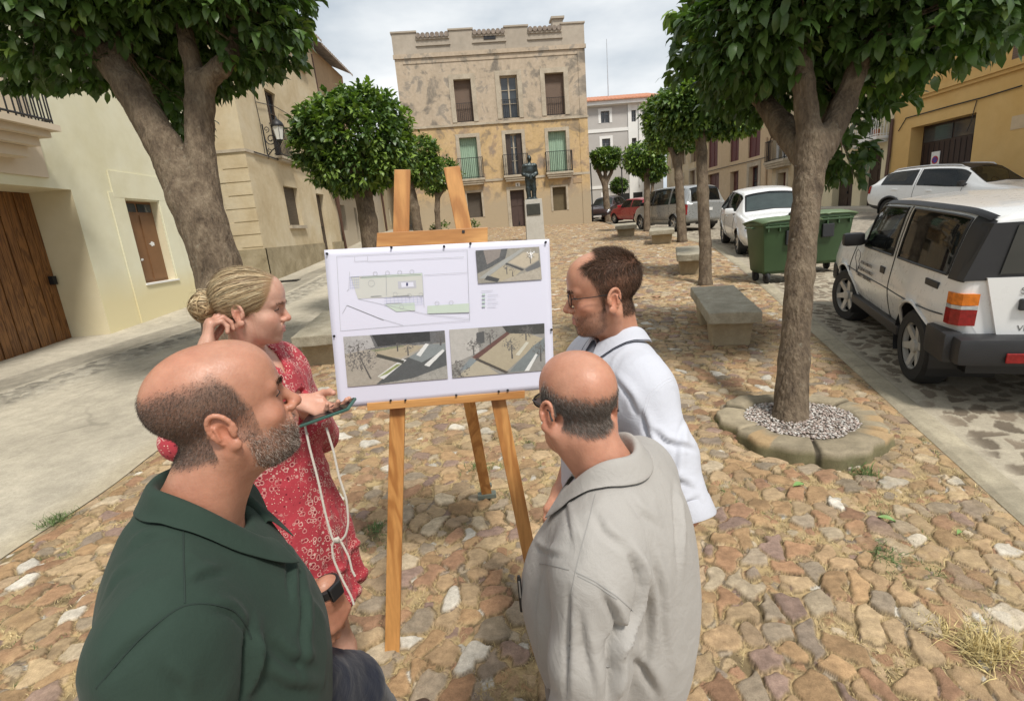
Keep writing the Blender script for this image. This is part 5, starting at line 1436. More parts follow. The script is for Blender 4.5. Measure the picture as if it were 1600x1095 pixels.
PL = [[(527, 401), (730, 391), (734, 500), (533, 517), (527, 401)], [(555, 402), (555, 409), (575, 408), (575, 401)], [(575, 409), (725, 402)], [(547, 425), (546, 452), (543, 455)], [(566, 433), (604, 431), (604, 462)], [(660, 428), (663, 480)],
      [(536, 490), (543, 477), (590, 496), (630, 508)], [(548, 433), (660, 427)], [(663, 430), (730, 426)], [(580, 463), (596, 462)], [(604, 474), (626, 473)], [(616, 463), (640, 461)], [(560, 467), (600, 476), (668, 491), (733, 498)], [(604, 432), (605, 462)]]
PL += [circ(581, 443, 5)]+[circ(x, y, 3.2) for x, y in ((587, 428), (606, 427), (625, 426), (644, 425), (618, 460), (640, 462), (658, 461), (683, 474), (705, 473), (628, 480))]
lines('plan_lines', PL, .0012, (.34, .35, .36))
lines('plan_walls', [[(563, 434.5), (658, 429.5)], [(543, 477), (600, 500)], [(580, 464), (597, 463)], [(604, 475), (628, 474)], [(614, 463.5), (640, 462)]], .0022, (.24, .24, .24))
fillq('plan_building', [[(622, 440), (650, 438.5), (651, 450), (623, 451.5)]], (.42, .42, .46), .0100); fillq('plan_court', [[(627, 442), (646, 441), (647, 448), (628, 449)]], (.60, .60, .68), .0103)
fillq('plan_statue', [[(635, 442), (638, 442), (638, 447), (635, 447)]], (.05, .05, .12), .0106)
# legend: small swatches with lines of unreadable text
lines('legend_text', [[(752, 455), (770, 454)]]+[[(762, 461+6*i), (778-(i % 2)*3, 460.4+6*i)] for i in range(4)], .0016, (.36, .37, .42))
fillq('legend_swatch', [[(753, 459+6*i), (758, 458.8+6*i), (758, 461.6+6*i), (753, 461.8+6*i)] for i in range(4)], (.42, .50, .46), .0100)
for i, (x, y) in enumerate(((512, 397), (612, 387), (694, 385.5), (735, 381), (852, 379), (523, 525), (861, 515), (538, 632), (611, 625), (634, 624.5), (713, 617), (779, 611), (793, 609), (862, 600))):
    mb = MB(); c = onb(x, y, .009); mb.tube([c, c+en*.004, c+en*.009], [.0055, .003, .0045], 8); mb.build('pin', IRON, p, smooth=True)

# ================================================================ benches
GRANITE = plaster('granite', [(.3, (.28, .25, .185)), (.5, (.38, .34, .255)), (.7, (.47, .43, .34))], 5, (.17, .16, .12), .3, .5, 40, fine=.5)
PEDEST = plaster('bench_pedestal_stone', [(.3, (.33, .26, .16)), (.6, (.42, .34, .22)), (.8, (.47, .40, .29))], 4, (.2, .17, .12), .4, .5, 25, fine=.4)
def gph(px, py, h):
    d = ray(px, py); ts = np.linspace(.5/FPX, 60/FPX, 9000); P = CAM[None]+ts[:, None]*d[None]; s = P[:, 2]-gz(P[:, 0], P[:, 1])-h
    return P[np.argmax(s < 0)]
def bench(c, rz, label, L=1.5, w_=.5, h=.45):
    t = thing('stone_bench', label, 'bench', (c[0], c[1], float(gz(c[0], c[1]))), rz, 'granite benches along the plaza edge')
    slope = math.atan(.06*math.cos(rz))
    Rm = Matrix.Rotation(slope, 3, 'X')
    mb = MB(); mb.box((0, 0, h-.065), (w_, L, .13), rot=Rm, bev=.012); o = mb.build('seat_slab', GRANITE, t)
    bmapply(o, ('SUBSURF', dict(levels=3, render_levels=3, subdivision_type='SIMPLE')))
    co = np.array([v.co[:] for v in o.data.vertices]); co += (np.stack([f3(co+7, 9, 3), f3(co+17, 9, 3), f3(co+27, 9, 3)], 1)-.45)*.02
    o.data.vertices.foreach_set('co', co.astype(np.float32).ravel())
    for s in (-1, 1):
        y = s*(L/2-.32); zb = -.06*s*.0-.08; a, b = w_*.36, w_*.42; d = .13
        mb = MB(); zt = h-.128+y*math.sin(slope)
        mb.hexa([(-a, y-d, zb), (a, y-d, zb), (a, y+d, zb), (-a, y+d, zb), (-b, y-d-.02, zt), (b, y-d-.02, zt), (b, y+d+.02, zt), (-b, y+d+.02, zt)])
        o = mb.build('pedestal', PEDEST, t); bmapply(o, ('BEVEL', dict(width=.02, segments=2)))
def bench_px(f, bk, label, h=.45, **kw):
    a = gph(*f, h); b = gph(*bk, h); d = b-a; L = kw.pop('L', None) or float(np.hypot(d[0], d[1])); u = d/np.hypot(d[0], d[1]); c = a+u*L/2
    bench(c, -math.atan2(u[0], u[1]), label, L=L, **kw)
bench_px((1149, 488), (1114, 449), 'nearest granite bench at right, between the near tree and the slim tree', L=1.55, w_=.56)
bench_px((1078, 398), (1073, 381), 'second granite bench at right, half behind the slim trunk', L=1.45, w_=.5)
bench_px((1034, 360), (1034, 353), 'third granite bench at right, in front of the silver van', L=1.2, w_=.75)
bench_px((978, 352), (976, 346), 'farthest granite bench, in front of the red car', L=1.3, w_=.8)
bench((-2.45, 6.75), R_(4), 'granite bench at left, partly hidden behind the poster', L=1.5, w_=.52)

# ================================================================ waste containers
BING = simple('green_bin_plastic', (.045, .088, .036), .45, var=.12, scale=2.5, bump=.05)
BINL = simple('faded_green_lid', (.10, .15, .07), .5, var=.15, scale=3)
TYRE = simple('tyre_rubber', (.018, .018, .018), .75, scale=20, bump=.15)
def bin_(c, rz, label, w_=.96, d=.72, h=1.10):
    t = thing('waste_container', label, 'waste bin', c, rz, 'green wheeled waste containers')
    b = MB(); z0, z1 = .17, h-.1
    def ring(x, y, z): return [(-x, -y, z), (x, -y, z), (x, y, z), (-x, y, z)]
    x0, y0, x1, y1 = w_*.41, d*.38, w_*.48, d*.47
    rings = [ring(x0-.04, y0-.04, z0), ring(x0, y0, z0+.05), ring(x1, y1, z1), ring(x1+.03, y1+.03, z1+.005), ring(x1+.03, y1+.03, z1+.07), ring(x1-.02, y1-.02, z1+.07)]
    V = sum(rings, []); F_ = [(3, 2, 1, 0)]
    for k in range(len(rings)-1):
        for i in range(4): F_.append((k*4+i, k*4+(i+1) % 4, (k+1)*4+(i+1) % 4, (k+1)*4+i))
    F_.append((20, 21, 22, 23)); b.add(V, F_); o = b.build('body', BING, t); bmapply(o, ('BEVEL', dict(width=.018, segments=3)))
    o.data.polygons.foreach_set('use_smooth', np.ones(len(o.data.polygons), bool)); o.data.set_sharp_from_angle(angle=R_(35))
    # ribs under the rim and lock plate
    r_ = MB()
    for i in range(5): x = -w_*.4+w_*.8*i/4; r_.box((x, -y1-.018, z1-.05), (.025, .04, .11), 0, .006)
    r_.box((0, -y1-.03, z1-.02), (w_*.92, .03, .035), 0, .008); r_.build('ribs', BING, t)
    l = MB(); l.box((.02, -y1-.01, z1-.22), (.20, .05, .24), 0, .012); l.build('lock_plate', simple('black_plastic', (.022, .022, .024), .5), t)
    V = []; F_ = []; n = 12
    for i in range(n+1):
        a = i/n; y = -y1-.05+(2*y1+.1)*a; z = z1+.085+.055*math.sin(math.pi*min(1, a*.62+.38-.38*(1-a)))*.9
        for x, dz in ((-x1-.045, -.03), (-x1*.8, .0), (-.05, .012), (0, -.004), (.05, .012), (x1*.8, 0), (x1+.045, -.03)): V.append((x, y, z+dz))
    for i in range(n):
        for k in range(6): F_.append((i*7+k, i*7+k+1, (i+1)*7+k+1, (i+1)*7+k))
    o = mesh_np('lid', np.array(V), F_, BINL, parent=t, smooth=True); bmapply(o, ('SOLIDIFY', dict(thickness=.03)))
    h_ = MB()
    for s in (-1, 1): h_.tube([(s*(x1+.04), -.12, z1-.02), (s*(x1+.10), -.12, z1-.02), (s*(x1+.10), .12, z1-.02), (s*(x1+.04), .12, z1-.02)], .018, 8)
    h_.build('handle', BING, t)
    for sx in (-1, 1):
        for sy in (-1, 1):
            k = MB(); k.lathe([(.03, -.03), (.085, -.028), (.1, -.015), (.1, .015), (.085, .028), (.03, .03)], (sx*(x0-.08), sy*(y0-.06), .1), 18, 'X')
            wo = k.build('wheel', TYRE, t, smooth=True, ang=50)
            k = MB(); k.box((sx*(x0-.08), sy*(y0-.06), .165), (.09, .1, .03)); k.box((sx*(x0-.08)-.045, sy*(y0-.06), .125), (.008, .05, .08)); k.box((sx*(x0-.08)+.045, sy*(y0-.06), .125), (.008, .05, .08)); k.build('caster_fork', IRON, wo)
    return t
bx = gp(1196, 446)
bin_((bx[0]+.36, bx[1]+.25, float(gz(bx[0]+.36, bx[1]+.25))), R_(-2), 'green waste container with a black bag on its lid, left of the near trunk')
bin_((bx[0]+1.40, bx[1]+.88, float(gz(bx[0]+1.4, bx[1]+.88))), R_(-6), 'green waste container showing only on the right side of the near trunk')
s = SDF(); bz = float(gz(bx[0]+.4, bx[1]+.3))+1.11
bc = np.array([bx[0]+.72, bx[1]+.22, bz+.05])
for dx, dy, dz, r in ((0, 0, .03, .085), (-.12, .02, .02, .06), (.1, .03, .01, .07), (-.2, 0, .01, .035), (.02, -.08, .0, .05)): s.ell((dx, dy, dz), (r*1.25, r, r*.8), k=.03)
V, Fq = s.mesh(.012, 1); V = V+vnormals(V, Fq)*((f3(V, 22, 3)-.45)*.05)[:, None]
o = mesh_np('rubbish_bag', V, Fq, simple('black_bag', (.02, .024, .024), .3), smooth=True); o.location = bc; tag(o, 'black rubbish bag lying on the lid of the green container', 'bag')

# ================================================================ statue on plinth
SP = gp(837, 378)
t = thing('statue_plinth', 'pale stone plinth with dark plaque carrying the bronze statue', 'plinth', SP)
mb = MB(); mb.hexa([(-.36, -.33, -.15), (.36, -.33, -.15), (.36, .33, -.15), (-.36, .33, -.15), (-.33, -.30, 1.62), (.33, -.30, 1.62), (.33, .30, 1.62), (-.33, .30, 1.62)])
o = mb.build('block', plaster('plinth_stone', [(.3, (.46, .44, .39)), (.7, (.56, .54, .49))], 2, (.35, .33, .29), .2, .2, fine=.2), t); bmapply(o, ('BEVEL', dict(width=.012, segments=2)))
mb = MB(); mb.box((-.02, -.325, 1.24), (.52, .03, .42), 0, .008); mb.build('plaque', simple('bronze_plaque', (.06, .06, .05), .5, .4), t)
s = SDF()
for sx in (-1, 1):
    s.path([(sx*.10, -.02, .02), (sx*.115, 0, .40), (sx*.10, 0, .78)], [.085, .09, .115], k=.06)
    s.path([(sx*.215, 0, 1.27), (sx*.26, .03, .98), (sx*.10, -.16, .86)], [.082, .07, .05], k=.04)
s.ell((0, 0, .84), (.19, .135, .17), k=.06); s.ell((0, 0, 1.12), (.205, .135, .27), k=.06); s.cap((-.17, 0, 1.29), (.17, 0, 1.29), .085, k=.06)
s.cap((0, 0, 1.34), (0, -.01, 1.45), .06, .055, k=.03); s.ell((0, -.01, 1.56), (.088, .105, .125), k=.03); s.ell((0, -.105, 1.54), (.018, .03, .025), k=.02)
s.ell((0, 0, .0), (.25, .2, .06), k=.04)
V, Fq = s.mesh(.018, 1); V = V+vnormals(V, Fq)*((f3(V, 13, 3)-.45)*.03)[:, None]
o = mesh_np('bronze_statue', V*np.array([1, 1, .97]), Fq, simple('dark_bronze', (.045, .055, .055), .42, .65, scale=6, var=.3), smooth=True)
o.location = (SP[0]-.04, SP[1], SP[2]+1.625); o.rotation_euler = (0, 0, .12); tag(o, 'dark bronze standing figure with joined hands on the plinth', 'statue')

# ================================================================ small things in the distance
c = np.array(atD(23.5, 677, 357)); c[2] = gz(c[0], c[1])
t = thing('round_planter', 'dark blue round planter at the foot of the slim tree', 'planter', c)
mb = MB(); mb.lathe([(.26, -.06), (.33, .40), (.35, .42), (.30, .42), (.28, .34)], (0, 0, 0), 18); mb.build('pot', simple('blue_grey_glaze', (.05, .065, .10), .5), t, smooth=True, ang=40)
V, Fq, C = rosettes(RNG.normal(0, .1, (24, 3))+[0, 0, .5], np.tile([0, 0, 1.], (24, 1)), 5, .16, 5, .3, False); mesh_np('foliage', V, Fq, LEAF, parent=t, attrs={'col': C})
for i, (px, py, lab) in enumerate(((693, 356, 'small terracotta pot just right of the dark blue planter'), (742, 354, 'terracotta pot under the lower left window of the weathered house'))):
    c = np.array(atD(26, px, py)); c[2] = gz(c[0], c[1]); t = thing('flower_pot', lab, 'plant pot', c)
    mb = MB(); mb.lathe([(.16, -.08), (.24, .25), (.25, .27), (.2, .27)], (0, 0, 0), 14); mb.build('pot', simple('terracotta', (.4, .17, .09), .8), t, smooth=True, ang=40)
    V, Fq, C = rosettes(RNG.normal(0, .12, (26, 3))+[0, 0, .42], np.tile([0, 0, 1.], (26, 1)), 5, .16, 6+i, .3, False); mesh_np('foliage', V, Fq, LEAF, parent=t, attrs={'col': C})
c = np.array(atD(35, 973, 325)); c[2] = gz(c[0], c[1]); ht = float(atD(35, 975, 262)[2])-c[2]
t = thing('street_lamp', 'black post lantern standing before the pale grey house', 'street lamp', c)
mb = MB(); mb.lathe([(.16, -.1), (.14, .3), (.07, .5), (.05, .9), (.04, ht-.1)], (0, 0, 0), 10); mb.build('post', IRON, t, smooth=True); lantern(t, (0, 0, ht-.05), 1.15)
c = gp(448, 440); t = thing('drain_cover', 'dark iron drain cover set in the left street beside the stone house', 'drain cover', c, R_(2))
mb = MB(); mb.box((0, 0, .02), (.7, .36, .02), 0, .004); mb.build('frame', IRON, t)
mb = MB()
for i in range(9): mb.box((-.28+.07*i, 0, .033), (.035, .28, .008))
mb.build('grate', simple('worn_iron', (.09, .08, .07), .6, .5), t)
# ================================================================ vehicles
def paint(name, col, metal=0.0):
    if name in _MC: return _MC[name]
    s = NT(name); f = s.noise(1.5, 3)
    s.set(s.ramp(f, [(.3, tuple(c*.94 for c in col)), (.7, col)]), .28, metal); s.p.inputs['Coat Weight'].default_value = .6; s.p.inputs['Coat Roughness'].default_value = .06
    d = s.noise(14, 6, .7); s.l(s.ramp(d, [(.3, (.25, .25, .25)), (.75, (.34, .34, .34))]), s.p.inputs['Roughness'])
    _MC[name] = s.m; return s.m
def car_glass():
    s = NT('car_glass'); s.set((.012, .015, .015), .03); s.p.inputs['IOR'].default_value = 1.75
    tr = s.n('ShaderNodeBsdfTransparent'); tr.inputs[0].default_value = (.42, .46, .45, 1)
    m = s.n('ShaderNodeMixShader'); m.inputs[0].default_value = .55
    s.l(s.p.outputs[0], m.inputs[1]); s.l(tr.outputs[0], m.inputs[2]); s.l(m.outputs[0], s.o.inputs[0]); return s.m
CGL = car_glass()
BLK = simple('black_plastic', (.022, .022, .024), .5)
BLKT = simple('black_trim', (.014, .014, .015), .45)
RIMM = simple('silver_rim', (.55, .55, .54), .35, .6, var=.06); RIMW = simple('steel_rim', (.50, .49, .46), .45, .3, var=.1)
REDL = simple('red_lamp', (.25, .012, .012), .15, scale=30, var=.3); ORL = simple('amber_lamp', (.62, .17, .015), .15, scale=30, var=.25); CLR = simple('clear_lamp', (.5, .52, .54), .12, .3, scale=30)
INT = simple('car_interior', (.05, .05, .055), .8)
PLATE = simple('number_plate', (.72, .72, .70), .4)
def crv(P, t):
    """Catmull-Rom through rows of P at parameters t"""
    n = len(P); i = np.clip(np.floor(t).astype(int), 0, n-2); f = (t-i)[:, None]
    sh = (len(t),)+(1,)*(P.ndim-1); f = f.reshape(sh)
    a = P[np.clip(i-1, 0, n-1)]; b = P[i]; c = P[i+1]; d = P[np.clip(i+2, 0, n-1)]
    k = .38
    m0 = (c-a)*k; m1 = (d-b)*k
    return (2*f**3-3*f**2+1)*b+(f**3-2*f**2+f)*m0+(-2*f**3+3*f**2)*c+(f**3-f**2)*m1
def cage(st, crown=.025, edge=.055):
    R = []
    for (y, zb, zm, zl, zt, ws, wm, wl, wt) in st:
        top = zt-zl > .2
        ze = zt-edge if top else zt-.012
        R.append([(0, y, zb), (ws*.85, y, zb), (ws, y, zb+.05), (wm, y, zm), (wl, y, zl), (wl*.52+wt*.48+(.018 if top else 0), y, zl*.48+ze*.52), (wt+(.012 if top else 0), y, ze), (wt*.62, y, zt), (0, y, zt+crown)])
    return np.array(R, float)
def surf(Cg, S, T):
    """S stations, T ring params -> grid (len(S), len(T), 3); T negative = left side (x<0)"""
    A = crv(Cg, np.asarray(S, float)); At = A.transpose(1, 0, 2); T = np.asarray(T, float)
    G = crv(At, np.abs(T)).transpose(1, 0, 2).copy(); G[:, :, 0] *= np.where(T < 0, -1, 1)[None]
    return G
def grid_obj(name, G, mat, parent, keep=None, flip=False, thick=None, smooth=True, fm=None, mats=None):
    a, b = G.shape[:2]; ix = np.arange(a*b).reshape(a, b)
    F = np.stack([ix[:-1, :-1], ix[:-1, 1:], ix[1:, 1:], ix[1:, :-1]], -1)
    if flip: F = F[..., ::-1]
    if keep is not None: F = F[keep]
    else: F = F.reshape(-1, 4)
    o = mesh_np(name, G.reshape(-1, 3), F, mat, parent=parent, smooth=smooth, mats=mats, fm=fm)
    bm = bmesh.new(); bm.from_mesh(o.data); bmesh.ops.delete(bm, geom=[v for v in bm.verts if not v.link_faces], context='VERTS'); bm.to_mesh(o.data); bm.free()
    return o
def gnorm(G):
    du = np.gradient(G, axis=0); dv = np.gradient(G, axis=1); n = np.cross(dv, du); n /= np.maximum(np.linalg.norm(n, axis=-1), 1e-9)[..., None]
    c = G-np.array([0, G[..., 1].mean(), .6]); n *= np.where(((n*c).sum(-1) < 0), -1, 1)[..., None]; return n
def wheel(parent, c, r, wd, mat_rim, spokes=5, side=1, steer=0.0, dark=False):
    w_ = thing('wheel', '', '', c); del w_['label']; del w_['category']; w_.parent = parent; w_.rotation_euler = (0, 0, steer)
    k = MB(); k.lathe([(r*.62, -wd/2), (r*.9, -wd/2), (r*.98, -wd*.36), (r, -wd*.15), (r, wd*.15), (r*.98, wd*.36), (r*.9, wd/2), (r*.62, wd/2)], (0, 0, 0), 36, 'X', cap=False); k.build('tyre', TYRE, w_, smooth=True, ang=35)
    s = side; m = MB(); x = s*wd*.40
    V = lambda R, X: (R, X)
    m.lathe([(r*.64, -wd*.42), (r*.60, -wd*.3), (r*.57, wd*.1*s), (r*.10, wd*.1*s)] if s > 0 else [(r*.10, -wd*.1), (r*.57, -wd*.1), (r*.60, wd*.3), (r*.64, wd*.42)], (0, 0, 0), 30, 'X', cap=False)
    m.lathe(sorted([(r*.655, x+s*.012), (r*.60, x+s*.012), (r*.60, x-s*.03), (r*.655, x-s*.03)], key=lambda q: q[1]), (0, 0, 0), 30, 'X', cap=False)
    for i in range(spokes):
        a = 2*math.pi*i/spokes+.3; Rm = Matrix.Rotation(a, 3, 'X')
        m.hexa([tuple(Rm @ Vector(p)) for p in ((x-.03*s-.012, -r*.11, r*.08), (x-.03*s+.012, -r*.11, r*.08), (x-.03*s+.012, r*.11, r*.08), (x-.03*s-.012, r*.11, r*.08), (x-.012, -r*.085, r*.61), (x+.012, -r*.085, r*.61), (x+.012, r*.085, r*.61), (x-.012, r*.085, r*.61))])
    m.lathe(sorted([(r*.18, x-s*.05), (r*.17, x+s*.01), (r*.06, x+s*.02)], key=lambda q: q[1]), (0, 0, 0), 16, 'X')
    m.build('rim', mat_rim, w_, smooth=True, ang=40)
    m = MB(); m.lathe(sorted([(r*.56, x-s*.10), (r*.56, x-s*.085)], key=lambda q: q[1]), (0, 0, 0), 24, 'X'); m.build('brake_disc', BLKT, w_)
    return w_
def text_obj(name, body, size, M, mat, parent, ext=.001):
    c = bpy.data.curves.new(name, 'FONT'); c.body = body; c.size = size; c.extrude = ext; c.align_x = 'CENTER'; c.align_y = 'CENTER'
    o = bpy.data.objects.new(name, c); COL.objects.link(o); dg = bpy.context.evaluated_depsgraph_get(); dg.update()
    me = bpy.data.meshes.new_from_object(o.evaluated_get(dg)); bpy.data.objects.remove(o); me.materials.clear(); me.materials.append(mat)
    o = bpy.data.objects.new(name, me); COL.objects.link(o); o.parent = parent; o.matrix_local = M; return o
def car(label, name, cat, loc, rz, st, mat, wheels, r, wd=.2, rim=RIMM, spokes=5, glassp=(), shield=(6.06, 6.92), rear=None, clad=None, seams=(), handles=(), mirror=None, tilt=.0, group='cars parked along the right street', arch_lip=None, crown=.025, edge=.055, steer=0.0, front=True, tail=None, extra=None, archR=1.14):
    t = thing(name, label, cat, loc, rz, group); t.rotation_euler = (tilt, 0, rz)
    Cg = cage(st, crown, edge); ns = len(st)
    S = set(np.round(np.linspace(0, ns-1, (ns-1)*9+1), 4)); T = set(np.round(np.linspace(0, 8, 8*6+1), 4))
    for g in glassp: S |= {g[0], g[1]}; T |= {g[2], g[3]}
    if shield: S |= set(shield); T |= {6.12}
    if rear: S |= set(rear[:2]); T |= {6.15}
    S = np.array(sorted(S)); T = np.array(sorted(T)); T = np.r_[-T[:0:-1], T]
    T = np.concatenate([-np.sort(-np.abs(T[T < 0]))[::1], T[T >= 0]])
    Tt = np.r_[[-x for x in sorted(np.abs(T[T < 0]))][::-1], T[T >= 0]]
    # ring from left bottom centre over the roof to right: order -0..-8 then 8..0
    tp = np.array(sorted(set(np.abs(Tt)))); ring = np.r_[-np.maximum(tp, 1e-6), tp[:-1][::-1]]
    G = surf(Cg, S, ring)
    # wheel arches
    R = r*archR
    for (wy, wz) in wheels:
        d = np.sqrt((G[..., 1]-wy)**2+(G[..., 2]-wz)**2); cell = .045
        near = (np.abs(d-R) < cell) & (np.abs(G[..., 0]) > .3) & (np.abs(ring)[None, :] < 4.6) & (np.abs(ring)[None, :] > .9)
        k = np.where(near, R/np.maximum(d, 1e-6), 1)
        G[..., 1] = wy+(G[..., 1]-wy)*k; G[..., 2] = wz+(G[..., 2]-wz)*k
    sc = (S[:-1]+S[1:])/2; rc = (ring[:-1]+ring[1:])/2; rc = np.where(np.abs(ring[:-1]-ring[1:]) > 3, 8, rc)
    SCc, RCc = np.meshgrid(sc, np.abs(rc), indexing='ij')
    keep = np.ones(SCc.shape, bool)
    for g in glassp: keep &= ~((SCc > g[0]) & (SCc < g[1]) & (RCc > g[2]) & (RCc < g[3]))
    if shield: keep &= ~((SCc > shield[0]) & (SCc < shield[1]) & (RCc > 6.12))
    if rear: keep &= ~((SCc > rear[0]) & (SCc < rear[1]) & (RCc > 6.15))
    ctr = (G[:-1, :-1]+G[1:, :-1]+G[1:, 1:]+G[:-1, 1:])/4
    for (wy, wz) in wheels:
        d = np.sqrt((ctr[..., 1]-wy)**2+(ctr[..., 2]-wz)**2); keep &= ~((d < R-.004) & (np.abs(ctr[..., 0]) > .34))
    fm = None; mats = [mat, BLK]
    if clad is not None:
        fmg = (RCc < clad).astype(int); fm = fmg[keep]
    body = grid_obj('body', G, mat, t, keep, fm=fm if fm is not None else None, mats=mats)
    # close the two ends
    for e in (0, -1):
        V = G[e]; F = [tuple(range(len(V)))]; o = mesh_np('end_panel', V, F, mat, parent=body)
    # glass
    def pane(s0, s1, t0, t1, sgn, nm, off=.004, n=14):
        if sgn == 0: TT = np.r_[-np.linspace(t0, 8, n), np.linspace(8, t0, n)[1:]]
        else: TT = sgn*np.linspace(t0, t1, n)
        g = surf(Cg, np.linspace(s0, s1, n), TT); g = g+gnorm(g)*off
        o = grid_obj(nm, g, CGL, t)
        # rubber seal
        a, b = g.shape[:2]; loop = [g[0, j] for j in range(b)]+[g[i, b-1] for i in range(1, a)]+[g[a-1, j] for j in range(b-2, -1, -1)]+[g[i, 0] for i in range(a-2, -1, -1)]
        m = MB(); m.tube(loop, .011, 5, False); m.build('seal', BLKT, o); return o
    for g in glassp:
        for sg in (-1, 1): pane(g[0], g[1], g[2], g[3], sg, 'window')
    if shield: pane(shield[0], shield[1], 6.12, 8, 0, 'windscreen')
    if rear: pane(rear[0], rear[1], 6.15, 8, 0, 'rear_window')
    # dark cabin
    k = MB(); y0 = st[1][0]+.15; y1 = st[-4][0]; zc_ = st[4][3]
    k.box((0, (y0+y1)/2, zc_-.22), (1.2, y1-y0, .3)); co = k.build('cabin', INT, t)
    for sy in (.28, -.55):
        for sx in (-.34, .34):
            k = MB(); k.box((sx, sy, zc_+.02), (.46, .16, .5), 0, .06, Matrix.Rotation(.2, 3, 'X')); k.box((sx, sy-.09, zc_+.36), (.25, .09, .17), 0, .035); k.build('seat', INT, co)
    k = MB(); k.tube([(-.34+.18*math.cos(a), .72-.08*math.sin(a), zc_+.02+.16*math.sin(a)) for a in np.linspace(0, 6.28, 18)], .014, 6, False); k.box((0, .98, zc_-.03), (1.25, .25, .1), 0, .03); k.build('dashboard', BLKT, co)
    # wheels, arch liners
    for (wy, wz) in wheels:
        hw = max(s_[6] for s_ in st)
        for sg in (-1, 1):
            wheel(t, (sg*(hw-wd/2-.035), wy, wz), r, wd, rim, spokes, sg, steer if wy > 0 else 0)
            m = MB(); V = []; n = 20
            for i in range(n+1):
                a = math.pi*(-.12+1.24*i/n)
                for x, rr in ((sg*.34, R), (sg*(hw-.03), R)): V.append((x, wy+rr*math.cos(a), wz+rr*math.sin(a)))
            m.add(V, [(2*i, 2*i+1, 2*i+3, 2*i+2) for i in range(n)]); V2 = [(sg*.34, wy, wz)]+[(sg*.34, wy+R*math.cos(math.pi*(-.12+1.24*i/n)), wz+R*math.sin(math.pi*(-.12+1.24*i/n))) for i in range(n+1)]
            m.add(V2, [(0, i, i+1) for i in range(1, n+1)]); m.build('wheel_arch', BLKT, t)
            if arch_lip:
                m = MB(); pts = []
                for i in range(25):
                    a = math.pi*(-.02+1.04*i/24); yy, zz = wy+R*1.0*math.cos(a), wz+R*math.sin(a)
                    j = np.argmin((G[..., 1]-yy)**2+(G[..., 2]-zz)**2+np.where(G[..., 0]*sg > .5, 0, 9)); pts.append((G.reshape(-1, 3)[j, 0]+sg*.004, yy, zz))
                m.tube(pts, arch_lip[1], 6); m.build('arch_trim', arch_lip[0], t, smooth=True)
    def line(s0, t0, s1, t1, sg, wdt=.006, n=16):
        s_ = np.linspace(s0, s1, n); q = np.linspace(t0, t1, n)
        P = np.array([surf(Cg, [a], [sg*b])[0, 0] for a, b in zip(s_, q)]); P[:, 0] += sg*.0012
        m = MB(); m.tube([tuple(p) for p in P], wdt, 4, False); return m
    for q in seams:
        for sg in (-1, 1): line(*q, sg).build('seam', BLKT, t)
    for (s_, t_) in handles:
        for sg in (-1, 1):
            p = surf(Cg, [s_], [sg*t_])[0, 0]; m = MB(); m.box((p[0]+sg*.012, p[1], p[2]), (.03, .17, .035), 0, .012); m.build('door_handle', mat if name != 'off_road_car' else BLK, t)
    if mirror:
        for sg in (-1, 1):
            p = surf(Cg, [mirror[0]], [sg*mirror[1]])[0, 0]; m = MB(); m.box((p[0]+sg*.14, p[1]-.02, p[2]+.06), (.22, .11, .15), 0, .045); m.box((p[0]+sg*.02, p[1], p[2]+.02), (.12, .05, .05), 0, .015)
            m.build('mirror', mirror[2], t, smooth=True, ang=50)
    if front:
        yF, yb_ = st[-1][0], st[-2][0]
        for sg in (-1, 1):
            g = surf(Cg, np.linspace(ns-2.45, ns-1.25, 10), sg*np.linspace(3.55, 4.15, 6)); g = g+gnorm(g)*.006; grid_obj('headlight', g, CLR, t)
        m = MB(); m.box((0, yF-.0, st[-1][1]+.12), (1.0, .03, .14), 0, .01); m.build('grille', BLKT, t); m = MB(); m.box((0, yF+.022, st[-1][1]+.03), (.52, .015, .11)); m.build('number_plate', PLATE, t)
    if tail:
        for sg in (-1, 1):
            g = surf(Cg, np.linspace(tail[0], tail[1], 8), sg*np.linspace(tail[2], tail[3], 8)); g = g+gnorm(g)*.008; grid_obj('taillight', g, REDL, t)
        m = MB(); m.box((0, st[0][0]-.012, tail[4]), (.52, .015, .11)); m.build('number_plate', PLATE, t)
    if extra: extra(t, Cg, G)
    return t
def place(wr, wf, wheels, hw, side):
    """contact points (rear, front) of the wheels on one side -> car origin, yaw, pitch"""
    a, b = np.array(wr), np.array(wf); d = b-a; rz = -math.atan2(d[0], d[1]); u = np.array([-math.sin(rz), math.cos(rz)]); n = np.array([math.cos(rz), math.sin(rz)])
    wy = (wheels[0][0]+wheels[1][0])/2; mid = (a[:2]+b[:2])/2; o = mid-u*wy-n*side*(hw-.12)
    sl = math.atan((gz(*(o+u*1.2))-gz(*(o-u*1.2)))/2.4)
    return (o[0], o[1], float(gz(*o))), rz, float(sl)
WHITE = paint('white_car_paint', (.74, .74, .73)); SILV = paint('silver_car_paint', (.33, .34, .34), .35); REDP = paint('dark_red_paint', (.30, .018, .025)); DKP = paint('dark_brown_paint', (.05, .03, .03), .2)
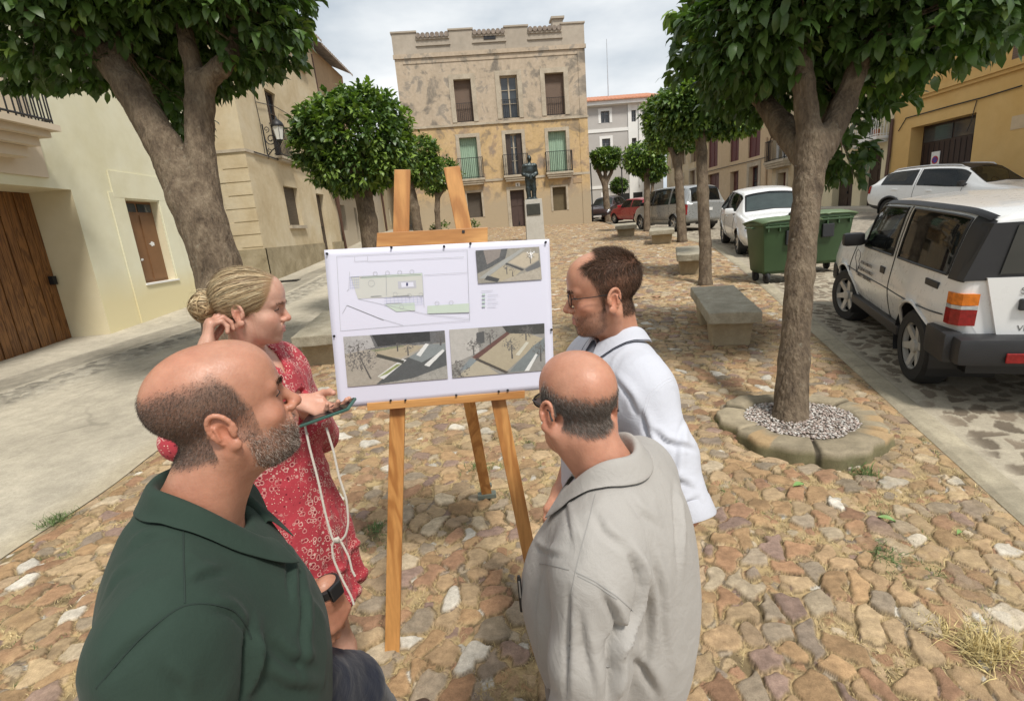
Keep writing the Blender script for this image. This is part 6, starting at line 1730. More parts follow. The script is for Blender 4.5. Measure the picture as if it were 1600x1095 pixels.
# ---- white three-door off-road car, near right
SUVst = [(-1.73, 0.55, 0.78, 1.02, 1.452, 0.6, 0.7, 0.69, 0.56), (-1.69, 0.5, 0.76, 1.02, 1.5, 0.68, 0.775, 0.755, 0.61), (-1.4, 0.42, 0.74, 1.02, 1.54, 0.74, 0.825, 0.775, 0.63), (-0.92, 0.4, 0.72, 1.01, 1.55, 0.74, 0.83, 0.775, 0.635), (-0.3, 0.36, 0.7, 1.0, 1.552, 0.735, 0.795, 0.765, 0.635), (0.28, 0.36, 0.7, 0.99, 1.534, 0.735, 0.795, 0.76, 0.625), (0.5, 0.36, 0.7, 0.985, 1.493, 0.735, 0.795, 0.755, 0.61), (1.02, 0.4, 0.72, 1.0, 1.1, 0.735, 0.815, 0.745, 0.66), (1.45, 0.44, 0.72, 0.99, 1.06, 0.72, 0.82, 0.76, 0.66), (1.73, 0.46, 0.7, 0.93, 0.99, 0.68, 0.77, 0.72, 0.6), (1.8, 0.5, 0.68, 0.86, 0.9, 0.6, 0.68, 0.66, 0.5)]
WH = [(-1.08, .335), (1.12, .335)]
lc, rz, tl = place(gp(1442, 602), gp(1322, 494), WH, .83, -1)
def suv_extra(t, Cg, G):
    m = MB()          # bumper wrapping the rear corners
    m.box((0, -1.80, .53), (1.58, .20, .21), 0, .04)
    for s in (-1, 1): m.box((s*.775, -1.60, .53), (.13, .36, .24), 0, .04)
    m.build('rear_bumper', BLK, t, smooth=True, ang=40)
    m = MB(); m.box((-.44, -1.915, .50), (.15, .015, .075), 0, .008); m.build('fog_lamp', REDL, t); m = MB(); m.box((.44, -1.915, .50), (.15, .015, .075), 0, .008); m.build('fog_lamp', REDL, t)
    for s in (-1, 1):
        for z0, z1, mt in ((.70, .84, REDL), (.845, .93, CLR), (.905, .99, ORL)):
            pass
        for z0, z1, mt in ((.70, .82, REDL), (.823, .85, CLR), (.853, .94, ORL)):
            V = []; 
            for z in (z0, z1):
                for (x, y) in ((.80, -1.62), (.795, -1.69), (.755, -1.748), (.66, -1.760)): V.append((s*x*(1-(z-.68)*.03), y, z))
            m = MB(); m.add(V, [(0, 1, 5, 4), (1, 2, 6, 5), (2, 3, 7, 6), (4, 5, 6, 7), (3, 2, 1, 0), (0, 4, 7, 3)]); m.build('taillight', mt, t)
    # tailgate: glass in a black surround, handle strip, lettering
    m = MB()
    m.hexa([(-.765, -1.742, 1.035), (.765, -1.742, 1.035), (.775, -1.66, 1.035), (-.775, -1.66, 1.035), (-.635, -1.735, 1.44), (.635, -1.735, 1.44), (.66, -1.64, 1.44), (-.66, -1.64, 1.44)]); m.build('tailgate_surround', BLK, t)
    m = MB(); m.hexa([(-.56, -1.752, 1.08), (.56, -1.752, 1.08), (.56, -1.745, 1.08), (-.56, -1.745, 1.08), (-.50, -1.746, 1.42), (.50, -1.746, 1.42), (.50, -1.738, 1.42), (-.50, -1.738, 1.42)]); m.build('rear_window', glass('tinted_rear_glass', (.02, .022, .022), .05), t)
    m = MB(); m.hexa([(-.52, -1.762, .62), (.52, -1.762, .62), (.52, -1.72, .62), (-.52, -1.72, .62), (-.63, -1.757, 1.055), (.63, -1.757, 1.055), (.63, -1.70, 1.055), (-.63, -1.70, 1.055)]); m.build('tailgate', WHITE, t)
    m = MB(); m.box((.0, -1.775, .86), (.86, .035, .085), 0, .012); m.build('handle_strip', BLK, t)
    m = MB(); m.box((.0, -1.770, .735), (.50, .012, .11), 0, .004); m.build('number_plate', PLATE, t)
    Mr = lambda x, z: Matrix(((1, 0, 0, x), (0, 0, -1, -1.763), (0, 1, 0, z), (0, 0, 0, 1)))
    CH = simple('chrome_letters', (.22, .22, .22), .35, .5)
    text_obj('lettering', 'S  SUZUKI', .072, Mr(-.27, .955), CH, t); text_obj('lettering', 'VITARA', .06, Mr(-.31, .68), CH, t)
    for s in (-1, 1):          # black rear pillar trim and roof gutter
        g = surf(Cg, np.linspace(.75, 1.62, 10), s*np.linspace(4.0, 6.05, 12)); g = g+gnorm(g)*.005; o = grid_obj('pillar_trim', g, BLK, t)
        g = surf(Cg, np.linspace(1.0, 6.1, 40), s*np.linspace(5.93, 6.22, 4)); g = g+gnorm(g)*.012; grid_obj('roof_gutter', g, BLK, t)
        p = surf(Cg, [2.2], [s*3.78])[0, 0]; m = MB(); m.box((p[0]+s*.004, p[1], .945), (.02, .24, .055), 0, .01); m.build('air_vent', BLK, t)
        p = surf(Cg, [4.25], [s*3.6])[0, 0]; m = MB(); m.box((p[0]+s*.004, p[1]+.02, .86), (.02, .13, .07), 0, .012); m.build('handle_recess', BLK, t)
        p = surf(Cg, [7.35], [s*3.5])[0, 0]; m = MB(); m.box((p[0]+s*.004, p[1], .80), (.02, .09, .04), 0, .012); m.build('side_repeater', REDL, t)
        m = MB(); m.box((s*.765, .02, .375), (.07, 1.5, .10), 0, .02); m.build('sill_trim', BLK, t)
        m = MB(); m.tube([(s*.80, -1.62+.02*k, .70+.0*k) for k in range(3)], .004, 4); 
    INKC = simple('door_lettering', (.07, .07, .075), .5)
    ML = lambda y, z: Matrix(((0, 0, -1, -.805), (-1, 0, 0, y), (0, 1, 0, z), (0, 0, 0, 1)))
    for k, (w_, sz) in enumerate((('AYUNTAMIENTO', .052), ('DE CIUDAD RODRIGO', .052), ('OBRAS Y URBANISMO', .052))):
        text_obj('lettering', w_, sz, ML(.33+.02*k, .845-.075*k), INKC, t)
    m = MB(); pts = [(.72, .93), (.66, .97), (.58, .95), (.56, .90), (.60, .84), (.55, .80), (.60, .77), (.66, .70), (.68, .80), (.74, .86), (.72, .93)]
    m.tube([(-.803, a, b) for a, b in pts], .0035, 4, False); m.build('map_emblem', INKC, t)
    m = MB(); m.tube([(.2, -.9, 1.55), (.2, -.92, 1.60), (.2, -.93, 1.66)], [.018, .014, .006], 8); m.build('roof_aerial', simple('grey_plastic', (.25, .25, .24), .5), t)
    m = MB(); m.box((0, 1.86, .52), (1.5, .2, .24), 0, .05); m.build('front_bumper', BLK, t)
    m = MB(); m.box((0, 0, .33), (1.2, 3.2, .12)); m.build('underbody', BLKT, t)
car('white three-door off-road car with municipal lettering on its door, nearest vehicle', 'off_road_car', 'car', lc, rz, SUVst, WHITE, WH, .335, .22, RIMW, 6,
    glassp=[(1.68, 3.72, 4.12, 5.80), (3.98, 6.25, 4.12, 5.80)], shield=(6.08, 6.9), seams=[(3.85, 2.0, 3.85, 5.9), (6.75, 2.0, 6.75, 4.0), (3.85, 2.1, 6.75, 2.1), (1.4, 3.0, 3.85, 3.05), (3.85, 3.05, 6.9, 3.05)],
    mirror=(6.25, 4.25, BLK), tilt=tl, edge=.045, crown=.02, steer=R_(14), extra=suv_extra, arch_lip=(WHITE, .016), archR=1.2)
# ---- white hatchback behind the containers, facing the camera
HBst = [(-2.03, .46, .60, .76, .80, .58, .64, .60, .45), (-1.98, .36, .62, .95, 1.02, .70, .79, .74, .55), (-1.80, .30, .60, .99, 1.30, .76, .845, .80, .53), (-1.40, .24, .58, .97, 1.47, .77, .865, .83, .57), (-.55, .22, .56, .94, 1.53, .77, .87, .845, .60), (.22, .22, .55, .91, 1.50, .77, .87, .84, .59),
        (.55, .22, .55, .90, 1.42, .77, .87, .835, .57), (1.15, .23, .55, .89, 1.00, .77, .865, .80, .66), (1.62, .25, .52, .82, .90, .75, .85, .76, .60), (1.93, .28, .48, .68, .76, .70, .78, .70, .5), (2.03, .32, .45, .56, .60, .58, .66, .60, .42)]
WHB = [(-1.24, .31), (1.25, .31)]
lc, rz, tl = place(gp(1129, 377), gp(1162, 401), WHB, .87, 1)
def shade(t, Cg, G):  # assumed sunshade, added behind the glass to lighten the windscreen
    g = surf(Cg, np.linspace(6.12, 6.86, 10), np.r_[-np.linspace(6.25, 8, 10), np.linspace(8, 6.25, 10)[1:]]); g = g-gnorm(g)*.03; grid_obj('sunshade', g, simple('silver_sunshade', (.75, .8, .8), .35, .1, scale=5, var=.15), t)
car('white five-door hatchback facing the camera behind the green containers', 'hatchback', 'car', lc, rz, HBst, WHITE, WHB, .31, .2, RIMM, 7, glassp=[(2.55, 3.85, 4.15, 5.8), (3.98, 6.15, 4.15, 5.8)], rear=(1.15, 2.8), seams=[(3.9, 1.9, 3.9, 5.9), (6.3, 1.9, 6.3, 4.0), (2.9, 2.9, 2.9, 4.0)], handles=[(3.4, 3.75), (4.35, 3.75)], mirror=(6.2, 4.3, WHITE), tilt=tl, tail=(.7, 1.5, 3.2, 4.1, .72), arch_lip=(WHITE, .012), extra=shade)
# ---- silver people carrier, rear towards the camera
VNst = [(-2.32, .48, .62, .98, 1.05, .66, .74, .72, .55), (-2.28, .40, .62, 1.02, 1.10, .74, .85, .82, .62), (-2.12, .34, .62, 1.04, 1.58, .78, .89, .85, .58), (-1.75, .28, .60, 1.04, 1.70, .79, .90, .86, .64), (-.60, .25, .60, 1.02, 1.74, .79, .905, .87, .66), (.45, .25, .60, 1.0, 1.72, .79, .90, .865, .65),
        (.85, .25, .60, .99, 1.62, .79, .90, .86, .62), (1.60, .26, .58, .98, 1.10, .78, .89, .83, .68), (2.0, .28, .54, .88, .97, .76, .86, .78, .6), (2.26, .30, .50, .70, .76, .70, .78, .7, .5), (2.33, .36, .48, .58, .62, .6, .66, .6, .4)]
WVN = [(-1.42, .33), (1.42, .33)]
a = gp(1055, 362); lc, rz, tl = place(a, a+np.array([-.2, .98, 0])*2.84, WVN, .9, -1)
car('silver people carrier parked with its rear towards the plaza trees', 'people_carrier', 'van', lc, rz, VNst, SILV, WVN, .33, .2, RIMM, 5, glassp=[(2.75, 3.55, 4.12, 5.82), (3.65, 4.75, 4.12, 5.82), (4.85, 6.3, 4.12, 5.82)], rear=(1.1, 2.25), seams=[(3.6, 2, 3.6, 5.9), (4.8, 2, 4.8, 5.9), (3.2, 2.6, 6.9, 2.6)], handles=[(4.0, 3.75), (5.1, 3.75)], mirror=(6.3, 4.3, BLK), tilt=tl, tail=(.55, 1.5, 3.1, 4.0, .80), arch_lip=(SILV, .012))
# ---- red hatchback further on
RDst = [(-1.86, .46, .60, .86, .90, .58, .66, .64, .5), (-1.82, .38, .60, .92, .98, .68, .76, .74, .58), (-1.62, .32, .58, .93, 1.28, .72, .80, .76, .54), (-1.35, .26, .56, .92, 1.36, .73, .81, .78, .57), (-.5, .24, .55, .90, 1.39, .73, .82, .79, .58), (.15, .24, .55, .88, 1.37, .73, .82, .785, .57),
        (.42, .24, .54, .87, 1.30, .73, .82, .78, .55), (.95, .25, .54, .86, .95, .73, .81, .76, .62), (1.5, .26, .5, .78, .84, .71, .79, .72, .55), (1.78, .28, .46, .64, .70, .66, .73, .66, .48), (1.86, .32, .44, .55, .58, .56, .62, .56, .4)]
WRD = [(-1.2, .29), (1.22, .29)]
lc, rz, tl = place(gp(987, 344), gp(960, 341), WRD, .82, -1)
lc = tuple(np.array(atD(29, 995, 340))); rz = R_(18); lc = (lc[0], lc[1], float(gz(lc[0], lc[1])))
car('dark red hatchback parked beyond the silver people carrier', 'hatchback', 'car', lc, rz, RDst, REDP, WRD, .29, .18, RIMM, 5, glassp=[(2.6, 3.8, 4.15, 5.8), (3.95, 6.15, 4.15, 5.8)], rear=(1.15, 2.6), seams=[(3.9, 1.9, 3.9, 5.9)], mirror=(6.2, 4.3, REDP), tilt=.05, tail=(.6, 1.5, 3.1, 4.05, .72))
lc = tuple(np.array(atD(33.5, 950, 340))); rz = R_(150); lc = (lc[0], lc[1], float(gz(lc[0], lc[1])))
car('dark brown car facing the camera at the corner of the weathered house', 'parked_car', 'car', lc, rz, HBst, DKP, WHB, .31, .2, RIMM, 5, glassp=[(2.55, 3.85, 4.15, 5.8), (3.98, 6.15, 4.15, 5.8)], rear=(1.15, 2.8), mirror=(6.2, 4.3, DKP), tilt=-.03, extra=shade)
# ---- white crossover in front of the orange house
XVst = [(-2.23, .52, .68, .92, .98, .64, .72, .70, .5), (-2.18, .42, .68, 1.02, 1.10, .76, .86, .82, .6), (-1.95, .34, .68, 1.06, 1.36, .81, .90, .84, .56), (-1.50, .30, .66, 1.06, 1.54, .82, .915, .86, .60), (-.5, .28, .64, 1.03, 1.61, .82, .92, .87, .62), (.25, .28, .63, .99, 1.59, .82, .92, .87, .61),
        (.60, .28, .63, .985, 1.52, .82, .92, .865, .60), (1.20, .29, .63, .98, 1.10, .82, .915, .84, .70), (1.72, .31, .62, .95, 1.03, .81, .91, .82, .64), (2.12, .34, .58, .84, .93, .76, .84, .76, .55), (2.24, .38, .54, .70, .76, .62, .70, .66, .42)]
WXV = [(-1.34, .345), (1.34, .345)]
a = gp(1383, 342); lc, rz, tl = place(a, a+np.array([.22, -.975, 0])*2.68, WXV, .92, 1); lc = (lc[0], lc[1], float(a[2])-.15)
def xv_extra(t, Cg, G):
    g = surf(Cg, np.linspace(3.0, 6.05, 20), np.r_[-np.linspace(6.3, 8, 10), np.linspace(8, 6.3, 10)[1:]]); g = g+gnorm(g)*.004; grid_obj('roof_panel', g, BLKT, t)
    for s in (-1, 1):
        P = surf(Cg, np.linspace(2.8, 5.6, 12), [s*6.15])[:, 0]; P[:, 2] += .045; P[[0, -1], 2] -= .04; m = MB(); m.tube([tuple(p) for p in P], .016, 6); m.build('roof_rail', simple('silver_trim', (.6, .6, .6), .3, .6), t, smooth=True)
xv = car('white crossover with black roof parked in front of the orange house', 'crossover', 'car', lc, rz, XVst, WHITE, WXV, .345, .22, RIMM, 5, glassp=[(2.5, 3.75, 4.15, 5.75), (3.88, 6.25, 4.15, 5.75)], rear=(1.2, 2.6), clad=2.35, seams=[(3.82, 2.3, 3.82, 5.9), (6.2, 2.3, 6.2, 4.0)], handles=[(3.3, 3.7), (4.4, 3.7)], mirror=(6.3, 4.3, BLK), tilt=float(math.atan((gz(lc[0]-math.sin(rz), lc[1]+math.cos(rz))-gz(*lc[:2])))), tail=(.6, 1.5, 3.4, 4.1, .7), arch_lip=(BLK, .035), extra=xv_extra)
xv.scale = (.94, .94, .94)
# ================================================================ people
def skin_mat():
    s = NT('skin'); c = s.attr('col')
    f = s.noise(38, 6, .65); g = s.noise(9, 4, .6); h = s.noise(260, 3, .6)
    c = s.mix(.5, c, s.ramp(f, [(.3, (.74, .62, .57)), (.7, (1.14, 1.10, 1.08))]), 'MULTIPLY')
    c = s.mix(.35, c, s.ramp(g, [(.3, (1.08, .80, .74)), (.7, (1.0, 1.06, 1.08))]), 'MULTIPLY')
    s.l(s.ramp(h, [(.3, (.36, .36, .36)), (.7, (.56, .56, .56))]), s.p.inputs['Roughness']); s.set(c); s.p.inputs['Specular IOR Level'].default_value = .42
    s.p.inputs['Subsurface Weight'].default_value = .12; s.p.inputs['Subsurface Radius'].default_value = (.010, .004, .002); s.p.inputs['Subsurface Scale'].default_value = .6
    s.bump(s.mix(.45, f, h), .32, .004); return s.m
SKIN = skin_mat()
_s = NT('hair_strand'); _s.set(_s.attr('col'), .55); _s.p.inputs['Specular IOR Level'].default_value = .3; HAIR = _s.m
EYEW = simple('eye_white', (.62, .58, .54), .2, var=.04); IRIS = simple('eye_iris', (.05, .035, .02), .1)
def rotm(az=0, pitch=0, roll=0):
    """yaw clockwise from +Y, pitch up, roll to the right shoulder"""
    return np.array(Matrix.Rotation(-az, 3, 'Z') @ Matrix.Rotation(pitch, 3, 'X') @ Matrix.Rotation(roll, 3, 'Y'))
def head_sdf(M, sc=1.0, female=False, jaw=1.0, nose=1.0, heavy=0.0, ears=True):
    s = SDF(); m = .001
    E = lambda c, r, k=.018, op='u', R=None: s.ell(np.array(c)*m, np.array(r)*m, R, k, op)
    C = lambda a, b, ra, rb=None, k=.012, op='u': s.cap(np.array(a)*m, np.array(b)*m, ra*m, (ra if rb is None else rb)*m, k, None, op)
    E((0, -8, 38), (75, 97, 77)); E((0, 24, -22), (61, 64, 86), .03); E((0, 42, 44), (58, 51, 54), .03)
    E((0, 32, -68), (49*jaw, 51, 46), .025)
    jx = 50*jaw
    for q in (-1, 1):
        C((q*jx, -8, -50), (q*20, 62, -99), 13+heavy*4, 12, .022); E((q*44, 54, -30), (20, 21, 17), .022)
        C((q*44, 72, 15), (q*8, 89, 15), 7 if female else 9, 8, .014)
        if heavy: E((q*36, 40, -75), (22, 30, 26), .02)
        if female: E((q*33, 50, -52), (24, 30, 30), .03)
    E((0, 75, -101), (19, 13, 14), .016)
    for q in (-1, 1): E((q*31, 95, -2), (18, 15, 10.5), .011, 's')
    for q in (-1, 1): E((q*31, 72, -1), (13.4, 13.4, 13.0), .003)
    n = nose
    C((0, 86, 6), (0, 88+19*n, -30), 7.5, 9.5, .010); E((0, 90+18*n, -35), (11.5, 11, 9.5), .008)
    for q in (-1, 1): E((q*12, 84+11*n, -39), (8.5, 10.5, 7.5), .006)
    for q in (-1, 1): E((q*6, 85+15*n, -47.5), (3.2, 5, 2.2), .004, 's')
    E((0, 80, -66), (29, 14.5, 20), .016)
    lp = 1.15 if female else 1.0
    for a, b in (((-22, 83.5, -66.5), (-6, 94, -63)), ((-6, 94, -63), (6, 94, -63)), ((6, 94, -63), (22, 83.5, -66.5))): C(a, b, 3.6*lp, None, .004)
    for a, b in (((-19, 84, -72), (0, 93, -73.5)), ((0, 93, -73.5), (19, 84, -72))): C(a, b, 4.2*lp, 5*lp, .005)
    for a, b in (((-23, 86, -69), (0, 99, -68)), ((0, 99, -68), (23, 86, -69))): C(a, b, 1.3, None, .0025, 's')
    for q in (-1, 1):
        C((q*19, 90, -44), (q*31, 82, -66), 1.0, .6, .006, 's')
        for zz, yy in ((-3.2, 0),): C((q*20, 82, zz), (q*42, 77, zz), 1.2, None, .0025, 's')
    if ears:
        for q in (-1, 1):
            Re = np.array(Matrix.Rotation(q*R_(-24), 3, 'Z') @ Matrix.Rotation(R_(14), 3, 'X'))
            c = np.array((q*76, -16, -14.))
            P = lambda x, y, z: tuple(c+Re@np.array((q*x, y, z)))
            s.ell(np.array(c)*m, np.array((6, 16, 28))*m, Re, .006)
            rim = [P(5+2*math.sin(a), 2-17*math.cos(a), 27*math.sin(a)+3) for a in np.linspace(-.75, math.pi+.35, 14)]
            for a, b in zip(rim[:-1], rim[1:]): C(a, b, 3.6, None, .003)
            s.ell(np.array(P(9, 3, -2))*m, np.array((8, 9.5, 15))*m, Re, .003, 's')
            s.ell(np.array(P(4, 4, -27))*m, np.array((5.5, 9, 9))*m, Re, .006)
            C(P(6, 13, -2), P(6, 12, -12), 4, None, .005)
            C(P(7, -5, 12), P(7, -9, -8), 2.6, None, .003)
    E((0, 18, -84), (43, 46, 24+heavy*8), .03)
    for p in range(len(s.p)):
        q = list(s.p[p])
        if q[0] == 'c': q[1] = q[1]*sc; q[2] = q[2]*sc; q[3] *= sc; q[4] *= sc
        else: q[1] = q[1]*sc; q[2] = q[2]*sc
        s.p[p] = tuple(q)
    return s.xf(M)
def hand_sdf(M, side, curl=(.5, .55, .6, .65), thumb=.3, sc=1.0, spread=.04, k=.004):
    """side +1 right hand, -1 left; local +Y to the fingers, palm faces -Z"""
    t = -side; s = SDF()
    xs = [t*.026, t*.008, -t*.010, -t*.027]; yb = [.088, .092, .087, .078]
    Ls = [(.042, .025, .020), (.046, .029, .021), (.042, .027, .020), (.033, .021, .018)]; Rr = [.0093, .0095, .0090, .0080]
    for i in range(4):
        s.cap((xs[i]*.55, .008, 0), (xs[i], yb[i], 0), .0150, .0118, .014, (np.array((0, 0, 1.)), .85))
    s.cap((t*.012, .02, -.008), (t*.028, .055, -.010), .0165, .013, .012)
    for i in range(4):
        c = curl[i] if hasattr(curl, '__len__') else curl
        p = np.array((xs[i], yb[i]-.004, 0)); a = 0; sp_ = spread*(1.5-i)*t; r = Rr[i]
        for j, L_ in enumerate(Ls[i]):
            a += c*(1.0, 1.15, .75)[j]
            q = p+L_*np.array((math.sin(sp_)*math.cos(a), math.cos(sp_)*math.cos(a), -math.sin(a)))
            s.cap(p, q, r*(1-.07*j), r*(1-.07*(j+1)), k if j else .008); p = q
    p = [np.array((t*.022, .018, -.008)), np.array((t*.044, .048, -.016-.012*thumb)), np.array((t*(.052-.018*thumb), .078, -.024-.026*thumb)), np.array((t*(.050-.034*thumb), .100, -.026-.038*thumb))]
    for a, b, ra, rb in ((p[0], p[1], .0145, .0115), (p[1], p[2], .0112, .0102), (p[2], p[3], .0100, .0082)): s.cap(a, b, ra, rb, .006)
    for i in range(len(s.p)):
        q = list(s.p[i]); q[1] = q[1]*sc; q[2] = q[2]*sc; q[3] *= sc; q[4] *= sc; s.p[i] = tuple(q)
    return s.xf(M)
def frame(o, y, z):
    """4x4 with origin o, Y along y, Z near z"""
    y = np.array(y, float); y /= np.linalg.norm(y); x = np.cross(y, z); x /= np.linalg.norm(x); z = np.cross(x, y)
    M = np.eye(4); M[:3, 0] = x; M[:3, 1] = y; M[:3, 2] = z; M[:3, 3] = o; return M
def strands(name, V, N, mask, n, ln, wd, colf, parent, seed, lie=.55, comb=None, seg=2, jit=.35, mat=None):
    """short hairs on the vertices of a skin mesh where mask (0..1) allows"""
    r = np.random.default_rng(seed); idx = np.where(mask > .02)[0]
    if len(idx) == 0: return
    i = idx[r.choice(len(idx), n, p=mask[idx]/mask[idx].sum())]
    P = V[i]+r.normal(0, .0012, (n, 3)); Nn = N[i]
    cb = comb(P) if comb is not None else np.tile([0, 0, -1.], (n, 1))
    cb = cb-Nn*(cb*Nn).sum(1)[:, None]; cb /= np.maximum(np.linalg.norm(cb, axis=1), 1e-6)[:, None]
    d = Nn*(1-lie)+cb*lie+r.normal(0, jit, (n, 3))*.5; d /= np.linalg.norm(d, axis=1)[:, None]
    l = (ln*(.5+.8*r.random(n)))[:, None]; L_ = ln if np.isscalar(ln) else 1
    sd_ = np.cross(d, r.normal(0, 1, (n, 3))); sd_ /= np.linalg.norm(sd_, axis=1)[:, None]; w_ = wd*(.7+.6*r.random((n, 1)))
    P = P-Nn*.0006
    if seg == 1:
        Vv = np.stack([P-sd_*w_/2, P+sd_*w_/2, P+d*l], 1).reshape(-1, 3); F = (np.arange(n)*3)[:, None]+np.array([[0, 1, 2]]); k = 3
    else:
        mid = P+d*l*.5; tip = P+d*l*.5+(d*.55+cb*.5-Nn*.05)*l*.5
        Vv = np.stack([P-sd_*w_/2, P+sd_*w_/2, mid+sd_*w_*.4, mid-sd_*w_*.4, tip], 1).reshape(-1, 3)
        b = (np.arange(n)*5)[:, None]; F = np.concatenate([b+np.array([[0, 1, 2]]), b+np.array([[0, 2, 3]]), b+np.array([[3, 2, 4]])]); k = 5
    C = np.repeat(colf(V[i], r), k, 0)
    return mesh_np(name, Vv, F, mat or HAIR, parent=parent, attrs={'col': C})
def cloth_mat(name, col, rough=.85, weave=900, var=.1, sheen=.2, wr=.25, pattern=None):
    s = NT(name); f = s.noise(7, 5, .6); g = s.noise(weave, 2, .5); h = s.noise(16, 5, .62, dist=.8)
    c = s.ramp(f, [(.3, tuple(k*(1-var) for k in col)), (.7, tuple(min(1, k*(1+var)) for k in col))])
    if pattern: c = pattern(s, c)
    c = s.mix(.25, c, s.ramp(g, [(.35, (.7, .7, .7)), (.65, (1.1, 1.1, 1.1))]), 'MULTIPLY')
    s.set(c, rough); s.p.inputs['Sheen Weight'].default_value = sheen; s.p.inputs['Specular IOR Level'].default_value = .2
    b = s.bump(g, .12, .001); b2 = s.n('ShaderNodeBump'); b2.inputs['Strength'].default_value = wr; b2.inputs['Distance'].default_value = .02
    s.l(h, b2.inputs['Height']); s.l(b2.outputs[0], b.inputs['Normal']); return s.m
def section(V, F, p, n, lim=None):
    """segments where the surface crosses a plane"""
    d = (V-np.array(p))@np.array(n); T = np.concatenate([F[:, [0, 1, 2]], F[:, [0, 2, 3]]]); D = d[T]
    cr_ = (D.min(1) < 0) & (D.max(1) >= 0); T = T[cr_]; out = []
    for t in T:
        pts = []
        for a, b in ((t[0], t[1]), (t[1], t[2]), (t[2], t[0])):
            if (d[a] < 0) != (d[b] < 0): u = d[a]/(d[a]-d[b]); pts.append(V[a]*(1-u)+V[b]*u)
        if len(pts) == 2 and (lim is None or (lim(pts[0]) and lim(pts[1]))): out.append(pts)
    return out
def seam(V, F, N, planes, mat, parent, r=.0016, name='seam'):
    m = MB()
    for (p, n, lim) in planes:
        for a, b in section(V, F, p, n, lim):
            d = b-a
            if np.linalg.norm(d) > 1e-4: m.tube([a-d*.2, b+d*.2], r, 4, False)
    if m.v: return m.build(name, mat, parent, smooth=True)
def drape(V, N, seed, amp=.006, sc=5.5, vertical=.35, ridge=True):
    q = V*np.array([1, 1, vertical]); q = q+.05*np.stack([f3(q+seed+k*9, 4, 2) for k in range(3)], 1)
    f = f3(q+seed, sc, 3)
    g = np.clip(1-np.abs(f3(q*1.3+seed+3, sc*.9, 2)-.38)*9, 0, 1)**1.5; g2 = np.clip(1-np.abs(f3(q*np.array([1.6, 1, 1])+seed+13, sc*2.1, 2)-.37)*8, 0, 1)**1.5
    m = np.clip((f3(V+seed+21, 4, 2)-.28)*5, 0, 1)
    return V+N*((f-.45)*amp*1.3+g*amp*1.25*m+g2*amp*.6*(1-m*.5))[:, None]
def collar(parent, mat, c, rx, ry, h, flap, gap, surf, yaw=0.0, tip=.02, name='collar', trim=None, lift=.0):
    """stand-and-fall collar round the neck, laid on the cloth below it; opens towards local +Y turned by yaw"""
    from mathutils.bvhtree import BVHTree
    Vs, Fs = surf; bv = BVHTree.FromPolygons([tuple(v) for v in Vs], [tuple(int(i) for i in f) for f in Fs])
    def zs(x, y):
        hit = bv.ray_cast(Vector((x, y, c[2]+.35)), Vector((0, 0, -1)))[0]; return hit.z if hit is not None else c[2]-.1
    def xy(a, r): 
        x = (rx+r)*math.sin(a); y = (ry+r)*math.cos(a); return c[0]+x*math.cos(yaw)+y*math.sin(yaw), c[1]-x*math.sin(yaw)+y*math.cos(yaw)
    n = 84; A = np.linspace(gap, 2*math.pi-gap, n)
    def smooth_ring(r):
        z = np.array([zs(*xy(a, r)) for a in A]); B = np.stack([np.ones(n), np.cos(A), np.sin(A), np.cos(2*A), np.sin(2*A), np.cos(3*A), np.sin(3*A)], 1); k = np.linalg.lstsq(B, z, rcond=None)[0]; return B@k
    zb = smooth_ring(.016); V = []; m = 8
    for i, a in enumerate(A):
        fr = (1+math.cos(a))/2; e = max(0, 1-min(a-gap, 2*math.pi-gap-a)/.8); hh = h*(1-.25*fr)+lift; fl = flap*(1+.1*fr)+tip*e**1.4
        rows = [(-.004, zb[i]-.02), (-.002, zb[i]+hh*.5), (.0, zb[i]+hh), (.005, zb[i]+hh+.004), (.012, zb[i]+hh-.001)]
        for t in (.34, .68, 1.0):
            r = .012+fl*.52*t; x, y = xy(a, r); zz = zs(x, y); top = zb[i]+hh-.001
            rows.append((r, max(zz+.005+.002*(1-t), top-fl*.86*t)))
        for r, z in rows:
            x, y = xy(a, r); V.append((x, y, z))
    G = np.array(V).reshape(n, m, 3)
    for _ in range(3): G[1:-1, 5:, 2] = np.maximum(G[1:-1, 5:, 2], (G[:-2, 5:, 2]+G[2:, 5:, 2])/2)
    F = [(i*m+j, (i+1)*m+j, (i+1)*m+j+1, i*m+j+1) for i in range(n-1) for j in range(m-1)]
    o = mesh_np(name, G.reshape(-1, 3), F, mat, parent=parent, smooth=True)
    bmapply(o, ('SOLIDIFY', dict(thickness=.0026, offset=1)), ('SUBSURF', dict(levels=1, render_levels=1)))
    o.data.polygons.foreach_set('use_smooth', np.ones(len(o.data.polygons), bool))
    if trim is not None:
        mb = MB(); mb.tube([tuple(p) for p in G[:, -2]*.08+G[:, -1]*.92+np.array([0, 0, .0030])], .0015, 5, False); mb.build('trim', trim, o, smooth=True)
    return o, G
def on_cloth(P, V, F, px, n=14):
    """polyline of picture points -> points on the cloth surface (person space)"""
    from mathutils.bvhtree import BVHTree
    bv = BVHTree.FromPolygons([tuple(v) for v in V], [tuple(int(i) for i in f) for f in F]); o = Vector(P.loc(CAM)); out = []
    p = np.array(px, float); T = np.linspace(0, len(p)-1, max(n, 4*len(p)))
    q = np.stack([np.interp(T, np.arange(len(p)), p[:, k]) for k in (0, 1)], 1)
    if len(p) > 2:
        for _ in range(3): q[1:-1] = (q[:-2]+2*q[1:-1]+q[2:])/4
    for x, y in q:
        h = bv.ray_cast(o, Vector(P.dirl(ray(x, y))).normalized())[0]
        if h is not None: out.append(np.array(h))
    return np.array(out)
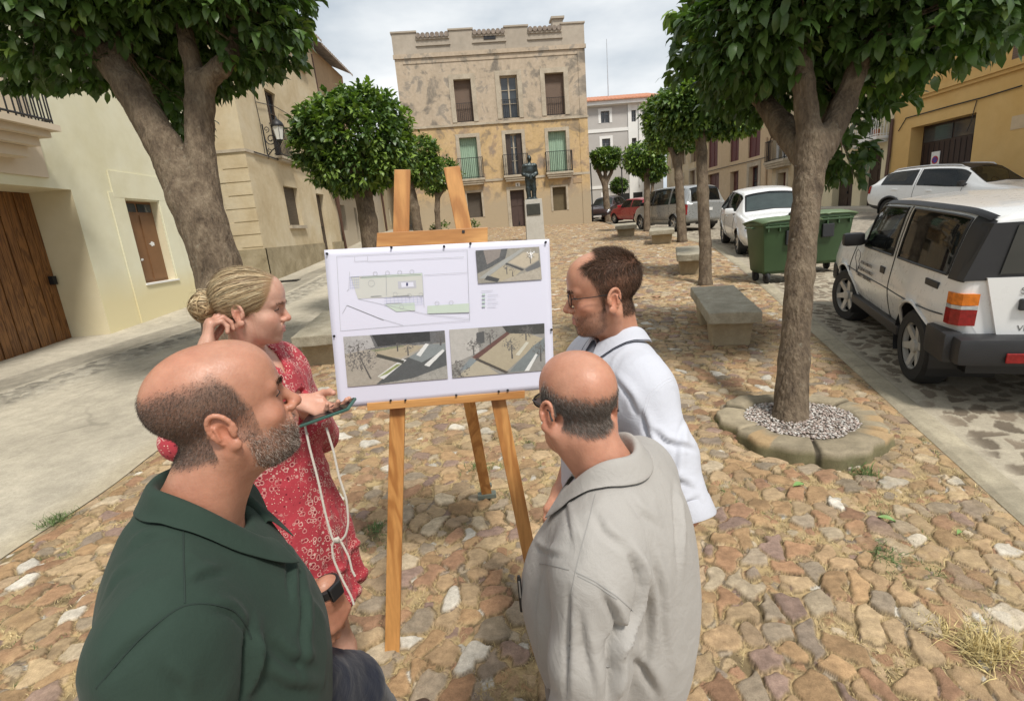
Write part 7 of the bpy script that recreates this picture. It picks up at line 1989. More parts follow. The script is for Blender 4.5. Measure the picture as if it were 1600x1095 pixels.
def crease(P, V, F, N, folds):
    """press folds into the cloth: each fold is (picture points, width, depth)"""
    V0 = V.copy(); V = V.copy()
    for px, w_, dp in folds:
        L_ = on_cloth(P, V0, F, px, 24)
        if len(L_) < 4: continue
        best = np.full(len(V), 9.); side = np.zeros(len(V)); tt = np.zeros(len(V))
        near = np.where(((V0 > L_.min(0)-w_*5) & (V0 < L_.max(0)+w_*5)).all(1))[0]
        if len(near) == 0: continue
        Q = V0[near]; D = np.linalg.norm(Q[:, None]-L_[None], axis=2); j = D.argmin(1); d = D[np.arange(len(Q)), j]
        tg = np.gradient(L_, axis=0)[j]; tg /= np.maximum(np.linalg.norm(tg, axis=1), 1e-9)[:, None]; b = np.cross(N[near], tg)
        s_ = ((Q-L_[j])*b).sum(1); along = ((Q-L_[j])*tg).sum(1)
        u = j/(len(L_)-1); tp = np.sin(np.pi*np.clip(u*.92+.04, 0, 1))**.7*np.exp(-(along/(w_*1.2))**2)
        prof = np.exp(-((s_-w_*.9)/(w_*.95))**2)-1.25*np.exp(-((s_+w_*.25)/(w_*.55))**2)
        V[near] += N[near]*(dp*prof*tp*(np.abs(s_) < w_*4))[:, None]
    return V
def stitch(P, V, F, N, lines_, mat, parent, r=.0013, name='seam'):
    m = MB()
    for px in lines_:
        L_ = on_cloth(P, V, F, px, 30)
        if len(L_) > 2: m.tube([tuple(p) for p in L_], r, 5, False)
    return m.build(name, mat, parent, smooth=True) if m.v else None
def join_np(parts):
    Vs = []; Fs = []; Cs = []; b = 0
    for V, F, C in parts: Vs.append(V); Fs.append(F+b); Cs.append(C); b += len(V)
    return np.concatenate(Vs), np.concatenate(Fs), np.concatenate(Cs)
def glasses(parent, M, sc, frame_mat, lens=True, dark=False, r=.0011, w_=26, h_=19, up=0.0, ybr=99):
    """spectacles in head space"""
    A = np.array(M)[:3, :3]; t = np.array(M)[:3, 3]; X = lambda p: tuple(A@(np.array(p, float)*.001*sc)+t)
    mb = MB(); g = MB()
    for q in (-1, 1):
        pts = [X((q*33+w_*math.cos(a)*(1+.08*math.cos(a)*q), ybr-abs(w_*math.cos(a)+33-0)*.0+3-(max(0, (33+q*w_*math.cos(a)))*.0)-((33+w_*math.cos(a)*q*q)*.16), -3+up+h_*math.sin(a)*(1 if math.sin(a) < 0 else .9))) for a in np.linspace(0, 2*math.pi, 25)]
        mb.tube(pts, r, 6, False); c = np.mean(np.array(pts), 0); g.add([tuple(p) for p in pts[:-1]], [tuple(range(24))])
        mb.tube([X((q*(33+w_), ybr-8, 2+up)), X((q*72, ybr-16, 3+up)), X((q*77, 40, 2+up)), X((q*79, -10, 2+up)), X((q*79, -28, -4+up)), X((q*77, -36, -22+up))], r*1.1, 6)
    mb.tube([X((-8, ybr-1, 2+up)), X((0, ybr+3, 5+up)), X((8, ybr-1, 2+up))], r*1.1, 6)
    o = mb.build('glasses', frame_mat, parent, smooth=True)
    s = NT('lens_dark' if dark else 'lens'); tr = s.n('ShaderNodeBsdfTransparent'); tr.inputs[0].default_value = (.35, .37, .42, 1) if dark else (.93, .95, .95, 1)
    s.set((.02, .02, .03), .05); m = s.n('ShaderNodeMixShader'); m.inputs[0].default_value = .75 if dark else .93; s.l(s.p.outputs[0], m.inputs[1]); s.l(tr.outputs[0], m.inputs[2]); s.l(m.outputs[0], s.o.inputs[0])
    g.build('lens', s.m, o); return o
def eyes(parent, M, sc, lid=True):
    A = np.array(M); 
    for q in (-1, 1):
        mb = MB(); n = 14; prof = [(12.2*math.sin(a), 12.2*math.cos(a)) for a in np.linspace(.02, math.pi-.02, n)]
        mb.lathe([(r*.001*sc, z*.001*sc) for r, z in prof][::-1], (q*.031*sc, .0725*sc, -.001*sc), 16, 'Y')
        mb.v = [tuple(A[:3, :3]@np.array(v)+A[:3, 3]) for v in mb.v]; e = mb.build('eye', EYEW, parent, smooth=True)
        mb = MB(); mb.lathe([(.0001, .0128*sc), (.0035*sc, .0126*sc), (.0058*sc, .0112*sc)][::-1], (q*.031*sc, .0725*sc, -.001*sc), 14, 'Y'); mb.v = [tuple(A[:3, :3]@np.array(v)+A[:3, 3]) for v in mb.v]; mb.build('iris', IRIS, e)
def lashes(parent, M, sc, down=0.0, r=.0011):
    A = np.array(M); X = lambda p: tuple(A[:3, :3]@(np.array(p)*.001*sc)+A[:3, 3]); mb = MB()
    for q in (-1, 1):
        mb.tube([X((q*(31+13*math.cos(a)), 72+math.sqrt(max(0, 14.0**2-(13*math.cos(a))**2-(4*math.sin(a)-down)**2)), -1-down+4*math.sin(a))) for a in np.linspace(.05, math.pi-.05, 12)], r, 5, False)
    return mb.build('eyelashes', simple('dark_lash', (.03, .02, .015), .7), parent, smooth=True)
def headlocal(V, M, sc):
    A = np.array(M); return ((V-A[:3, 3])@A[:3, :3])*1000/sc
def skin_colour(Q, base, lips=(.42, .16, .13), red=1.0):
    C = np.tile(np.array(base, np.float32), (len(Q), 1)); x, y, z = np.abs(Q[:, 0]), Q[:, 1], Q[:, 2]
    def g(c, s, amt, col):
        nonlocal C
        d = ((x-c[0])/s[0])**2+((y-c[1])/s[1])**2+((z-c[2])/s[2])**2; w_ = (np.exp(-d)*amt)[:, None]; C = C*(1-w_)+np.array(col)*w_
    rd = np.array(base)*np.array((1.06, .74, .66))
    g((0, 108, -35), (16, 20, 14), .6*red, rd); g((46, 65, -32), (22, 30, 18), .5*red, rd); g((80, -16, -14), (14, 26, 34), .6*red, rd)
    m_ = ((x < 23) & (y > 80) & (z < -60+.12*x) & (z > -79+.16*x)); C[m_] = C[m_]*.35+np.array(lips)*.65
    g((31, 88, -8), (16, 14, 7), .35, np.array(base)*np.array((.72, .6, .58)))
    return C.astype(np.float32)
def brows(name, V, N, Q, col, parent, seed, n=700, ln=.0065):
    x, y, z = np.abs(Q[:, 0]), Q[:, 1], Q[:, 2]
    m = ((x > 12) & (x < 47) & (y > 55) & (np.abs(z-(13+3.5*np.sin((x-12)/35*2.6))) < 4.2-.04*(x-12))).astype(float)
    A = None
    return strands(name, V, N, m, n, ln, .0006, lambda P, r: np.array(col)*(.7+.6*r.random((len(P), 1))), parent, seed, lie=.7, comb=lambda P: np.sign((P-np.mean(V, 0))[:, [0]])*0+np.tile([.3, 0, .5], (len(P), 1)), seg=1, jit=.3)
class Person:
    def __init__(s, label, base, az, group=None):
        s.base = np.array([base[0], base[1], float(gz(base[0], base[1]))]); s.az = az
        s.t = thing('person', label, 'person', s.base, -az, None); s.A = rotm(az); s.parts = []
    def loc(s, P): return (np.asarray(P, float)-s.base)@s.A           # world -> local
    def dirl(s, d): return np.asarray(d, float)@s.A
    def wpx(s, D, px, py): return s.loc(atD(D, px, py))
    def add(s, sdf, h, colf, sm=1):
        V, F = sdf.mesh(h, sm); s.parts.append((V, F, colf(V))); return V, F
    def finish(s):
        V, F, C = join_np(s.parts); s.body = mesh_np('body', V, F, SKIN, parent=s.t, smooth=True, attrs={'col': C}); return s.body
DENIM = cloth_mat('navy_denim', (.014, .018, .032), .9, 700, .2, .1)
LEATHER = simple('brown_leather', (.05, .028, .02), .4)
def limb(pts, rs, k=.03): 
    s = SDF(); s.path(pts, rs, k); return s
def legs(P, hipx, kneel, ankl, mat, r=(.095, .068, .05), hipz=.90, name='trousers', shoe=LEATHER, pel=(.16, .115, .13)):
    """trousers and shoes; kneel/ankl: two points each (right, left)"""
    s = SDF(); s.ell((0, -.01, hipz+.02), pel, k=.05)
    for i, q in enumerate((1, -1)): s.path([(q*hipx, 0, hipz), kneel[i], ankl[i]], r, k=.04)
    V, F = s.mesh(.011, 1); N = vnormals(V, F); V = drape(V, N, 4.4, .004, 9, .8)
    o = mesh_np(name, V, F, mat, parent=P.t, smooth=True)
    for i, q in enumerate((1, -1)):
        a = np.array(ankl[i]); h = SDF(); h.cap(a+[0, -.03, -.035], a+[q*.012, .15, -.05], .040, .036, .03, (np.array((0, 0, 1.)), .85)); h.cap(a+[0, -.02, .0], a+[0, .0, -.03], .045, .045, .03)
        h.fn(lambda X, zz=float(a[2]-.088): zz-X[..., 2], .004, 'i')
        Vv, Ff = h.mesh(.006, 1); mesh_np('shoe', Vv, Ff, shoe, parent=P.t, smooth=True)
def torso_sdf(sh=.19, shz=1.42, cd=.115, cw=.155, wz=1.08, ww=.145, wd=.105, hz=.93, hw=.165, hd=.12, belly=0.0, neck=(0, -.02, 1.49), lean=(0, 0), off=0.0, back=0.0):
    s = SDF(); lx, ly = lean; o = off
    s.ell((0, -.005, hz), (hw+o, hd+o, .14+o), k=.08); s.ell((lx*.3, ly*.3+belly*.4, wz), (ww+o, wd+belly+o, .19), k=.09)
    s.ell((lx*.8, ly*.8-back*.3, 1.27+(shz-1.42)), (cw+o, cd+o, .20+o), k=.09)
    s.cap((lx-sh*.86, ly-.015-back, shz-.035), (lx+sh*.86, ly-.015-back, shz-.035), .072+o, None, .09)
    s.ell((lx, ly-.045-back, shz-.06), (cw*.8+o, .075+o, .12), k=.08)
    for q in (-1, 1): s.cap((lx+q*.045, ly-.035-back*.5, neck[2]+.015), (lx+q*sh*.80, ly-.02-back, shz+.018), .040+o*.6, .052+o*.6, .06)
    return s
def smask(x, a, b): return sstep(a, b, x)
def common_head(P, hcw, az, pitch, roll, sc, base, neck_r, nb, female=False, jaw=1.0, nose=1.0, heavy=0.0, trap=True, sh=.19, shz=1.42, lips=(.42, .16, .13), colour=None):
    hc = P.loc(hcw); M = np.eye(4); M[:3, :3] = rotm(az-P.az, pitch, roll); M[:3, 3] = hc
    s = head_sdf(M, sc, female, jaw, nose, heavy)
    X = lambda p: M[:3, :3]@(np.array(p)*.001*sc)+hc
    s.cap(X((0, -22, -62)), nb, neck_r*.94, neck_r*1.05, .028); s.cap(nb, np.array(nb)+[0, .0, -.06], neck_r*1.05, neck_r*1.25, .03)
    if trap:
        for q in (-1, 1): s.cap(np.array(nb)+[q*.02, -.022, -.012], (q*sh*.6, -.03, shz-.045), .034, .036, .04)
    for q in (-1, 1): s.cap(X((q*62, -18, -55)), np.array(nb)+[q*.022, .042, -.02], .013, .010, .022)
    lo, hi = s.bounds(.008); lo[2] = max(lo[2], nb[2]-.06)
    V, F = s.mesh(.0023, 1, lo, hi); Q = headlocal(V, M, sc); N = vnormals(V, F); C = skin_colour(Q, base, lips)
    return M, X, V, F, N, Q, C, hc
def put(P, V, F, C): P.parts.append((V, F, C))
def flat(c): return lambda V: np.tile(np.array(c, np.float32), (len(V), 1))
def arm(P, sh, el, wr, skin, r=(.046, .040, .027), fdir=None, pn=(0, 0, 1), side=1, curl=(.4, .5, .55, .6), thumb=.3, sc=1.0, h=.0028, from_elbow=True):
    el, wr = np.array(el), np.array(wr); fd = np.array(fdir) if fdir is not None else wr-el
    H = frame(wr, fd, np.array(pn, float)); s = hand_sdf(H, side, curl, thumb, sc)
    a = el if from_elbow else np.array(sh)
    mid = el*.62+wr*.38
    if not from_elbow: s.cap(np.array(sh)*.4+el*.6, el, r[0], r[1], .02)
    s.cap(el, mid, r[1], r[1]*1.02, .02); s.cap(mid, wr, r[1]*1.02, r[2], .02, (H[:3, 2], .85)); s.cap(wr-H[:3, 1]*.01, wr+H[:3, 1]*.02, r[2]*.98, .024, .014, (H[:3, 2], .72))
    V, F = s.mesh(h, 1); N = vnormals(V, F); c = np.tile(np.array(skin, np.float32), (len(V), 1))
    d = np.linalg.norm(V-(wr+H[:3, 1]*.10), axis=1); c *= (1-.12*np.exp(-(d/.05)**2))[:, None]*np.array((1, .96, .94)); put(P, V, F, c); return H
def garment(P, s, h, mat, name, seed, amp=.006, sc=5.5, vert=.35, lo=None, hi=None, extra=None):
    V, F = s.mesh(h, 1, lo, hi); N = vnormals(V, F); V = drape(V, N, seed, amp, sc, vert)
    if extra is not None: V = extra(V, N)
    o = mesh_np(name, V, F, mat, parent=P.t, smooth=True); return o, V, F, vnormals(V, F)
def sleeve_open(s, el, dirv, k=.004, rad=.085):
    """cut the sleeve flat beyond el"""
    el = np.array(el, np.float32); d = np.array(dirv, np.float32); d /= np.linalg.norm(d)
    def f(X):
        q = X-el; t = q@d; rad = np.sqrt(np.maximum((q*q).sum(-1)-t*t, 0)); return np.maximum(t, rad-.13)*1.0
    s.fn(lambda X: np.minimum(-( (X-el)@d ), 9)*0+np.maximum(-((X-el)@d), np.sqrt(((X-el)**2).sum(-1))-rad), k, 's'); return s
def coarse_body(P, ts, legs_, skin):
    V, F = ts.mesh(.016, 1); put(P, V, F, np.tile(np.array(skin, np.float32), (len(V), 1)))

# ---------------------------------------------------------------- man in the dark green polo shirt
SK1 = (.43, .22, .145)
hw = atD(.865, 349, 640)
P = Person('bald bearded man in a dark green polo shirt, seen from behind at left', (hw[0]-.075, hw[1]-.035), R_(68)); t = P.t
hz_ = float(hw[2]-P.base[2]); shz = hz_-.25; SH = .205
hl = P.loc(hw); nb = (hl[0]*.5, hl[1]*.5-.045, hz_-.20)
M, X, V, F, N, Q, C, hc = common_head(P, hw, R_(53), R_(10), R_(-3), 1.03, SK1, .066, nb, jaw=1.08, nose=1.0, heavy=.7, sh=SH, shz=shz)
x, y, z = np.abs(Q[:, 0]), Q[:, 1], Q[:, 2]; nz = 14*(f3(Q*.001+3, 55, 3)-.45)
top = np.interp(y, [-110, -60, 0, 30, 55], [66, 72, 70, 52, 20])+nz
ear = (x > 74) & (y > -52) & (y < 14) & (z < 22) & (z > -60)
hm = smask(top-z, -8, 22)*smask(34-y-.25*np.abs(z-10)+nz*.5, 0, 12)*np.where(y < -38, smask(z, -66, -48), smask(z, -14, 0))*(~ear)
sb = (y > -8) & (y < 34) & (z > -45) & (z < 5) & (x > 50); hm = np.maximum(hm, np.where(sb & ~ear, .5, 0))
bl_ = -33-.22*(y-10)+nz*.6
bd = smask(bl_-z, -4, 20)*smask(y, 2, 16)*(z > -132)*smask(y-.0*(z), 0, 6)*(~((x < 24) & (z < -59) & (z > -79+.1*x) & (y > 80)))*smask(z+.9*(y-60)+150, 0, 14)*(~ear)
C = C*(1-.56*hm[:, None]*np.array((1, .86, .78)))*(1-.34*bd[:, None]*np.array((1, .9, .85)))
put(P, V, F, C.astype(np.float32))
mixc = lambda a, b, p: (lambda Pn, r: np.where(r.random((len(Pn), 1)) < p, np.array(a), np.array(b))*(.65+.7*r.random((len(Pn), 1))))
combh = lambda Pn: np.tile([0, -.6, -.8], (len(Pn), 1))
strands('hair', V, N, hm, 42000, .0042, .00045, mixc((.20, .165, .145), (.065, .046, .037), .15), t, 11, lie=.6, comb=combh, seg=1)
strands('beard', V, N, bd, 17000, .0065, .00048, mixc((.40, .34, .29), (.07, .045, .03), .42), t, 12, lie=.45, comb=lambda Pn: np.tile([0, .3, -1.], (len(Pn), 1)), seg=1, jit=.6)
eyes(t, M, 1.03); lashes(t, M, 1.03, 3); brows('eyebrow', V, N, Q, (.04, .028, .02), t, 13, 1100)
ts = torso_sdf(SH, shz, .118, .168, 1.10, .155, .108, .94, .16, .12, belly=.025, neck=nb); coarse_body(P, ts, None, SK1)
rs_, re_, rw_ = (SH, -.03, shz-.03), (SH+.055, -.06, shz-.31), (SH+.02, .10, shz-.53)
le_ = (-SH-.03, .05, shz-.31); lw_ = P.wpx(1.16, 512, 925)
arm(P, rs_, re_, rw_, SK1, (.055, .046, .031), side=1, pn=(1, 0, .2), from_elbow=False)
Hl = arm(P, (-SH, 0, shz-.03), le_, lw_, SK1, (.055, .046, .031), fdir=P.dirl((.12, .1, -1)), pn=P.dirl((1, -.6, .1)), side=-1, curl=(.35, .4, .45, .5), from_elbow=False)
s = torso_sdf(SH, shz, .128, .178, 1.10, .172, .122, .94, .178, .14, belly=.03, neck=nb, off=.010)
s.path([rs_, tuple(np.array(rs_)*.25+np.array(re_)*.75)], [.074, .080], k=.05); s.path([(-SH, 0, shz-.03), tuple(np.array((-SH, 0, shz-.03))*.25+np.array(le_)*.75)], [.074, .078], k=.05)
s.cap(np.array(nb)+[0, .01, -.005], X((0, -22, -45)), .072, .076, .012, None, 's')
s.fn(lambda Xx: .88-Xx[..., 2], .01, 'i')
POLO = cloth_mat('dark_green_pique', (.026, .044, .033), .9, 1100, .1, .04, .14); POLO2 = simple('dark_green_seam', (.012, .024, .018), .9)
o, V, F, N = garment(P, s, .0062, POLO, 'polo_shirt', 2.2, .0045, 5, .5)
def refold(folds):
    global V, N
    V = crease(P, V, F, N, folds); o.data.vertices.foreach_set('co', V.astype(np.float32).ravel()); o.data.update(); N = vnormals(V, F)
refold([([(392, 985), (388, 1030), (380, 1092)], .016, .020), ([(300, 905), (325, 896), (350, 893)], .010, .006), ([(158, 1062), (200, 1012), (262, 962)], .012, .005), ([(330, 945), (365, 955), (388, 985)], .010, .006), ([(440, 800), (452, 850), (455, 930)], .012, .007),
        ([(470, 880), (478, 960), (470, 1050)], .014, .007), ([(205, 860), (225, 840), (270, 835)], .012, .005), ([(420, 1000), (450, 1030), (490, 1040)], .014, .008), ([(410, 1050), (450, 1075), (500, 1080)], .014, .008), ([(165, 930), (185, 900), (230, 880)], .013, .004), ([(250, 1040), (280, 1070), (290, 1094)], .013, .005)])
stitch(P, V, F, N, [[(286, 800), (287, 870), (289, 942)], [(150, 1075), (214, 1000), (259, 962), (288, 944), (327, 942), (365, 951), (384, 974), (393, 998)]], POLO2, o, .0014)
nt_ = X((0, -22, -62)); cc = np.array(nb)+[(nt_[0]-nb[0])*.45, (nt_[1]-nb[1])*.45+.006, .012]
co, cV = collar(t, POLO, cc, .069, .074, .034, .046, .34, (V, F), yaw=-.1, tip=.016)
mb = MB(); pz = [np.array(nb)+[.01*k_, .105+.012*k_, -.035-.035*k_] for k_ in range(4)]
mb.hexa([(-.017, .118, nb[2]-.20), (.017, .118, nb[2]-.20), (.017, .124, nb[2]-.20), (-.017, .124, nb[2]-.20), (-.017, .09, nb[2]-.05), (.017, .09, nb[2]-.05), (.017, .096, nb[2]-.05), (-.017, .096, nb[2]-.05)]); mb.build('placket', POLO, o)
gx = gp(652, 1128); gl = P.loc((gx[0], gx[1], gx[2]+.09))
legs(P, .10, [(.11, .02, .50), tuple(P.wpx(1.40, 540, 1085))], [(.115, -.02, .088), (gl[0], gl[1]-.12, gl[2])], DENIM, (.12, .098, .066), .91, 'jeans', LEATHER, (.178, .14, .13))
# wristwatch
mb = MB(); Rw = Matrix(np.array(Hl[:3, :3]).tolist()); c = Vector(lw_)-Vector(Hl[:3, 1])*.015
mb.lathe([(.0325, -.010), (.0345, -.009), (.0345, .009), (.0325, .010)], (0, 0, 0), 24, 'Y', Rw); mb.box(Rw @ Vector((0, 0, .034)), (.034, .036, .011), rot=Rw, bev=.004); mb.v = [tuple(Vector(v)+c) for v in mb.v]
mb.build('wristwatch', simple('black_watch', (.015, .015, .016), .35), t)
P.finish()

# ---------------------------------------------------------------- man in the grey shirt
SK2 = (.46, .24, .16)
hw = atD(1.03, 903, 630)
P = Person('balding man in a light grey shirt wearing sunglasses, seen from behind', (hw[0]+.05, hw[1]-.01), R_(-62)); t = P.t
hz_ = float(hw[2]-P.base[2]); shz = hz_-.225; SH = .19; hl = P.loc(hw); nb = (hl[0]*.4, hl[1]*.5-.055, hz_-.185)
M, X, V, F, N, Q, C, hc = common_head(P, hw, R_(-19), R_(-8), R_(4), .95, SK2, .058, nb, jaw=1.0, heavy=.4, sh=SH, shz=shz)
x, y, z = np.abs(Q[:, 0]), Q[:, 1], Q[:, 2]; nz = 12*(f3(Q*.001+9, 55, 3)-.45)
top = np.interp(y, [-110, -60, 0, 30, 50], [22, 32, 48, 34, 10])+nz*1.4
ear = (x > 74) & (y > -52) & (y < 14) & (z < 22) & (z > -60)
hm = smask(top-z, -14, 30)*smask(46-y-.3*np.abs(z-10)+nz*.5, 0, 12)*np.where(y < -38, smask(z+.012*np.clip(60-x, 0, 60)**1.0*0-.35*np.clip(x-20, 0, 60), -64, -44), smask(z, -14, 0))*(~ear)
C = C*(1-.52*hm[:, None]*np.array((.95, .85, .78))); put(P, V, F, C.astype(np.float32))
strands('hair', V, N, hm, 46000, .0085, .00040, mixc((.23, .20, .175), (.075, .058, .047), .50), t, 21, lie=.82, comb=combh, seg=1)
eyes(t, M, .95); brows('eyebrow', V, N, Q, (.12, .1, .09), t, 23)
glasses(t, M, .95, BLKT, dark=True, r=.0017, w_=28, h_=20)
ts = torso_sdf(SH, shz, .11, .148, 1.02, .15, .115, .86, .15, .125, belly=.035, neck=nb, back=.015); coarse_body(P, ts, None, SK2)
ls, le, lw = (-SH, -.03, shz-.035), (-SH-.045, -.02, shz-.31), (-SH-.02, .08, shz-.55)
rs, re, rw = (SH, -.03, shz-.035), (SH+.045, -.02, shz-.31), (SH+.02, .08, shz-.55)
arm(P, ls, le, lw, SK2, (.05, .043, .029), side=-1, pn=(-1, 0, .1)); arm(P, rs, re, rw, SK2, (.05, .043, .029), side=1, pn=(1, 0, .1))
s = torso_sdf(SH, shz, .12, .158, 1.02, .165, .13, .86, .172, .145, belly=.045, neck=nb, off=.012, back=.015)
s.ell((0, -.11, shz-.24), (.15, .06, .20), k=.06)
for a, b, c_ in ((ls, le, lw), (rs, re, rw)): a = np.array(a); b = np.array(b); c_ = np.array(c_); s.path([tuple(a), tuple(a*.45+b*.55), tuple(b), tuple(b*.2+c_*.8)], [.072, .070, .064, .052], k=.03)
for b, c_ in ((le, lw), (re, rw)): sleeve_open(s, np.array(b)*.2+np.array(c_)*.8, np.array(c_)-np.array(b))
s.cap(np.array(nb)+[0, .01, -.005], X((0, -22, -45)), .064, .068, .012, None, 's')
s.fn(lambda Xx: .74-Xx[..., 2], .01, 'i')
GREYSH = cloth_mat('light_grey_poplin', (.35, .33, .305), .8, 1300, .04, .08, .25); GREYS2 = simple('grey_seam', (.27, .26, .245), .9)
o, V, F, N = garment(P, s, .0062, GREYSH, 'shirt', 6.1, .0045, 5.2, .45)
refold([([(986, 862), (999, 890), (1004, 918), (996, 946)], .013, .015), ([(1003, 935), (985, 970), (960, 1000), (952, 1020)], .013, .015), ([(942, 925), (960, 955), (970, 985), (956, 1014)], .012, .011), ([(955, 1012), (960, 1050), (954, 1094)], .014, .018),
        ([(891, 922), (889, 1000), (886, 1088)], .010, .008), ([(905, 940), (915, 1010), (930, 1080)], .012, .006), ([(1010, 900), (1016, 960), (1010, 1040)], .014, .010), ([(930, 800), (945, 830), (975, 855)], .012, .006), ([(1055, 760), (1060, 820), (1062, 890)], .014, .008),
        ([(1020, 860), (1035, 930), (1038, 1010)], .014, .008), ([(980, 770), (1000, 800), (1030, 820)], .014, .005), ([(985, 1020), (1010, 1050), (1030, 1090)], .015, .009), ([(845, 900), (838, 960), (842, 1040)], .010, .006), ([(835, 850), (850, 862), (880, 868)], .008, .004), ([(870, 740), (885, 790), (893, 850)], .010, .004)])
stitch(P, V, F, N, [[(899, 893), (930, 908), (962, 930), (990, 955)], [(902, 899), (932, 914), (964, 936)], [(843, 880), (868, 884), (889, 890)], [(930, 772), (918, 820), (907, 860), (899, 893)], [(899, 893), (892, 930), (890, 1000), (887, 1090)]], GREYS2, o, .0011)
nt_ = X((0, -22, -62)); cc = np.array(nb)+[(nt_[0]-nb[0])*.45, (nt_[1]-nb[1])*.45+.006, .014]
collar(t, GREYSH, cc, .061, .067, .036, .046, .22, (V, F), tip=.045)
# breast pocket with a pen
q_ = np.array((-.095, .0, shz-.22)); j = np.argmin(((V-(q_+[0, .17, 0]))**2).sum(1)); pc_ = V[j]
legs(P, .10, [(.11, .0, .46), (-.11, .0, .46)], [(.115, -.02, .088), (-.115, -.02, .088)], cloth_mat('grey_brown_trousers', (.16, .14, .12), .9, 700), (.115, .085, .062), .84, 'trousers', LEATHER, (.175, .145, .13))
P.finish()
pw = P.base+P.A@(pc_+np.array((.0, .001, .02)))
pt = thing('pen', 'dark pen clipped in the breast pocket of the grey shirt', 'pen', pw)
mb = MB(); mb.tube([(0, 0, -.05), (0, 0, .035), (0, 0, .042)], [.0045, .0048, .003], 8); mb.build('barrel', BLKT, pt, smooth=True); mb = MB(); mb.box((.0, -.007, .012), (.003, .002, .042)); mb.build('clip', simple('chrome_letters', (.22, .22, .22), .35, .5), pt)

# ---------------------------------------------------------------- man in the white shirt
SK3 = (.46, .245, .16)
hw = atD(1.42, 944, 456)
P = Person('man with glasses and short brown hair in a white shirt beside the poster', (hw[0]+.01, hw[1]+.02), R_(-103)); t = P.t
hz_ = float(hw[2]-P.base[2]); shz = hz_-.235; SH = .19; hl = P.loc(hw); nb = (hl[0]*.4, hl[1]*.5-.05, hz_-.195)
M, X, V, F, N, Q, C, hc = common_head(P, hw, R_(-84), R_(-5), R_(0), 1.02, SK3, .057, nb, jaw=1.0, heavy=.25, sh=SH, shz=shz)
x, y, z = np.abs(Q[:, 0]), Q[:, 1], Q[:, 2]; nz = 12*(f3(Q*.001+5, 60, 3)-.45)
ear = (x > 74) & (y > -52) & (y < 14) & (z < 20) & (z > -60)
front = np.interp(z, [-40, 0, 30, 60, 85, 120], [22, 26, 38, 50, 62, 60])+np.where(x < 30, 0, -6)+nz*.5
hm = smask(front-y, -4, 10)*np.where(y < -38, smask(z, -72, -56), np.where(y > 6, smask(z, -48, -36)*(x > 50), smask(z, -12, 2)))*(~ear)
thin = 1-.45*smask(y, 20, 60)*smask(z, 70, 95); hm = hm*thin
bd = smask(-34-.22*(y-10)-z, -3, 10)*smask(y, 0, 16)*(z > -118)*(~((x < 24) & (z < -59) & (z > -79) & (y > 80)))*smask(z+.9*(y-60)+142, 0, 14)*(~ear)
C = C*(1-.50*hm[:, None]*np.array((.95, .97, .99)))*(1-.24*bd[:, None]*np.array((1, .92, .88))); put(P, V, F, C.astype(np.float32))
A_ = np.array(M)[:3, :3]
def combw(Pn):
    q = headlocal(Pn, M, 1.02); d = np.zeros((len(Pn), 3)); up = np.clip((q[:, 2]-40)/60, 0, 1)
    d[:, 1] = .9*up-.35*(1-up); d[:, 2] = -.9*(1-up)+.25*up; d[:, 0] = .25*np.sign(q[:, 0])*(1-up)+.2*up; return d@A_.T
tm = hm*smask(z, 45, 75); sm_ = hm*(1-smask(z, 50, 80))
hcol = mixc((.095, .05, .028), (.040, .024, .015), .5)
strands('hair', V, N, tm, 11000, .021, .0006, hcol, t, 31, lie=.66, comb=combw, seg=2, jit=.45); strands('hair', V, N, sm_, 26000, .010, .00055, hcol, t, 32, lie=.72, comb=combw, seg=1)
strands('beard', V, N, bd, 9000, .0035, .0004, mixc((.05, .03, .02), (.08, .05, .03), .5), t, 33, lie=.5, seg=1)
eyes(t, M, 1.02); lashes(t, M, 1.02, 2); brows('eyebrow', V, N, Q, (.04, .026, .018), t, 34)
glasses(t, M, 1.02, BLKT, r=.0011, w_=24, h_=19)
ts = torso_sdf(SH, shz, .115, .16, 1.08, .155, .115, .94, .165, .125, neck=nb); coarse_body(P, ts, None, SK3)
ls = np.array((-SH, -.02, shz-.03)); le = P.wpx(1.26, 1072, 806); d_ = le-ls; le = ls+d_/np.linalg.norm(d_)*.30; lw = np.array((-.09, .15, le[2]-.10))
rs = np.array((SH, -.02, shz-.03)); re = np.array((SH+.06, .0, shz-.32)); rw = np.array((.06, .15, re[2]-.08))
arm(P, ls, le, lw, SK3, (.046, .040, .028), side=-1, pn=(0, 0, 1)); arm(P, rs, re, rw, SK3, (.046, .040, .028), side=1, pn=(0, 0, 1))
s = torso_sdf(SH, shz, .125, .17, 1.08, .17, .13, .94, .18, .14, neck=nb, off=.012)
for a, b in ((ls, le), (rs, re)): s.path([tuple(a), tuple(a*.5+b*.5), tuple(b+(b-a)*.06)], [.072, .068, .066], k=.035)
for a, b in ((ls, le), (rs, re)): sleeve_open(s, b+(b-a)*.01, b-a)
s.cap(np.array(nb)+[0, .01, -.005], X((0, -22, -45)), .062, .066, .012, None, 's'); s.cap(np.array(nb)+[0, .10, -.03], np.array(nb)+[0, .13, -.13], .030, .008, .01, None, 's')
s.fn(lambda Xx: .84-Xx[..., 2], .01, 'i')
WSH = cloth_mat('white_cotton', (.50, .51, .56), .85, 1300, .02, .05, .2); WSE = simple('white_seam', (.55, .56, .60), .9)
o, V, F, N = garment(P, s, .0062, WSH, 'shirt', 8.7, .0045, 5.5, .45)
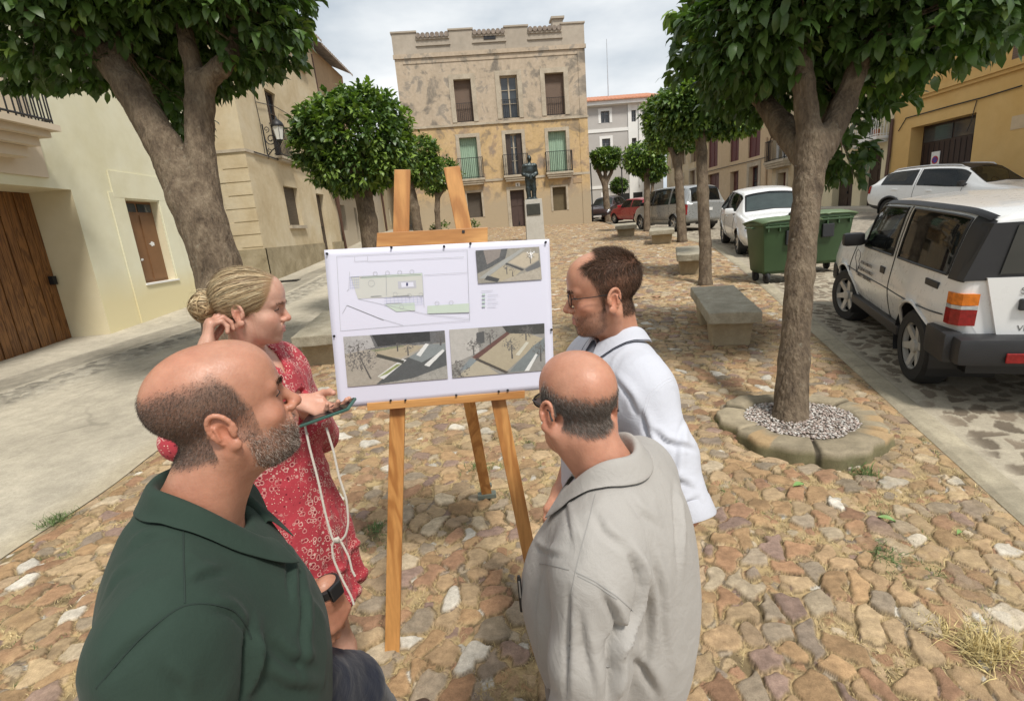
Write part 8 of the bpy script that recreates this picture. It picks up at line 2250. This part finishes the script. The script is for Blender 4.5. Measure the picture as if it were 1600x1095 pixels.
refold([([(1018, 668), (1040, 690), (1085, 700)], .012, .008), ([(1014, 700), (1035, 740), (1080, 760)], .012, .009), ([(1075, 640), (1060, 690), (1050, 780)], .012, .006), ([(1003, 640), (1012, 676), (1030, 740)], .012, .010), ([(960, 590), (985, 620), (1000, 655)], .013, .007), ([(1045, 780), (1065, 790), (1085, 780)], .010, .007), ([(1020, 540), (1035, 560), (1062, 575)], .012, .004)])
stitch(P, V, F, N, [[(1063, 583), (1036, 594), (1012, 616), (1004, 650), (1014, 680)], [(1065, 587), (1039, 598), (1016, 620), (1008, 650)], [(1000, 520), (1030, 550), (1062, 580)]], WSE, o, .0010)
def cuff(el, dirv, r):
    d = np.array(dirv)/np.linalg.norm(dirv); H = frame(np.array(el), d, (0, 1, .2)); mb = MB()
    Rm = Matrix(H[:3, :3].tolist()); mb.lathe([(r*1.02, -.035), (r*1.10, -.03), (r*1.16, .012), (r*1.12, .018), (r*1.0, .012)], (0, 0, 0), 28, 'Y', Rm, cap=False); mb.v = [tuple(np.array(v)+np.array(el)) for v in mb.v]; return mb.build('cuff', WSH, o, smooth=True)
cuff(le, le-ls, .064); cuff(re, re-rs, .064)
nt_ = X((0, -22, -62)); cc = np.array(nb)+[(nt_[0]-nb[0])*.45, (nt_[1]-nb[1])*.45+.006, .014]
NAVY = simple('navy_trim', (.012, .014, .03), .7)
co, cV = collar(t, WSH, cc, .059, .065, .036, .038, .30, (V, F), tip=.03, trim=NAVY)
for k_ in (2, -3):
    p_ = cV[k_, -2]*.3+cV[k_, -1]*.7; mb = MB(); mb.lathe([(.0048, -.002), (.0055, .002), (.002, .003)], tuple(p_+np.array((0, .004, .006))), 12); mb.build('button', NAVY, co)
legs(P, .095, [(.10, .02, .50), (-.10, .02, .50)], [(.105, -.01, .088), (-.105, -.01, .088)], cloth_mat('beige_chinos', (.35, .28, .2), .9, 700), (.10, .075, .058), .92, 'trousers', LEATHER)
P.finish()

# ---------------------------------------------------------------- blonde woman in the red dress
SK4 = (.52, .315, .235)
hw = atD(1.50, 392, 478)
P = Person('blonde woman with her hair in a bun and a red floral dress, holding a phone', (hw[0]-.025, hw[1]+.03), R_(96)); t = P.t
hz_ = float(hw[2]-P.base[2]); shz = hz_-.225; SH = .165; hl = P.loc(hw); nb = (hl[0]*.4, hl[1]*.5-.045, hz_-.185); WSC = .95
M, X, V, F, N, Q, C, hc = common_head(P, hw, R_(77), R_(-9), R_(2), WSC, SK4, .047, nb, female=True, jaw=.92, nose=.88, sh=SH, shz=shz, lips=(.50, .20, .18))
x, y, z = np.abs(Q[:, 0]), Q[:, 1], Q[:, 2]; nz = 8*(f3(Q*.001+7, 60, 3)-.45)
front = np.interp(z, [-60, -30, 0, 30, 60, 84, 120], [-26, 8, 42, 60, 70, 72, 72])+nz*.3
hm = smask(front-y, -4, 6)*np.where(y < -30, smask(z, -66, -48), 1)*((z > -8) | (y < -32) | ((x > 60) & (z > -20) & (y < 8)))
ear = (x > 76) & (y > -50) & (y < 10) & (z < 14) & (z > -60); hm = hm*(~ear)
C = C*(1-hm[:, None])+np.array((.23, .145, .07))*hm[:, None]; put(P, V, F, C.astype(np.float32))
bun = np.array((0, -132, -6.))
r = np.random.default_rng(44)
idx = np.where(hm > .4)[0]; pick = idx[r.choice(len(idx), 6500)]
Vr = []; Fr = []; Cr = []; b_ = 0; root = np.array((0, -104, -4.))
ctr = np.array((0, -8, 36.))
pal = np.array([(.33, .225, .12), (.47, .35, .20), (.23, .15, .08), (.40, .29, .16), (.56, .45, .28)])
Vl = Q[pick]; 
tree_ = Q[idx]
def on_skull(d):
    """outer skull radius in direction d from ctr (ellipsoid)"""
    r_ = np.array((77.5, 99.5, 81)); return ctr+d/np.sqrt(((d/r_)**2).sum(-1))[..., None]
for k_, p0 in enumerate(Vl):
    d0 = (p0-ctr); e = root-ctr; n0 = np.linalg.norm(d0); d0 = d0/n0; d1 = e/np.linalg.norm(e); om = math.acos(np.clip(d0@d1, -.999, .999)); m_ = 9; T_ = np.linspace(0, 1, m_)[:, None]
    dd = (np.sin((1-T_)*om)*d0+np.sin(T_*om)*d1)/math.sin(om); pts = on_skull(dd)
    lift = 1.5+3*r.random()+6*np.sin(np.pi*T_)*r.random()**2; off_ = dd*lift; pts = pts*(T_*.0+1)+off_; wgt = np.clip(T_*5, 0, 1); pts = p0*(1-wgt)+pts*wgt
    pts[1:-1] += r.normal(0, 1.0, (m_-2, 3))+np.sin(T_[1:-1]*np.pi)*r.normal(0, 3.0, 3); 
    sd_ = np.cross(np.gradient(pts, axis=0), dd); sd_ /= np.maximum(np.linalg.norm(sd_, axis=1), 1e-6)[:, None]; w_ = (.4+.6*r.random())*np.interp(T_[:, 0], [0, .15, 1], [.3, 1, .8])[:, None]
    Vr.append(np.stack([pts-sd_*w_, pts+sd_*w_], 1).reshape(-1, 3)); 
    for j in range(m_-1): Fr.append((b_+2*j, b_+2*j+1, b_+2*j+3, b_+2*j+2))
    Cr.append(np.tile(pal[r.integers(0, 5)]*(.7+.5*r.random()), (2*m_, 1))); b_ += 2*m_
for k_ in range(560):          # the bun: loops wound round its centre
    ax = r.normal(0, 1, 3)*np.array((1, .5, .8)); ax /= np.linalg.norm(ax); u_ = np.cross(ax, (.3, .2, .9)); u_ /= np.linalg.norm(u_); v_ = np.cross(ax, u_)
    R0 = 24+20*r.random(); a0 = r.random()*6.28; ln_ = 2.0+2.6*r.random(); m_ = 12; a = a0+np.linspace(0, ln_, m_)
    off_ = ax*r.normal(0, 9); fl = np.linspace(0, 1, m_)[:, None]**3*(22 if r.random() < .09 else 0)
    rad = (np.cos(a)[:, None]*u_+np.sin(a)[:, None]*v_); pts = bun+off_+rad*(R0+fl)*np.array((1, .9, 1.05))+r.normal(0, .8, (m_, 3)); w_ = 1.5+1.7*r.random() if fl.max() == 0 else .45
    sd_ = np.tile(ax, (m_, 1)); Vr.append(np.stack([pts-sd_*w_, pts+sd_*w_], 1).reshape(-1, 3))
    for j in range(m_-1): Fr.append((b_+2*j, b_+2*j+1, b_+2*j+3, b_+2*j+2))
    Cr.append(np.tile(pal[r.integers(0, 5)]*(.7+.5*r.random()), (2*m_, 1))); b_ += 2*m_
for k_ in range(70):           # loose fine hairs at the nape and temple
    st_ = np.array((r.choice([-1, 1])*(60+15*r.random()), r.uniform(-40, 30), r.uniform(-25, 20))) if k_ < 45 else np.array((r.uniform(-40, 40), -95, -30.)); m_ = 8; d_ = r.normal(0, 1, 3)+np.array((0, -.3, -.9)); d_ /= np.linalg.norm(d_)
    T_ = np.linspace(0, 1, m_)[:, None]; pts = st_+d_*T_*(25+45*r.random())+np.array((0, 0, -14))*T_**2+r.normal(0, 4, 3)*np.sin(T_*3); sd_ = np.tile(np.cross(d_, (0.3, .8, .1)), (m_, 1)); w_ = .35
    Vr.append(np.stack([pts-sd_*w_, pts+sd_*w_], 1).reshape(-1, 3))
    for j in range(m_-1): Fr.append((b_+2*j, b_+2*j+1, b_+2*j+3, b_+2*j+2))
    Cr.append(np.tile(pal[1]*.9, (2*m_, 1))); b_ += 2*m_
Vr = np.concatenate(Vr)*.001*WSC; Vr = Vr@np.array(M)[:3, :3].T+np.array(M)[:3, 3]
mesh_np('hair', Vr, Fr, HAIR, parent=t, smooth=True, attrs={'col': np.concatenate(Cr)})
s2 = SDF(); s2.ell(X(bun), (.036, .034, .037), k=.01); s2.cap(X((0, -95, -4)), X(bun), .026, .03, .02); Vb, Fb = s2.mesh(.005, 1); mesh_np('hair_bun', Vb, Fb, HAIR, parent=t, smooth=True, attrs={'col': np.tile((.20, .125, .06), (len(Vb), 1))})
eyes(t, M, WSC); lashes(t, M, WSC, 5, .0013); brows('eyebrow', V, N, Q, (.10, .06, .035), t, 45, 700, .0055)
ts = torso_sdf(SH, shz, .095, .135, 1.10, .118, .085, .95, .15, .11, neck=nb); coarse_body(P, ts, None, SK4)
# right arm raised to the ear, left arm forward with the phone
rs = np.array((SH, -.01, shz-.03)); ls = np.array((-SH, -.01, shz-.03))
rw = P.wpx(1.40, 322, 548); re = P.wpx(1.33, 283, 690); 
lw = P.wpx(1.50, 472, 628); le = ls+np.array((-.05, .05, -.27))
f_ = P.dirl(atD(1.43, 330, 478)-atD(1.40, 322, 548))
arm(P, rs, re, rw, SK4, (.038, .034, .023), fdir=f_, pn=P.dirl((-.75, -.65, .15)), side=1, curl=(.55, .75, .95, 1.05), thumb=.5, sc=.93)
phc = atD(1.455, 513, 644); pdir = atD(1.46, 548, 636)-atD(1.48, 478, 661)
fl_ = P.dirl(atD(1.475, 532, 648)-atD(1.50, 472, 628))
arm(P, ls, le, lw, SK4, (.038, .034, .023), fdir=fl_, pn=P.dirl((-.1, .25, -1)), side=-1, curl=(.35, .4, .45, .5), thumb=.75, sc=.93)
s = torso_sdf(SH, shz, .100, .132, 1.10, .112, .088, .95, .142, .11, neck=nb, off=.010)
s.path([(0, 0, 1.02), (0, .0, .84), (0, .0, .62)], [.122, .155, .185], k=.08); s.ell((0, .07, shz-.17), (.12, .06, .075), k=.05)
s.path([tuple(ls), tuple(le), tuple(le*.25+lw*.75)], [.060, .055, .060], k=.03); s.path([tuple(rs), tuple(re), tuple(re*.72+rw*.28)], [.056, .044, .046], k=.03)
sleeve_open(s, le*.30+lw*.70, lw-le); sleeve_open(s, re*.76+rw*.24, rw-re)
s.cap(np.array(nb)+[0, .0, .0], np.array(nb)+[0, .01, .14], .058, .07, .012, None, 's'); s.path([tuple(np.array(nb)+[0, .05, .01]), tuple(np.array(nb)+[0, .10, -.03])], [.052, .018], k=.012, op='s')
s.fn(lambda Xx: .61-Xx[..., 2], .008, 'i')
def dress_pat(s_, c):
    v = s_.n('ShaderNodeTexVoronoi'); v.inputs['Scale'].default_value = 62; s_.l(s_.obj(), v.inputs['Vector']); v2 = s_.n('ShaderNodeTexVoronoi'); v2.inputs['Scale'].default_value = 140; s_.l(s_.obj(), v2.inputs['Vector'])
    big = s_.ramp(s_.noise(9, 3), [(.42, (0, 0, 0)), (.55, (1, 1, 1))])
    fl = s_.ramp(v.outputs['Distance'], [(.14, (1, 1, 1)), (.22, (0, 0, 0))]); c = s_.mix(s_.math('MULTIPLY', fl, .9), c, (.13, .012, .022))
    ring = s_.ramp(v.outputs['Distance'], [(.30, (0, 0, 0)), (.36, (1, 1, 1)), (.42, (1, 1, 1)), (.47, (0, 0, 0))]); c = s_.mix(s_.mix(1, ring, big, 'MULTIPLY'), c, (.62, .42, .36))
    dt = s_.ramp(v2.outputs['Distance'], [(.16, (1, 1, 1)), (.26, (0, 0, 0))]); c = s_.mix(s_.mix(1, dt, s_.ramp(v2.outputs['Color'], [(.45, (0, 0, 0)), (.5, (1, 1, 1))]), 'MULTIPLY'), c, (.70, .55, .44))
    return c
DRESS = cloth_mat('red_floral_cotton', (.40, .045, .06), .85, 1000, .15, .08, .25, dress_pat)
def ruffle(Vv, Nn):
    th = np.arctan2(Vv[:, 0], Vv[:, 1]); low = np.clip((1.05-Vv[:, 2])/.44, 0, 1); k_ = (np.hypot(Vv[:, 0], Vv[:, 1]) < .36) & (Vv[:, 2] < 1.05)
    a_ = np.where(k_, low*.016*(np.sin(th*9+1.5*np.sin(Vv[:, 2]*5))+.6*np.sin(th*17+2)), 0); tier = np.where(k_, .012*np.clip(1-np.abs(Vv[:, 2]-.76)/.02, 0, 1)+.010*np.clip(1-np.abs(Vv[:, 2]-.63)/.02, 0, 1), 0)
    return Vv+Nn*(a_+tier)[:, None]
o, Vd, Fd, Nd = garment(P, s, .0075, DRESS, 'dress', 1.7, .006, 7, .45, extra=ruffle)
legs_ = SDF()
for q in (-1, 1):
    a = np.array((q*.07, .06 if q < 0 else -.02, .09)); legs_.path([(q*.085, 0, .85), (q*.08, .02, .48), (q*.075, a[1]-.02, .30), tuple(a)], [.085, .052, .05, .034], k=.03); legs_.cap(a+[0, -.02, -.04], a+[0, .13, -.06], .032, .03, .03)
Vv, Fv = legs_.mesh(.008, 1); put(P, Vv, Fv, np.tile(np.array(SK4, np.float32), (len(Vv), 1)))
for q in (-1, 1):
    a = np.array((q*.07, .06 if q < 0 else -.02, .0)); mb = MB(); mb.box(a+np.array((0, .05, .012)), (.085, .25, .022), 0, .009); mb.tube([a+np.array((-.042, .09, .02)), a+np.array((-.03, .09, .065)), a+np.array((.03, .09, .065)), a+np.array((.042, .09, .02))], .012, 6); mb.build('sandal', simple('white_sandal', (.66, .63, .58), .5), t, smooth=True, ang=40)
# ring
P.finish()
ph = thing('mobile_phone', 'mobile phone in a green-edged case with a pale neck cord, held by the woman', 'phone', phc)
Hp = frame(np.zeros(3), pdir, (.0, -.10, 1)); Rp = Matrix(Hp[:3, :3].tolist())
mb = MB(); mb.box((0, 0, 0), (.075, .158, .009), 0, .004, Rp); mb.build('case', simple('green_case', (.05, .12, .10), .4), ph, smooth=True, ang=40)
mb = MB(); mb.box(Rp @ Vector((0, 0, .0052)), (.068, .148, .0012), 0, 0, Rp); mb.build('screen', simple('phone_screen', (.012, .012, .014), .08), ph)
mb = MB(); W_ = lambda D, pts: [tuple(atD(D, *p)-phc) for p in pts]
def smooth_path(pts, n=6):
    p = np.array(pts); return [tuple(q) for q in crv(p, np.linspace(0, len(p)-1, (len(p)-1)*n+1))]
mb.tube(smooth_path(W_(1.46, [(476, 662), (484, 700), (497, 750), (508, 800), (520, 842), (530, 846), (540, 835), (544, 815), (541, 780), (530, 745), (521, 705), (510, 668)])), .0034, 7)
mb.tube(smooth_path(W_(1.46, [(527, 838), (534, 848), (545, 870), (550, 890), (555, 900)])), .0032, 7); mb.tube(smooth_path(W_(1.455, [(526, 842), (519, 852), (522, 875), (535, 905), (548, 930), (553, 944)])), .0032, 7)
mb.box(tuple(atD(1.45, 526, 843)-phc), (.016, .012, .012), 0, .004)
mb.build('cord', simple('pale_cord', (.50, .46, .40), .7, scale=200), ph, smooth=True)
